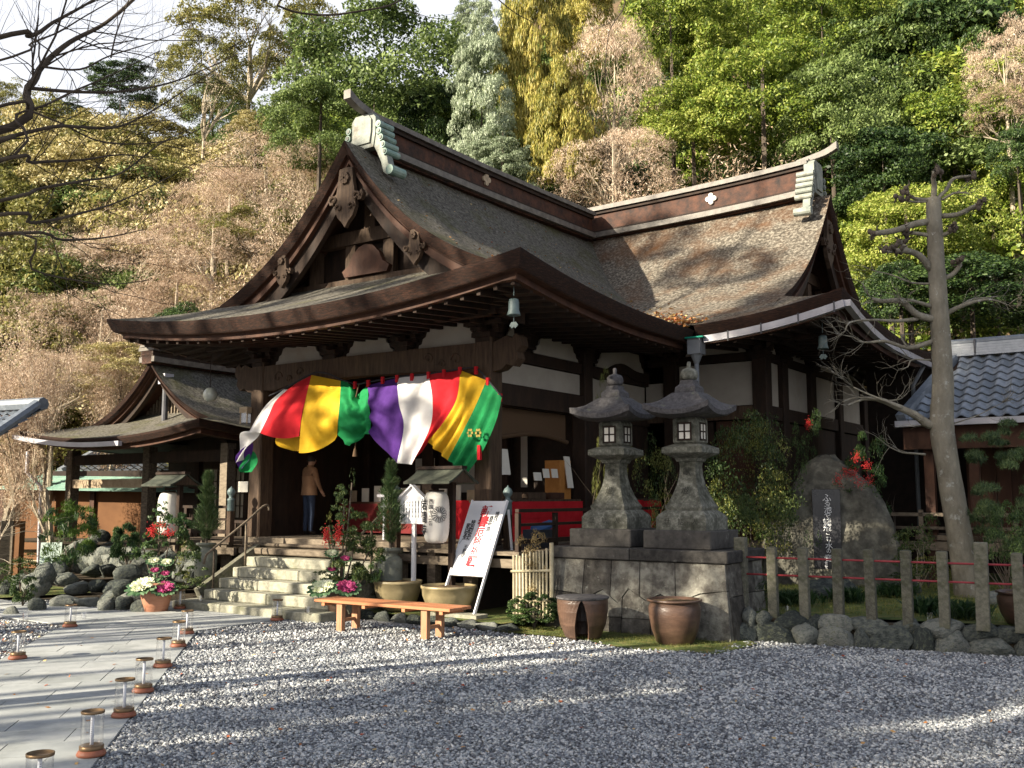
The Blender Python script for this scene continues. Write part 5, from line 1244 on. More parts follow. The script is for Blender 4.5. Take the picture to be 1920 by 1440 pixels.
# ================================================================ the person just inside the hall
def person():
    t = thing('person', 'person in a tan jacket and dark trousers seen from behind inside the entrance', 'person', tw(-5.30, .88, FZ), A_T+R(-12))
    J = dict(pel=(0, 0, .92), waist=(0, .0, 1.05), chest=(0, .01, 1.28), neck=(0, .02, 1.43), chin=(0, .035, 1.49), head=(0, .05, 1.58), top=(0, .04, 1.68),
             sl=(-.17, .01, 1.36), el=(-.23, .02, 1.10), wl=(-.22, .07, .88), hl=(-.215, .085, .80), sr=(.17, .01, 1.36), er=(.22, .06, 1.11), wr=(.19, .17, .94), hr=(.18, .215, .875),
             hpl=(-.09, 0, .86), kl=(-.10, .01, .48), al=(-.105, -.02, .09), tl=(-.12, .11, .04), hpr=(.09, 0, .86), kr=(.10, .01, .48), ar=(.105, -.02, .09), tr=(.12, .11, .04))
    Rd = dict(pel=(.155, .12), waist=(.15, .115), chest=(.175, .125), neck=(.055, .058), chin=(.062, .07), head=(.078, .095), top=(.05, .06), sl=(.075, .075), el=(.052, .052), wl=(.036, .03), hl=(.038, .02),
              sr=(.075, .075), er=(.052, .052), wr=(.036, .03), hr=(.038, .02), hpl=(.095, .1), kl=(.065, .068), al=(.045, .05), tl=(.042, .03), hpr=(.095, .1), kr=(.065, .068), ar=(.045, .05), tr=(.042, .03))
    E = [('pel', 'waist'), ('waist', 'chest'), ('chest', 'neck'), ('neck', 'chin'), ('chin', 'head'), ('head', 'top'), ('chest', 'sl'), ('sl', 'el'), ('el', 'wl'), ('wl', 'hl'), ('chest', 'sr'), ('sr', 'er'), ('er', 'wr'), ('wr', 'hr'),
         ('pel', 'hpl'), ('hpl', 'kl'), ('kl', 'al'), ('al', 'tl'), ('pel', 'hpr'), ('hpr', 'kr'), ('kr', 'ar'), ('ar', 'tr')]
    for sd, w, h in (('l', 'wl', 'hl'), ('r', 'wr', 'hr')):
        hv = Vector(J[h]); d = (hv-Vector(J[w])).normalized(); side_ = Vector((0, 1, 0)) if sd == 'l' else Vector((1, 0, .2)); side_ = (side_-d*side_.dot(d)).normalized()
        for k, (o_, L_) in enumerate(((-.028, .055), (-.010, .068), (.010, .064), (.028, .05))):
            a_, b_ = f'f{sd}{k}a', f'f{sd}{k}b'; c0 = hv+side_*o_+d*.02
            J[a_] = tuple(c0+d*L_*.5); J[b_] = tuple(c0+d*L_+d.cross(side_)*(.012 if sd == 'l' else -.012)); Rd[a_] = (.0095, .0095); Rd[b_] = (.007, .007); E += [(h, a_), (a_, b_)]
        a_ = f'th{sd}'; J[a_] = tuple(hv+side_*.052+d*.012); Rd[a_] = (.011, .011); E.append((h, a_))
    for e_, s_ in (('ear_l', -1), ('ear_r', 1)): J[e_] = (s_*.086, .04, 1.575); Rd[e_] = (.014, .02); E.append(('head', e_))
    J['nose'] = (0, .155, 1.555); Rd['nose'] = (.014, .018); E.append(('head', 'nose'))
    ks = list(J); me = bpy.data.meshes.new('body'); me.from_pydata([J[k] for k in ks], [(ks.index(a_), ks.index(b_)) for a_, b_ in E], [])
    o = bpy.data.objects.new('body_source', me); COL.objects.link(o)
    md = o.modifiers.new('s', 'SKIN'); sk = me.skin_vertices[0].data
    for i, k in enumerate(ks): sk[i].radius = Rd[k]; sk[i].use_root = (k == 'pel')
    o.modifiers.new('d', 'SUBSURF').levels = 2; o.modifiers['d'].render_levels = 2
    dg = bpy.context.evaluated_depsgraph_get(); dg.update(); b = bpy.data.meshes.new_from_object(o.evaluated_get(dg)); bpy.data.objects.remove(o)
    b.name = 'body'; b.materials.clear()
    for m_ in (m_skin, m_jacket, m_trouser, m_hair): b.materials.append(m_)
    for p in b.polygons:
        z = p.center.z; x = abs(p.center.x); hand = (Vector(p.center)-Vector(J['hl'])).length < .10 or (Vector(p.center)-Vector(J['hr'])).length < .10
        p.material_index = 0 if (hand or z > 1.45) else (3 if z < .10 else (2 if (z < .93 and x < .19) else 1)); p.use_smooth = True
    link('body', b, t)
    # hair as a cap over the back of the skull, jacket hem as a flared skirt, collar
    rows = [[(math.sin(th)*math.sin(ph)*.092, .042-math.cos(th)*math.sin(ph)*.104, 1.585+math.cos(ph)*.115) for th in np.linspace(-2.0, 2.0, 18)] for ph in np.linspace(.02, 1.95, 10)]
    MB().grid(rows).build('hair', m_hair, t, smooth=True)
    MB().grid([[(math.cos(a_)*w, math.sin(a_)*w*.78, z) for a_ in np.linspace(0, 2*math.pi, 25)] for z, w in ((.84, .205), (.95, .19), (1.10, .178), (1.24, .19))]).build('jacket_body', m_jacket, t, smooth=True)
    MB().lathe([(.075, 1.40), (.068, 1.44), (.072, 1.465)], 16).build('collar', m_jacket, t, smooth=True, loc=(0, .015, 0))
    for s_ in (-1, 1): MB().tube([(s_*.03, .135, 1.60), (s_*.03, .142, 1.60)], .010, 8).build('eye', m_hair, t)
    MB().tube([(-.025, .138, 1.515), (.025, .138, 1.515)], .005, 5).build('mouth', m_redink, t)
person()

# ================================================================ side hall at the left
SH = thing('side_hall', 'smaller side hall at the left with mossy curved roof and latticed gable', 'building', tw(-11, 0, -.28), A_T)
fs = lambda s, t: (s, -.35+t)
_t = T
T = SH
irimoya(SH, fs, 3.6, 1.25, 5.5, 3.66, 1.95, .30, 5, (5.4, 5.4), m_bark_f, m_bark_edge, m_wood_red, m_wood, raf=False, wall_w=1.6, th=.16, vent=True, barge=.2)
ridge(fs, 1.15, 5.4, 5.58, 5.62, .34, .06)
sb = MB()
for k in range(27): x = -1.55+k*.12; hgt_ = 1.05*(1-abs(x)/1.75)**1.15; 
for k in range(25):
    x = -1.5+k*.125; top_ = 4.32+1.02*max(0, 1-abs(x)/1.75)**1.2
    MB().box(x-.022, x+.022, 1.66, 1.70, 4.22, top_).build('lattice_bar', m_wood_grey, SH)
MB().box(-1.9, 1.9, 1.45, 1.62, 4.12, 4.20).build('gable_sill', m_ridge_cap, SH)
MB().tube([(.25, 1.2, 4.1), (.25, 1.2, 5.05)], .075, 10).build('downpipe', m_gutter_d, SH); MB().box(.12, .38, 1.07, 1.33, 5.05, 5.3).build('rain_head', m_gutter, SH)
MB().sweep([(x, -.42, 3.50+.30*(abs(x)/3.6)**1.9*(1 if x < 0 else 0)) for x in np.linspace(-3.65, .9, 10)], .10, .11).build('gutter', m_gutter, SH)
MB().tube([(-3.0, -.40, 3.42), (-3.0, -.40, 2.9), (-2.85, -.1, 2.55), (-2.85, -.05, .6)], .045, 8).build('downpipe', m_gutter, SH)
for x in (-3.3, 0.0, 2.9): MB().box(x-.12, x+.12, .9, 1.14, .8, 3.5).build('column', m_wood_grey, SH)
MB().box(-3.6, 3.2, .94, 1.1, 3.1, 3.36).build('tie_beam', m_wood, SH)
MB().beam((-3.5, 1.0, 2.62), (.5, 1.0, 2.62), .12, .22).build('tie_beam', m_wood_pale, SH)
MB().box(-2.4, 3.2, 3.3, 3.4, .8, 4).build('board_wall', m_wood, SH)
# paper screens behind the posts
for k in range(6):
    x0 = -.2+k*.62; sc = MB().box(x0+.03, x0+.56, 2.8, 2.82, 1.75, 3.0).build('paper_screen', m_shoji, SH)
    for xx in np.linspace(x0+.03, x0+.56, 4): MB().box(xx-.012, xx+.012, 2.76, 2.79, 1.75, 3.0).build('lattice_bar', m_wood_grey, sc)
    for zz in (1.76, 2.06, 2.37, 2.68, 2.99): MB().box(x0+.02, x0+.57, 2.755, 2.785, zz-.012, zz+.012).build('lattice_rail', m_wood_grey, sc)
    MB().box(x0, x0+.59, 2.76, 2.82, 1.2, 1.72).build('wainscot', m_wood_pale, SH)
for x in (-.25, 1.0, 1.65, 2.25, 3.5): MB().box(x-.07, x+.07, 2.6, 2.74, .9, 3.4).build('column', m_wood, SH)
MB().box(-.9, 3.8, 2.0, 2.6, 1.12, 1.2).build('veranda_board', m_wood_pale, SH)
for k in range(14): MB().box(.9+.2*k, .94+.2*k, 1.6, 1.64, 1.2, 1.7).build('balustrade', m_wood, SH)
MB().box(.7, 3.8, 1.58, 1.66, 1.68, 1.74).build('rail', m_wood, SH)
T = _t

# ================================================================ tiled roofs
def tile_mesh(m):
    mb = MB(); W, L_ = .27, .26; r = []
    for j, y in enumerate((0, L_)):
        r.append([(W*x, y, .035*math.sin(x*2*math.pi+.6)+.03*(1-j)) for x in np.linspace(0, 1, 9)])
    mb.grid(r); mb.add([r[0][k] for k in range(9)]+[(p[0], p[1], p[2]-.025) for p in r[0]], [(k, k+1, 10+k, 9+k) for k in range(8)])
    return mb.mesh('roof_tile', m)
TM = tile_mesh(m_tile)
CB = thing('corridor_building', 'low brown corridor building with a grey wave tiled roof at the right', 'building', tw(5.2, 7.0), A_T)
sl_ = math.atan2(1.45, 2.0); ny, nx = 9, 25
rs = math.hypot(1.45, 2.0)/ny
for j in range(ny):
    for i in range(nx):
        if i*.27 < j*rs*.36-.1: continue
        link('roof_tile', TM, CB, (i*.27, j*rs*math.cos(sl_), 3.52+j*rs*math.sin(sl_)+.03), (sl_, 0, 0))
MB().add([(0, 0, 3.50), (7, 0, 3.50), (7, 2, 4.95), (.7, 2, 4.95)], [(0, 1, 2, 3)]).build('roof_deck', m_wood, CB)
MB().add([(0, 0, 3.50), (.7, 2, 4.95), (.7, 4, 3.5), (-.1, 4, 3.5)], [(0, 1, 2, 3)]).build('hip_slope', m_tile, CB)
MB().sweep([(0, -.02, 3.58), (.7, 2, 5.02)], .2, .16).build('hip_ridge', m_tile, CB)
for k in range(5):
    MB().box(.6, 7, 1.9-.01*k, 2.1+.01*k, 5.22-.055*k, 5.27-.055*k).build('ridge_course', mat('pale_ridge_tile', [(.36, .38, .40), (.5, .52, .54)], 8, .5), CB)
MB().tube([(.5, 2.0, 5.30), (7, 2.0, 5.30)], .085, 10).build('ridge_cap', m_tile, CB)
for k in range(6): MB().box(1.1+k*1.0, 1.14+k*1.0, 1.86, 2.14, 4.98, 5.34).build('ridge_strap', m_gutter_d, CB)
MB().box(-.1, 7, -.12, .0, 3.40, 3.52).build('gutter', m_gutter, CB)
MB().box(0, 7, .1, .2, 2.95, 3.40).build('fascia_board', m_brownwall, CB)
for k in range(22): MB().box(.9+k*.28, .9+k*.28+.27, 1.5, 1.54, 1.2, 3.3).build('wall_board', m_brownwall, CB)
MB().box(.1, 7, .3, 1.6, 1.15, 1.25).build('veranda_board', m_wood_grey, CB)
for x in (.42, 1.25, 3.2, 5.2): MB().box(x-.09, x+.09, .3, .48, .3, 3.0).build('column', m_wood_red, CB)
for z, w in ((1.62, .07), (1.36, .06)): MB().box(-1.6, 7, .2, .2+w, z, z+w).build('rail', m_wood_grey, CB)
for k in range(10): MB().box(-1.5+k*.85, -1.42+k*.85, .2, .27, .9, 1.75).build('rail_post', m_wood_grey, CB)
MB().box(-1.6, 7, .25, .4, .95, 1.12).build('sill_beam', m_wood_grey, CB)
MB().box(-1.5, 7, 3.2, 3.3, .3, 5).build('back_wall', m_wood_in, CB)

def ribbed(name, par, x0, x1, y0, z0, y1, z1, m, pitch=.26, skew=0, rows=8):   # a field of tiles too far off to pick apart
    mb = MB(); n = int((x1-x0)/pitch)
    for j in range(rows):
        a_, b_ = j/rows, (j+1)/rows
        for i in range(n):
            xs = np.linspace(0, pitch, 5)+x0+i*pitch+skew*a_
            lift_ = .03
            mb.grid([[(x, y0+(y1-y0)*a_, z0+(z1-z0)*a_+.03+.03*math.sin((x-x0)/pitch*6.283)) for x in xs], [(x, y0+(y1-y0)*b_, z0+(z1-z0)*b_+.03*math.sin((x-x0)/pitch*6.283)) for x in xs]])
    return tag(mb.build(name, m, par), kind='stuff')
HB = thing('tile_roofed_house', 'ochre walled house with grey tiles over a green copper skirt roof at the far left', 'house', (-14.2, 28, 0), R(-14))
ribbed('tile_field', HB, .9, 5.6, 1.2, 2.72, 2.6, 3.35, m_tile)
MB().tube([(.7, 1.2, 2.75), (.95, 2.5, 3.4)], .12, 8).build('roof_edge_tile', m_tile, HB); MB().tube([(.7, 2.65, 3.45), (5.8, 2.65, 3.45)], .12, 8).build('ridge_cap', m_tile, HB)
gr = MB().add([(-.6, 0, 2.22), (6.6, 0, 2.10), (5.6, 1.3, 2.72), (.5, 1.3, 2.78)], [(0, 1, 2, 3)]).build('copper_skirt', m_green_roof, HB)
for k in range(9): q = k/9; MB().beam((-.6+1.1*q, 1.3*q, 2.235+.56*q), (6.6-1.0*q, 1.3*q, 2.115+.61*q), .02, .02).build('standing_seam', m_green_roof, gr)
MB().box(-2.5, 4.2, .5, .6, 0, 2.3).build('wall', m_ochre, HB)
for x in (-.6, .8, 2.4, 4.2): MB().box(x-.07, x+.07, .42, .5, 0, 2.3).build('column', m_wood_red, HB)
MB().box(4.25, 6.2, 1.3, 1.4, .6, 2.4).build('wall', m_wood_in, HB)
MB().box(.6, 5.6, .9, 1.0, 2.0, 2.75).build('frieze', m_wood, HB)
H2 = thing('tile_roofed_house', 'long low grey tiled roof behind the ochre walled house', 'house', (-17, 34, 0), R(-10))
ribbed('tile_field', H2, -2, 9.5, 0, 3.1, 3, 4.5, m_tile, .3, rows=8)
MB().box(-2, 9.5, 2.9, 3.3, 4.4, 4.7).build('ridge_cap', m_tile, H2); MB().box(-1.5, 9, .6, 4, 0, 3.2).build('wall', m_ochre, H2)
MB().box(7.6, 9.3, .2, .5, 0, 3.3).build('brick_chimney_wall', m_brownwall, H2)
H3 = thing('gate_roof', 'corner of a grey tiled gate roof entering at the left border', 'gate', (-12.05, 20.5, -.55), R(-25))
ribbed('tile_field', H3, -2.5, 1.15, 0, 3.40, 2.0, 4.5, m_tile, .24, -.2, 8)
for k in range(15): MB().tube([(-2.4+.24*k, -.03, 3.46), (-2.4+.24*k, .05, 3.49)], .055, 8).build('end_tile', m_tile, H3)
MB().tube([(1.2, 0, 3.5), (.7, 1.9, 4.6)], .12, 8).build('hip_ridge', m_tile, H3); MB().tube([(-2.5, 2.0, 4.62), (.8, 2.0, 4.62)], .15, 8).build('ridge_cap', m_tile, H3)
MB().add([(-2.5, 0, 3.36), (1.2, 0, 3.36), (.7, 2, 4.5), (-2.5, 2, 4.5)], [(0, 1, 2, 3)]).build('roof_deck', m_wood_red, H3)
MB().box(-2.5, 1.1, .3, .5, 3.0, 3.34).build('tie_beam', m_wood_red, H3)
for x in (-2.0, ): MB().box(x-.15, x+.15, .3, .6, 0, 3.2).build('column', m_wood_grey, H3)
# low ochre garden wall and bamboo fence at the far left
GW = thing('ochre_garden_wall', 'low ochre plastered wall at the left border', 'wall', (-12.6, 23.0, 0), R(-8))
MB().box(-3, 1.35, 0, .2, 0, 1.45).build('wall_body', m_ochre, GW); MB().box(.9, 1.2, -.03, 0, 0, 1.45).build('wall_post', m_wood_grey, GW)
BF = thing('bamboo_rail_fence', 'simple brown bamboo rail fence at the left border', 'fence', (*gp(0, 1075, .0)[:2], 0))
for x in (-.6, .2, 1.05): MB().tube([(x, 0, 0), (x, 0, .62)], .03, 8).build('fence_post', m_bamboo, BF)
for z in (.60, .56, .32): MB().tube([(-.8, -.03, z), (1.1, -.03, z)], .026, 8).build('fence_rail', m_bamboo, BF)
o = MB().box(-.2, .2, 0, .02, 0, .62).build('green_notice', mat('pale_green_sheet', [(.5, .62, .55), (.6, .7, .62)], 3, .7), None); o.location = gp(92, 1070, .5); o.rotation_euler = (R(-25), 0, R(20)); tag(o, 'leaning pale green notice sheet beside the bamboo bush', 'notice')
# brushwood fence by the plinth
BW = thing('brushwood_fence', 'small fence of upright bamboo stakes left of the plinth', 'fence', tw(1.08, -.98, .1), A_T+R(12))
for k in range(11):
    x = .12+k*.055; MB().tube([(x, 0, 0), (x+rnd.uniform(-.01, .01), .0, .98+.012*k+rnd.uniform(-.02, .02))], .018, 6).build('stake', m_bamboo, BW)
MB().tube([(.75, 0, 0), (.75, 0, 1.2)], .035, 8).build('end_post', m_bamboo, BW)
for z in (.3, .75): MB().tube([(.08, -.02, z), (.75, -.02, z+.03)], .02, 6).build('tie_rail', m_bamboo, BW)
# ================================================================ hillside and its trees
def hillz(x, y):
    y0 = 33+ (0 if x > -6 else (x+6)*.25)
    if x > 9: y0 -= min((x-9)*1.1, 9)
    d = max(0, y-y0)
    z = .95*d*min(1, d/6+.3); cp = .33+.27*min(1, max(0, (x/y+.12)/.2)); z = min(z, cp*y, 60)
    return z+.5*n2(x, y, .3)*min(1, d/5)+(.3 if d > 0 else -.06)
g = [[(x, y, hillz(x, y)) for x in np.linspace(-110, 120, 100)] for y in np.linspace(22, 160, 90)]
struct(MB().grid(g).build('hillside', m_hill, smooth=True))
CR = dict(
 broad=[crown_mesh('crown', m_lf['broad'], 11+k, puffs=72, per=330, pr=(.22, .36), ls=(.035, .07), asp=.5) for k in range(2)],
 bright=[crown_mesh('crown', m_lf['bright'], 21+k, puffs=74, per=340, pr=(.2, .34), ls=(.035, .075), asp=.45) for k in range(2)],
 dark=[crown_mesh('crown', m_lf['dark'], 31+k, puffs=66, per=300, pr=(.22, .36), ls=(.04, .075)) for k in range(2)],
 olive=[crown_mesh('crown', m_lf['olive'], 41+k, puffs=74, per=300, pr=(.2, .32), ls=(.03, .06)) for k in range(2)],
 sparse=[crown_mesh('crown', m_lf['olive'], 51, puffs=78, pr=(.13, .24), per=260, ls=(.025, .05), core=.5)],
 blue=[crown_mesh('crown', m_lf['blue'], 61+k, ell=(.85, .85, 1.1), puffs=110, pr=(.15, .26), per=260, ls=(.04, .075), asp=.35, droop=.3, flat=.6) for k in range(2)],
 gold=[crown_mesh('crown', m_lf['gold'], 71+k, ell=(.85, .85, 1.1), puffs=110, pr=(.15, .26), per=260, ls=(.05, .10), asp=.28, droop=1.6, flat=1.1) for k in range(2)],
 pink=[crown_mesh('crown', m_lf['pink'], 81+k, puffs=120, pr=(.14, .32), per=150, ls=(.03, .10), asp=.10, flat=1.15, core=.45, droop=-.9, up=0) for k in range(2)],
 tan=[crown_mesh('crown', m_lf['tan'], 91+k, puffs=80, pr=(.18, .3), per=280, ls=(.03, .055)) for k in range(2)],
 bamboo=[crown_mesh('crown', m_lf['bamboo'], 97, puffs=60, per=260, ls=(.04, .09), asp=.25, droop=1)],
 conifer=[crown_mesh('crown', m_lf['dark'], 99, ell=(.8, .8, 1), puffs=90, pr=(.16, .26), per=240, ls=(.04, .09), asp=.25, flat=.35)])
def limb_mesh(seed, m, depth=3, **k):
    rg = random.Random(seed); mb = MB()                 # unit crown: limbs fan out from the foot of the crown
    for j in range(6): branches(mb, (0, 0, -.95), (rg.gauss(0, .45), rg.gauss(0, .45), 1), .75, .03, depth-1, rg, seg=3, n=5, spread=.45, up=.2, shrink=.75)
    return mb.mesh('limbs', m)
def pole_mesh(m): return MB().tube([(0, 0, 0), (.25, .1, .35), (-.1, .1, .7), (0, 0, 1)], [1, .85, .75, .65], 8).mesh('trunk', m)
PD, PP = pole_mesh(m_trunk), pole_mesh(m_trunk_pale)
def trunk_of(t, rx, h, rz, kind):
    k = link('trunk', PP if kind in ('pink', 'sparse') else PD, t, (0, 0, -.3), (0, 0, 0), (.08+rx*.02, .08+rx*.02, max(h-rz*.7, .4)+.3))
    if kind in ('pink', 'sparse', 'olive'): link('limbs', rnd.choice(LP if kind != 'olive' else LM), t, (0, 0, h+rz*.55 if False else h), (0, 0, 0), (rx, rx, rz))
LM = [limb_mesh(k, m_trunk) for k in (1, 2)]; LP = [limb_mesh(k+5, m_trunk_pale) for k in (1, 2)]
def bare_mesh(seed, m, depth=4, kids=(2, 4), spread=.55, r0=.05):   # bare tree of height about 2
    rg = random.Random(seed); mb = MB(); tips = []
    branches(mb, (0, 0, 0), (0, 0, 1), .62, r0, depth, rg, kids=kids, spread=spread, shrink=.74, up=.22, seg=3, tips=tips, n=5, wig=.12); return mb.mesh('trunk', m), tips
BP = []
for k in (3, 8):
    me, tips = bare_mesh(k, m_trunk_pale, depth=4, kids=(3, 4)); tp = np.array(tips); r_ = np.random.default_rng(k)
    q = tp[r_.integers(0, len(tp), 18000)]+r_.normal(0, .05, (18000, 3))
    v, f = leaf_geo(q, rdir(r_, 18000)+np.array((0, 0, .3)), rdir(r_, 18000), r_.uniform(.010, .034, 18000), r_.uniform(.003, .007, 18000))
    BP.append((me, mesh_np('crown', v, f, m_lf['pink'])))
def tree(px, py, rx, ry, Y, kind, label, group=None, name=None, squash=1.0):
    x, _, z = vp(px, py+ry*.08, Y); sc = Y/F_PX*1.14; rx_, rz_ = rx*sc, ry*sc; gz = hillz(x, Y) if Y > 22 else 0
    gz = min(gz, z-rz_*.9)
    t = thing(name or {'blue': 'cypress_tree', 'gold': 'cypress_tree', 'conifer': 'conifer_tree', 'bamboo': 'bamboo_clump'}.get(kind, 'bare_tree' if kind in ('pink', 'palebare') else 'evergreen_tree'), label, 'tree', (x, Y, gz), rnd.uniform(0, 6.28), group)
    if kind == 'palebare':
        me, cm = rnd.choice(BP); s_ = (z+rz_-gz)/2.2
        link('trunk', me, t, (0, 0, 0), (0, 0, 0), (s_*rx/ry, s_*rx/ry, s_)); link('crown', cm, t, (0, 0, 0), (0, 0, 0), (s_*rx/ry, s_*rx/ry, s_)); return t
    link('crown', rnd.choice(CR[kind]), t, (0, 0, z-gz), (0, 0, 0), (rx_, rx_*squash, rz_))
    trunk_of(t, rx_, z-gz, rz_, kind); return t
for a_ in [
 (470, 60, 130, 120, 46, 'sparse', 'tall open crowned tree with pale limbs against the sky left of the rounded evergreen'),
 (385, 160, 75, 95, 44, 'sparse', 'left lower lobe of olive foliage beside the tall open crowned tree'),
 (560, 120, 70, 110, 47, 'sparse', 'thin olive crowned tree close behind the rounded evergreen'),
 (705, 165, 150, 150, 38, 'broad', 'large rounded grey green evergreen directly above the front gable'),
 (600, 245, 90, 85, 36, 'broad', 'lower grey green evergreen left of the ridge horn'),
 (815, 250, 55, 95, 37, 'dark', 'dark evergreen wedged between the rounded evergreen and the blue green cypress'),
 (905, 200, 62, 170, 35, 'blue', 'tall blue green cypress behind the middle of the front ridge'),
 (890, 60, 45, 70, 42, 'blue', 'small blue green cypress top beside the patch of sky'),
 (940, 330, 70, 80, 34, 'blue', 'low blue green cypress just above the long ridge'),
 (1000, 150, 75, 190, 36, 'gold', 'tall golden drooping cypress right of the blue green one'),
 (1060, 260, 70, 130, 34, 'gold', 'lower golden cypress just above the middle of the ridge'),
 (1090, 50, 70, 90, 40, 'gold', 'golden cypress top at the upper border'),
 (1150, 180, 90, 130, 35, 'pink', 'bare pinkish tree right of the golden cypresses'),
 (1150, 330, 105, 75, 33, 'pink', 'low bare pinkish tree over the junction of the two ridges'),
 (1240, 310, 100, 120, 32, 'palebare', 'bare tree with pale forked limbs above the right wing ridge'),
 (1150, 250, 100, 120, 33.5, 'palebare', 'bare tree with pale limbs in front of the golden cypresses'),
 (1260, 80, 100, 130, 37, 'bright', 'bright evergreen at the upper border left of the great one'),
 (1300, 240, 90, 90, 34, 'bright', 'bright evergreen above the left end of the wing ridge'),
 (1430, 190, 120, 120, 33, 'bright', 'great bright evergreen above the wing ridge'),
 (1400, 40, 110, 90, 38, 'bright', 'bright evergreen at the upper border above the great one'),
 (1540, 60, 110, 110, 36, 'bright', 'bright evergreen at the upper border above the ridge horn'),
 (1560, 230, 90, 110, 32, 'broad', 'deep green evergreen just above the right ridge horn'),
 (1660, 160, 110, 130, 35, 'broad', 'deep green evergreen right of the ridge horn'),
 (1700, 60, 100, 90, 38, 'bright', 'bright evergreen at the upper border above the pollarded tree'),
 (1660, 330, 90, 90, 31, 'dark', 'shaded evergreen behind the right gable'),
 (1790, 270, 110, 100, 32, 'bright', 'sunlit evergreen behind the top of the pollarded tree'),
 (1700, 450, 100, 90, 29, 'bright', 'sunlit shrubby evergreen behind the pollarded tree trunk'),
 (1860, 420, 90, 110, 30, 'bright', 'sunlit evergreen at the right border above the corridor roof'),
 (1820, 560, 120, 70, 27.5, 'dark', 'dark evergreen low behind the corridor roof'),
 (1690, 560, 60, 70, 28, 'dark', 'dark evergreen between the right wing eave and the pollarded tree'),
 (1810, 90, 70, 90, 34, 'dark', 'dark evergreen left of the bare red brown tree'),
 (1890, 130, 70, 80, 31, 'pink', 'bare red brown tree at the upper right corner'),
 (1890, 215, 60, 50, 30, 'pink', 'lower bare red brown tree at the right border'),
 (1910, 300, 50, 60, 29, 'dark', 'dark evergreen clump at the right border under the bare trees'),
 (228, 165, 68, 65, 62, 'conifer', 'dark pointed conifer against the sky at upper left'),
 (125, 225, 50, 40, 64, 'conifer', 'small dark conifer on the skyline left of the pointed one'),
 (60, 290, 110, 110, 52, 'olive', 'olive crowned tree on the skyline at the left border'),
 (15, 200, 40, 50, 58, 'olive', 'small olive tree on the skyline in the left corner'),
 (240, 290, 110, 75, 50, 'tan', 'pale beige crowned tree beneath the pointed conifer'),
 (330, 330, 60, 60, 47, 'tan', 'small beige crowned tree left of the bright bamboo'),
 (200, 370, 150, 75, 46, 'olive', 'broad olive tree in the middle of the left slope'),
 (70, 420, 110, 60, 44, 'olive', 'olive tree low on the left slope by the border'),
 (300, 420, 80, 60, 42, 'dark', 'dark green tree in the middle of the left slope'),
 (430, 248, 42, 34, 46, 'bamboo', 'bright yellow green bamboo clump on the left slope'),
 (400, 205, 50, 45, 52, 'broad', 'dull green tree behind the bamboo clump'),
 (480, 250, 50, 35, 43, 'tan', 'pale tree right of the bamboo clump'),
 (500, 340, 120, 70, 38, 'pink', 'bare pink crowned tree left of the front gable'),
 (430, 400, 100, 70, 36, 'pink', 'bare pink crowned tree above the left roof slope'),
 (570, 320, 60, 50, 40, 'pink', 'small bare pink tree close to the gable peak'),
 (400, 480, 110, 60, 34, 'pink', 'bare pink shrubby tree just over the left roof corner'),
 (260, 500, 110, 60, 36, 'pink', 'bare pink shrubby tree on the lower left slope'),
 (110, 510, 120, 60, 37, 'pink', 'bare pink tree on the lower slope near the left border'),
 (330, 570, 80, 50, 33, 'pink', 'bare pink tree behind the left eave corner'),
 (190, 610, 110, 60, 32, 'pink', 'low bare pink tree behind the side hall roof'),
 (40, 620, 90, 60, 33, 'pink', 'low bare pink tree at the left border'),
 (230, 700, 90, 50, 29, 'tan', 'low tan shrub mass left of the side hall gable'),
 (100, 720, 110, 50, 28, 'pink', 'low bare pink shrub above the tiled gate roof'),
 (350, 640, 60, 60, 31, 'dark', 'dark shrub between the two hall roofs'),
 (480, 440, 80, 50, 35.5, 'olive', 'olive green patch of shrub under the pink trees'),
 ]: tree(*a_)
for px, py, rx, ry, Y, lb in ((40, 640, 90, 150, 26, 'pale barked maple at the left border with rising bare limbs'), (120, 640, 80, 150, 25, 'pale barked maple behind the low mossy roof, left of the gable'), (190, 600, 70, 120, 29, 'thin pale barked tree behind the maples on the left slope'),
                       (480, 400, 80, 90, 34, 'pale stemmed thicket tree beside the front gable')):
    tree(px, py, rx, ry, Y, 'palebare', lb, name='maple_tree')
for k, (px, py, r_, Y) in enumerate(((60, 520, 80, 33), (170, 520, 85, 34), (280, 540, 80, 32), (380, 500, 80, 33), (450, 330, 80, 37), (540, 400, 70, 35), (240, 620, 70, 30), (20, 700, 70, 25), (1120, 300, 80, 31), (1200, 230, 80, 33))):
    tree(px, py, r_, r_*1.3, Y, 'palebare', 'pale limbed leafless tree among the pinkish crowns of the slope', 'pale limbed trees among the pinkish crowns', 'maple_tree')
rt = random.Random(77)
kinds_r = ['bright', 'broad', 'bright', 'dark', 'broad']; kinds_l = ['pink', 'olive', 'tan', 'broad', 'olive', 'pink']
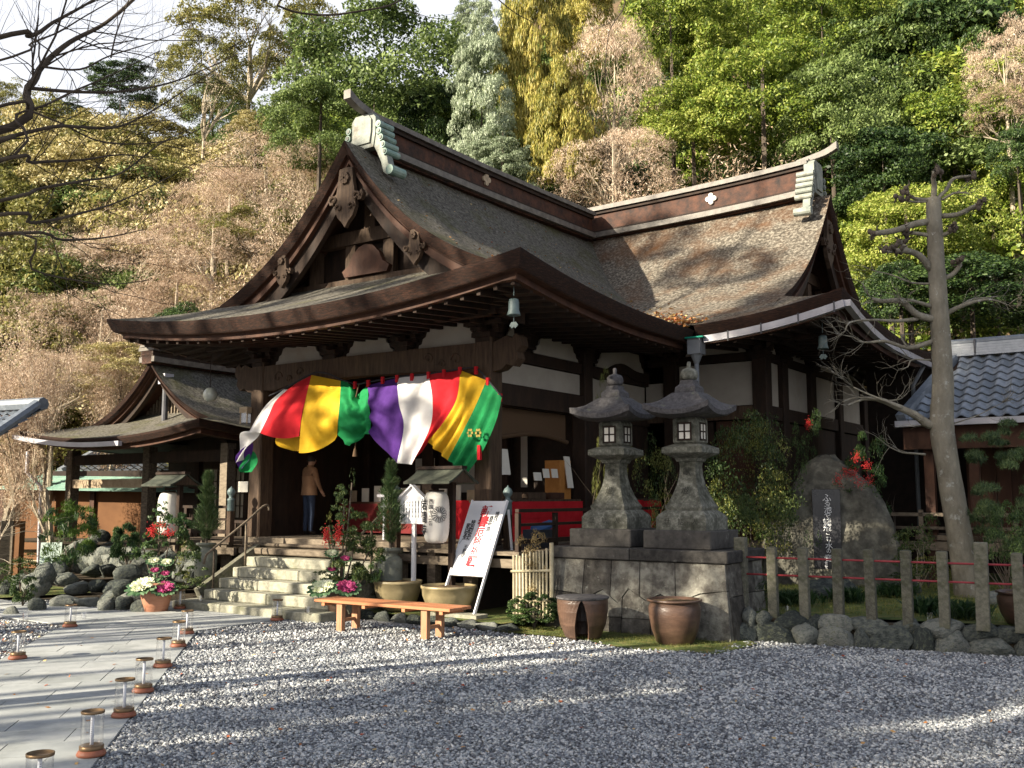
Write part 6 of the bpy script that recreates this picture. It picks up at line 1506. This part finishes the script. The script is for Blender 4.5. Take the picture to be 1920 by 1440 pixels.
for k in range(190):                               # the wood that closes the slope behind
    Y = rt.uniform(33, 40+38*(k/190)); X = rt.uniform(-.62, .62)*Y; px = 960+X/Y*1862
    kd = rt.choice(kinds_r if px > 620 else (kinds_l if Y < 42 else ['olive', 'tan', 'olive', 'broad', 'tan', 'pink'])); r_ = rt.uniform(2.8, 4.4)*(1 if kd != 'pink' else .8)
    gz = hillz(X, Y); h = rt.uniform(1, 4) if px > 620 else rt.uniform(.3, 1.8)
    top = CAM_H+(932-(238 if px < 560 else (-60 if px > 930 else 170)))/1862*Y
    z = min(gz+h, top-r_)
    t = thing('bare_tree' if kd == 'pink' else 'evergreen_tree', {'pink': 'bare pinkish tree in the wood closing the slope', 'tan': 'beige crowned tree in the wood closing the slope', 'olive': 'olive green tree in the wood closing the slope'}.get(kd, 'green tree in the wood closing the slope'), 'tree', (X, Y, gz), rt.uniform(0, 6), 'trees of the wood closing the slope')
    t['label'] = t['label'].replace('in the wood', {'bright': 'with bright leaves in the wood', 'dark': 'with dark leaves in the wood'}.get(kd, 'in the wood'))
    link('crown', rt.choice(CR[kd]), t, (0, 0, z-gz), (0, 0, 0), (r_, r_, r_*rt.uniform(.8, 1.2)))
    trunk_of(t, r_, max(z-gz, .3), r_, kd)
# undergrowth on the slope
Pq = []; 
for k in range(26000):
    Y = 24+40*rt.random()**1.3; X = rt.uniform(-.6, .62)*Y
    if hillz(X, Y) < .25: continue
    Pq.append((X, Y, hillz(X, Y)+rt.uniform(0, .8)))
Pq = np.array(Pq); r_ = np.random.default_rng(4)
lft = Pq[:, 0]/Pq[:, 1] < -.22
for nm, Q, m_ in (('dry_undergrowth', Pq[lft], m_lf['pink']), ('green_undergrowth', Pq[~lft], m_lf['dark'])):
    n_ = len(Q); v, f = leaf_geo(Q, rdir(r_, n_), rdir(r_, n_)+np.array((0, -.5, .8)), r_.uniform(.2, .55, n_), r_.uniform(.06, .2, n_))
    tag(link(nm, mesh_np(nm, v, f, m_)), kind='stuff')

# trees beside and behind the photographer, whose shade falls over the court and the roofs
SX, SY = SUN_D.x, SUN_D.y
def shade(w, t, z, rw, rz, kind, lb, rt_=None):
    x, y = t*SX+w*SY, t*SY-w*SX
    o = thing('evergreen_tree' if kind != 'bare' else 'bare_tree', lb, 'tree', (x, y, 0), rnd.uniform(0, 6), 'trees left of and behind the viewpoint')
    if kind == 'bare':
        me, cm = BP[int(w) % 2]; s_ = z/2.2; link('trunk', me, o, scale=(s_*rw, s_*rw, s_)); return
    link('crown', CR[kind][0], o, (0, 0, z), (0, 0, 0), (rw, rt_ or rw, rz)); trunk_of(o, rw, z, rz, kind)
for w, t, z, rw, rz, k in SHADE:
    shade(w, t, z, rw, rz, k, {'bare': 'tall bare tree left of the viewpoint, outside the picture'}.get(k, 'tall evergreen left of the viewpoint, outside the picture'))

# ================================================================ bare branches overhead, upper left
OB = thing('overhanging_tree', 'bare dark tree whose long branches reach in from the upper left', 'tree', (-9.0, 7.5, 0))
rg = random.Random(12)
def limb(pts, r0, r1, Y0, Y1, parts=7, nb=7, ln=.8, name='branch', src=None):
    n = len(pts); P = [Vector(vp(x, y, Y0+(Y1-Y0)*i/(n-1)))-Vector((-9.0, 7.5, 0)) for i, (x, y) in enumerate(pts)]
    if src: P = [Vector(src)]+P
    Q = interp(P, 5); m = len(Q); rr = [r0+(r1-r0)*i/(m-1) for i in range(m)]
    rr = [q_*.55 for q_ in rr]; mb = MB(); mb.tube(Q, rr, 7)
    for k in range(nb):
        i = rg.randint(max(2, m//5), m-2); d = (Q[i+1]-Q[i]).normalized(); e = Vector((rg.gauss(0, .3), rg.gauss(0, 1), rg.gauss(0, 1))); e = (e-d*e.dot(d)).normalized()
        branches(mb, Q[i], d+e*rg.uniform(.4, .9), ln*rg.uniform(.6, 1.2), max(.0035, rr[i]*.4), 2, rg, kids=(2, 3), spread=.5, shrink=.7, up=.05, seg=4, n=4, wig=.12)
    mb.build(name, m_twig_dark, OB, smooth=True)
MB().tube([(0, 0, 0), (.1, 0, 1.5), (.15, .05, 3.2), (.5, .1, 4.6), (1.0, .2, 6.0)], [.2, .17, .15, .12, .06], 10).build('trunk', m_trunk, OB, smooth=True)
fk = (.15, .05, 3.2); f2 = (.4, .1, 4.3)
limb([(-60, 260), (52, 165), (78, 125), (130, 80), (200, 42), (270, -20)], .075, .02, 7.5, 8.4, nb=12, ln=1.0, src=f2)
limb([(52, 165), (140, 172), (220, 172), (300, 160), (360, 140), (450, 100)], .03, .006, 7.7, 8.6, nb=9)
limb([(-60, 85), (55, 68), (100, 42), (150, 15), (200, -15)], .045, .015, 7.5, 8, nb=7, src=f2)
limb([(-80, 290), (0, 262), (100, 238), (150, 238), (210, 240), (260, 222), (330, 180), (420, 120)], .04, .006, 7.2, 8.4, nb=10, src=fk)
limb([(-80, 225), (60, 205), (140, 170), (210, 140), (300, 95)], .03, .006, 7.4, 8.2, nb=8, src=fk)
limb([(-80, 320), (60, 305), (150, 300), (230, 290), (300, 300)], .035, .006, 7.2, 8.2, nb=8, src=fk)
limb([(-80, 395), (70, 355), (150, 340), (225, 325), (300, 270), (360, 240)], .03, .006, 7.0, 8.2, nb=8, src=fk)
limb([(-80, 415), (60, 418), (150, 400), (230, 375), (330, 325)], .035, .006, 7.0, 8.0, nb=8, src=fk)
limb([(-80, 450), (120, 450), (200, 445), (270, 430)], .03, .006, 7.0, 8.0, nb=6, src=fk)
limb([(-60, 440), (60, 505), (140, 525), (210, 533), (280, 525)], .02, .005, 7.0, 7.8, nb=4, src=fk)
limb([(-60, 130), (60, 80), (110, 60), (160, 30), (230, -10)], .02, .008, 7.4, 8.0, nb=7, src=f2)
limb([(78, 125), (150, 130), (205, 105), (290, 78), (360, 50)], .02, .004, 7.8, 8.6, nb=7)
limb([(208, 108), (216, 70), (228, 35), (245, -10)], .014, .008, 8, 8.3, nb=4)
limb([(-60, 330), (30, 215), (100, 225), (200, 268), (330, 260), (420, 215)], .025, .005, 7.3, 8.2, nb=7, src=fk)
limb([(430, -60), (520, 10), (600, 28), (680, 20), (740, 6), (790, -30)], .016, .01, 6.0, 6.6, nb=3, ln=.4, src=(1.0, .2, 6.0))
limb([(820, -90), (900, -30), (960, 20), (1000, 42)], .012, .004, 6.6, 7.0, nb=1, ln=.3)
limb([(820, -90), (1000, -70), (1165, -10), (1142, 60), (1135, 130), (1140, 180)], .012, .004, 6.6, 7.2, nb=2, ln=.3)

# ================================================================ pollarded tree in the garden at right
PT = thing('pollarded_tree', 'tall leaning bare tree with mottled bark and knobbly pollarded limbs', 'tree', (7.6, 16.9, .3))
PO = Vector((7.6, 16.9, .3))
def tp(x, y, dy=0): return Vector(vp(x, y, 16.9+dy))-PO
def ptl(pts, rs, n=10, sub=5, name='limb', rough=.0):
    Q = interp(pts, sub); m = len(Q); rr = np.interp(np.linspace(0, 1, m), np.linspace(0, 1, len(rs)), rs)*(1+rough*np.array([rg.uniform(-1, 1) for _ in range(m)]))
    MB().tube(Q, list(rr), n).build(name, m_trunk_tree, PT, smooth=True)
ptl([tp(1822, 1150), tp(1808, 1060), tp(1795, 980), tp(1778, 880), tp(1766, 800), tp(1768, 720), tp(1762, 600), tp(1756, 500), tp(1752, 420), tp(1750, 372)], [.24, .215, .20, .19, .20, .175, .155, .14, .13, .12], 16, 6, 'trunk', .02)
for pts, r0, r1, knob in [
 ([(1756, 600), (1720, 590), (1690, 565), (1655, 565), (1635, 560)], .10, .04, 0), ([(1748, 575), (1715, 565), (1700, 562)], .05, .03, 0), ([(1720, 598), (1680, 602), (1640, 600), (1595, 604), (1585, 620)], .05, .012, 0),
 ([(1758, 636), (1735, 645), (1700, 652), (1660, 640), (1620, 642), (1600, 632)], .075, .015, 0), ([(1700, 650), (1690, 630), (1710, 626)], .03, .01, 0),
 ([(1770, 590), (1800, 575), (1830, 565), (1860, 562), (1890, 572)], .07, .012, 0), ([(1800, 575), (1820, 562), (1850, 558), (1880, 555)], .03, .01, 0),
 ([(1745, 415), (1715, 420), (1680, 432), (1640, 438)], .085, .07, 1), ([(1745, 442), (1720, 438), (1700, 436)], .055, .045, 1),
 ([(1745, 505), (1725, 480), (1700, 470), (1680, 470)], .09, .06, 1), ([(1700, 468), (1690, 452)], .05, .05, 1), ([(1680, 470), (1665, 472)], .05, .05, 1),
 ([(1765, 405), (1795, 402), (1825, 388), (1838, 383)], .065, .05, 1), ([(1752, 445), (1775, 438), (1790, 428)], .05, .05, 1),
 ([(1762, 525), (1785, 515), (1798, 500), (1800, 488)], .06, .05, 1), ([(1750, 372), (1752, 350), (1750, 335), (1752, 322)], .07, .05, 1),
 ([(1758, 372), (1775, 355), (1788, 335), (1820, 330)], .05, .035, 1), ([(1765, 375), (1790, 362), (1815, 362)], .035, .02, 0), ([(1742, 375), (1715, 372), (1695, 360)], .045, .04, 1), ([(1742, 378), (1710, 378), (1690, 372)], .03, .03, 1),
 ([(1745, 532), (1710, 530), (1670, 515), (1640, 508), (1620, 500)], .03, .006, 0), ([(1745, 675), (1710, 675), (1702, 688), (1685, 692)], .022, .006, 0),
 ([(1766, 800), (1740, 795), (1715, 778), (1680, 762), (1650, 750), (1620, 748), (1590, 760)], .13, .025, 0), ([(1690, 765), (1660, 752), (1630, 740), (1600, 726)], .04, .015, 0), ([(1650, 750), (1610, 745), (1575, 755)], .02, .006, 0), ([(1655, 752), (1680, 750), (1692, 746)], .02, .012, 0),
 ([(1735, 852), (1710, 850), (1690, 848), (1668, 838), (1655, 828)], .03, .008, 0), ([(1785, 795), (1830, 780), (1880, 755)], .02, .005, 0), ([(1600, 632), (1580, 628)], .02, .008, 0), ([(1600, 726), (1585, 712)], .014, .006, 0)]:
    dy = rg.uniform(-.5, .3)*.6; n = len(pts); r0 *= .72; r1 *= .7
    P = [tp(x, y, dy*i/(n-1)) for i, (x, y) in enumerate(pts)]; ptl(P, [r0, r1], 9, 4, 'limb', .05)
    if knob:
        mb = MB()
        for k in range(5):
            c = P[-1]+Vector((rg.gauss(0, .05), rg.gauss(0, .05), rg.gauss(0, .05))); mb.lathe([(.01, -.05), (.035, -.03), (.045, 0), (.035, .035), (.01, .05)], 8, c)
            branches(mb, c, (rg.gauss(0, 1), rg.gauss(0, .5), rg.gauss(.2, .8)), .12, .022, 1, rg, kids=(1, 2), seg=3, n=5, wig=.4)
        mb.build('knob', m_trunk, PT, smooth=True)
    else:
        mb = MB()
        for k in range(7): 
            i = rg.randint(1, n-1); branches(mb, P[i], (P[i]-P[i-1])+Vector((rg.gauss(0, .1), rg.gauss(0, .1), rg.gauss(0, .1))), .38, max(.006, r1*.45), 1, rg, kids=(2, 3), seg=4, n=4, wig=.25)
        tag(mb.build('twigs', m_trunk_tree, PT, smooth=True), kind='stuff')

# ================================================================ shrubs, berries, displays
def leaf_mass(name, par, c, ell, n, m, ls=(.03, .05), asp=.45, seed=0, puffs=18, pr=(.22, .38), droop=.1, flat=.85, core=.3, up=.4, lowcut=-.8):
    me = crown_mesh(name, m, seed, puffs=puffs, pr=pr, per=n//puffs, ls=(ls[0]/max(ell), ls[1]/max(ell)), asp=asp, droop=droop, flat=flat, core=core, up=up, lowcut=lowcut)
    return link(name, me, par, c, (0, 0, 0), ell)
def stems(par, c, h, n, m, r=.012, spread=.35, name='stem'):
    mb = MB(); rg_ = random.Random(int(c[0]*100))
    for k in range(n): branches(mb, (0, 0, 0), (rg_.gauss(0, spread), rg_.gauss(0, spread), 1), h, r, 1, rg_, kids=(2, 3), seg=4, n=5, up=.3)
    return mb.build(name, m, par, loc=c)
def bush(name, label, cat, px, py_base, py_top, wpx, zb, mats, n=2600, ls=(.04, .07), asp=.45, Y=None, group=None, stem=m_trunk, seed=1, droop=.1, puffs=22, pr=(.22, .38), dep=.8, **kw):
    if Y is None: x, y, z = gp(px, py_base, zb)
    else: x, y, z = *vp(px, py_base, Y)[:2], zb
    top = vp(px, py_top, y)[2]; h = top-zb; r_ = wpx/2*y/F_PX
    t = thing(name, label, cat, (x, y, zb), rnd.uniform(0, 6), group)
    stems(t, (0, 0, 0), h*.42, 5, stem, spread=.22)
    for i, m_ in enumerate(mats):
        leaf_mass('foliage', t, (0, 0, h*.56), (r_*.8, r_*.8*dep, h*.46), n//len(mats), m_, ls, asp, seed+i*7, puffs, pr, droop, **kw)
    return t
def berries(par, c, r_, n, sd=1, name='berry_cluster'):
    import bmesh
    r = np.random.default_rng(sd); base = np.array([(1, 0, 0), (0, 1, 0), (-1, 0, 0), (0, -1, 0), (0, 0, 1), (0, 0, -1)])*.010
    tri = np.array([(0, 1, 4), (1, 2, 4), (2, 3, 4), (3, 0, 4), (1, 0, 5), (2, 1, 5), (3, 2, 5), (0, 3, 5)])
    p = r.normal(0, .32, (n, 3))*np.array(r_)
    V_ = (base[None]+p[:, None]).reshape(-1, 3); F_b = (np.arange(n)[:, None, None]*6+tri[None]).reshape(-1, 3)
    return tag(link(name, mesh_np(name, V_, F_b, m_berry, True), par, c), kind='stuff')
def rel(t, px, py, Y): a_ = Vector(vp(px, py, Y))-Vector(t.location); return Matrix.Rotation(-t.rotation_euler.z, 3, 'Z') @ a_
# behind and around the lanterns
t = bush('cypress_sapling', 'young golden green cypress growing behind the left stone lantern', 'tree', 1150, 1000, 690, 110, 0, [m_lf['yshrub']], 4200, (.06, .11), .22, Y=17.0, seed=5, droop=1.5, pr=(.14, .24), puffs=34)
bush('azalea_shrub', 'yellow green shrub between the two stone lanterns', 'shrub', 1225, 1000, 835, 120, 0, [m_lf['yshrub'], m_lf['shrub']], 4200, (.05, .09), .4, Y=16.2, seed=8)
t = bush('camellia_shrub', 'big dark evergreen shrub right of the stone lanterns', 'shrub', 1412, 1050, 795, 235, .34, [m_lf['shrub'], m_lf['shrub'], m_lf['shrub'], m_lf['yshrub']], 15000, (.05, .09), .45, Y=18.3, seed=9, puffs=34)
bush('camellia_shrub', 'lower glossy shrub against the base of the right lantern', 'shrub', 1385, 1060, 930, 110, .34, [m_lf['shrub']], 3800, (.05, .08), .45, Y=16.0, seed=12)
t = bush('nandina_shrub', 'nandina with small red berry tufts behind the big shrub', 'shrub', 1525, 1020, 770, 120, .34, [m_lf['nandina']], 2600, (.06, .11), .28, Y=19.2, seed=14, pr=(.14, .3))
berries(t, rel(t, 1516, 796, 19.0), (.14, .1, .18), 110, 3)
t = bush('nandina_shrub', 'nandina hanging over the rock monument with large red berry clusters', 'shrub', 1620, 1020, 815, 150, .34, [m_lf['nandina']], 4200, (.07, .12), .26, Y=19.6, seed=15, pr=(.14, .3))
for k, (px, py) in enumerate(((1605, 858), (1625, 872), (1572, 900), (1588, 885), (1612, 905), (1630, 900), (1602, 885))): berries(t, rel(t, px, py, 18.6), (.16, .12, .17), 90, 4+k)
leaf_mass('foliage', t, rel(t, 1605, 905, 18.7), (.55, .3, .28), 700, m_lf['nandina'], (.07, .11), .26, 77, 14)
t = bush('dwarf_azalea', 'dwarf azalea with pale twisted stems behind the red rails', 'shrub', 1722, 1065, 965, 110, .34, [m_lf['shrub']], 1500, (.05, .08), .45, stem=m_trunk_pale, seed=21, Y=17.6)
t = bush('garden_pine', 'dark spreading garden pine at the right border', 'tree', 1885, 1060, 790, 190, .34, [m_lf['pine'], m_lf['pine']], 17000, (.12, .20), .09, Y=16.6, seed=23, puffs=26, pr=(.16, .28), flat=.35)
bush('dark_shrub', 'rounded dark shrub under the garden pine', 'shrub', 1895, 1100, 950, 110, .34, [m_lf['dark']], 3200, (.04, .07), .5, Y=15.6, seed=25)
bush('low_hedge', 'low yellow green clump behind the thin azalea', 'shrub', 1740, 1085, 1040, 130, .34, [m_lf['yshrub']], 1800, (.03, .05), .5, Y=18.4, seed=26)
bush('low_hedge', 'low brown green clump right behind the first fence posts', 'shrub', 1425, 1145, 1085, 80, .34, [m_lf['dark']], 2200, (.02, .035), .5, Y=15.0, seed=27)
bush('low_hedge', 'low dark clump beside the rock monument', 'shrub', 1690, 1120, 1075, 90, .34, [m_lf['shrub']], 1400, (.03, .05), .5, Y=16.8, seed=28)
for px, py, lb in ((1745, 1150, 'thick dark tuft of mondo grass behind the sixth post'), (1800, 1160, 'dark tuft of mondo grass at the foot of the leaning tree'), (1680, 1120, 'small tuft of mondo grass behind the middle posts'), (1490, 1135, 'small tuft of mondo grass near the first posts'), (1590, 1130, 'small tuft of mondo grass under the rock monument')):
    x, y, z = gp(px, py, .34); pts = [(rng.normal(0, .13), rng.normal(0, .10), 0) for k in range(90)]
    o = link('mondo_grass', grass('mondo_grass', pts, .34, m_lf['grass'], 6, .75), None, (x, y, .34)); tag(o, lb, 'grass tuft')
for px, py, Y, s_, lb in ((1560, 1095, 16.8, .4, 'flat base rock under the monument at its left'), (1690, 1085, 17.5, .3, 'small pale rock right of the monument'), (1880, 1105, 15.5, .28, 'pale rock behind the tall fence post')):
    x, y, z = vp(px, py, Y); o = link('garden_rock', BO[3], None, (x, y, .4), (0, .1, .4), (s_*1.3, s_, s_*.7)); tag(o, lb, 'rock')
# left of the plinth
bush('round_shrub', 'low dark clipped round shrub left of the split pot', 'shrub', 1000, 1180, 1115, 110, .02, [m_lf['dark'], m_lf['dark']], 10000, (.03, .05), .55, seed=31, puffs=60, core=.9, dep=1, pr=(.12, .2))
t = bush('dry_shrub', 'thin golden shrub with small dry leaves before the brushwood fence', 'shrub', 1000, 1150, 1000, 85, .05, [m_lf['dry']], 1900, (.035, .06), .5, Y=15.7, stem=m_trunk_pale, seed=33)
# left bamboo, nandina, hedge
bush('bamboo_bush', 'feathery green bamboo bush in front of the left eave post', 'shrub', 128, 1085, 945, 125, .3, [m_lf['nandina'], m_lf['bamboo']], 5200, (.09, .16), .16, Y=20.4, seed=41, droop=.8, pr=(.2, .34))
bush('bamboo_bush', 'feathery green bush at the foot of the second eave post', 'shrub', 238, 1080, 985, 95, .6, [m_lf['nandina']], 3600, (.09, .15), .17, Y=19.8, seed=43, droop=.8, pr=(.2, .34))
bush('clipped_hedge', 'small dark clipped hedge at the left beside the boulders', 'hedge', 42, 1140, 1075, 48, .0, [m_lf['dark']], 3200, (.03, .05), .5, Y=18.4, seed=45, puffs=40, core=.9)
bush('low_hedge', 'low dark bush at the left border behind the bamboo rails', 'shrub', 40, 1090, 1040, 110, .1, [m_lf['shrub']], 1800, (.04, .07), .5, Y=20.5, seed=46)
t = thing('twiggy_shrub', 'tangled leafless shrub with pale twigs at the left border', 'shrub', (-10.4, 18.8, 0)); rg2 = random.Random(9); mb = MB()
for k in range(9): branches(mb, (0, 0, .2), (rg2.uniform(-.3, 1.3), rg2.gauss(0, .3), rg2.uniform(.6, 1.3)), 1.3, .03, 3, rg2, kids=(2, 4), spread=.7, shrink=.62, up=.05, seg=4, n=4, wig=.25)
mb.build('twigs', m_trunk_pale, t)
# pines in the jars
def jar_pine(u, v, z, h, label):
    t = thing('potted_pine', label, 'pine', tw(u, v, z), 0, 'young pines standing in the stone jars'); MB().tube([(0, 0, -.3), (.01, 0, h*.95)], [.03, .012], 7).build('stem', m_trunk, t)
    r = np.random.default_rng(int(abs(u)*10)); n = 5200; q = r.random(n)**.85; zz = .08*h+q*h*.9; rad = (.25*(1-q)**.75+.03)*r.random(n)**.6*np.clip(q*6, .3, 1)*(1+.35*np.sin(q*26+3*np.sin(q*9)))
    a_ = r.uniform(0, 6.28, n); P_ = np.stack([rad*np.cos(a_), rad*np.sin(a_), zz], 1)
    A = np.stack([np.cos(a_)*.8, np.sin(a_)*.8, np.full(n, .9)], 1)+r.normal(0, .35, (n, 3)); v_, f_ = leaf_geo(P_, A, rdir(r, n), r.uniform(.06, .19, n), r.uniform(.006, .010, n))
    link('needles', mesh_np('needles', v_, f_, m_lf['pine']), t)
jar_pine(-1.38, -.95, 1.13, 1.52, 'young pine rising from the stone jar right of the stairs')
jar_pine(-5.75, -1.35, 1.1, 1.42, 'young pine rising from the stone jar left of the stairs')
# ornamental cabbages
def cabbage(par, c, r_, m_in, tilt=(0, 0), name='cabbage', green=True, sd=0):
    o = thing(name, None, None); o.parent = par; o.location = c; o.rotation_euler = (tilt[0], tilt[1], 0); r = np.random.default_rng(sd)
    VS = []; FS = []; n0 = 0
    def leaf(rad, el, az, L_, W, ruff):
        nonlocal n0
        rows = []
        for i in range(5):
            s_ = i/4
            for j in range(7):
                t = j/6*2-1; w = W*math.sin(math.pi*min(.97, .15+s_*.75))**.8*t
                rr = rad*.25+L_*s_*math.cos(el*(1-.4*s_)); zz = L_*s_*math.sin(el*(1-.4*s_))+ruff*math.sin(t*14+az*3+s_*3)*s_*s_
                rows.append((rr*math.cos(az)-w*math.sin(az), rr*math.sin(az)+w*math.cos(az), zz))
        VS.extend(rows)
        for i in range(4):
            for j in range(6): a_ = n0+i*7+j; FS.append((a_, a_+1, a_+8, a_+7))
        n0 += 35
    for ring_, (k, el, L_) in enumerate(((4, 1.35, .35), (6, 1.15, .5), (8, .9, .65), (9, .65, .78), (10, .45, .88))):
        for i in range(k): leaf(r_*.2*(ring_+1)/5, el, 2*math.pi*i/k+ring_*.5+r.uniform(-.1, .1), r_*L_, r_*.30, r_*.06)
    link('heart_leaves', mesh_np('heart_leaves', VS, FS, m_in), o)
    if green:
        VS, FS, n0 = [], [], 0
        for i in range(11): leaf(r_*.3, .22, 2*math.pi*i/11, r_*1.22, r_*.40, r_*.07)
        link('outer_leaves', mesh_np('outer_leaves', np.array(VS)+np.array((0, 0, -r_*.08)), FS, m_cab_g), o)
    return o
def display(name, label, potxy, potprof, potm, Y, caulis, smalls, greens, reds, sd):
    t = thing(name, label, 'flower display', potxy); MB().lathe(potprof, 32).build('pot', potm, t, smooth=True); H_p = potprof[-1][1]
    for k, (px, py, r_, m_) in enumerate(caulis): cabbage(t, rel(t, px, py, Y-.22), r_, m_, (.5, -.15+.3*k), sd=sd+k)
    for k, (px, py, r_, m_) in enumerate(smalls):
        c = rel(t, px, py, Y-.15); cabbage(t, c, r_, m_, (.5, .1), 'stem_cabbage', True, sd+k+9); MB().tube([(0, 0, H_p), (c.x*.6, c.y*.6, (c.z+H_p)/2), tuple(c)], .012, 6).build('stem', m_cab_g, t)
    for k, (px, py, wx, wz, n, m_) in enumerate(greens):
        c = rel(t, px, py, Y); leaf_mass('foliage', t, c, (wx, wx*.8, wz), n, m_, (.045, .085), .38, sd*3+k, 16, (.2, .4))
        MB().tube([(0, 0, H_p-.05), (c.x*.5, c.y*.5, c.z*.6), tuple(c)], .014, 6).build('stem', m_trunk, t)
    for k, (px, py, a_, b_, n) in enumerate(reds): berries(t, rel(t, px, py, Y-.3), (a_, a_, b_), n, sd+20+k)
    return t
x1, y1, _ = gp(640, 1160, .02)
display('flower_display', 'tall New Year display of pine, camellia, red berries and cabbages right of the steps', (x1, y1, .02), [(.15, 0), (.19, .04), (.25, .30), (.27, .46), (.285, .50), (.27, .50), (.25, .44)], m_pot_br, y1,
        [(606, 1103, .21, m_cab_w), (650, 1103, .19, m_cab_p)], [(622, 1038, .10, m_cab_w), (647, 1048, .09, m_cab_p), (622, 1068, .08, m_cab_p)],
        [(645, 950, .22, .30, 900, m_lf['shrub']), (670, 1000, .32, .38, 1700, m_lf['shrub']), (655, 1060, .34, .35, 1800, m_lf['shrub']), (690, 1070, .26, .40, 1400, m_lf['nandina']), (615, 1010, .15, .2, 300, m_lf['nandina']), (617, 985, .05, .22, 150, m_lf['yshrub']), (660, 905, .05, .28, 110, m_lf['shrub']), (600, 1085, .2, .12, 260, m_lf['shrub']), (700, 1020, .2, .3, 800, m_lf['shrub'])],
        [(612, 1005, .09, .22, 220), (634, 1000, .10, .30, 260)], 3)
x2, y2, _ = gp(292, 1148, .0)
display('flower_display', 'New Year display of greens, berries and cabbages in a terracotta pot left of the steps', (x2, y2, .0), [(.16, 0), (.20, .03), (.26, .28), (.28, .50), (.27, .52), (.25, .50), (.24, .44)], m_pot_tc, y2,
        [(268, 1100, .24, m_cab_w), (308, 1104, .19, m_cab_p)], [(288, 1052, .11, m_cab_w), (312, 1055, .10, m_cab_w), (290, 1070, .09, m_cab_p), (310, 1076, .09, m_cab_p)],
        [(322, 1000, .30, .38, 1500, m_lf['nandina']), (335, 1040, .32, .4, 1700, m_lf['shrub']), (345, 1060, .14, .4, 500, m_lf['yshrub']), (300, 970, .2, .25, 500, m_lf['nandina']), (270, 1030, .26, .26, 900, m_lf['nandina']), (362, 1085, .28, .22, 700, m_lf['shrub'])],
        [(285, 995, .13, .14, 160), (315, 998, .16, .12, 120), (300, 985, .2, .1, 60)], 5)
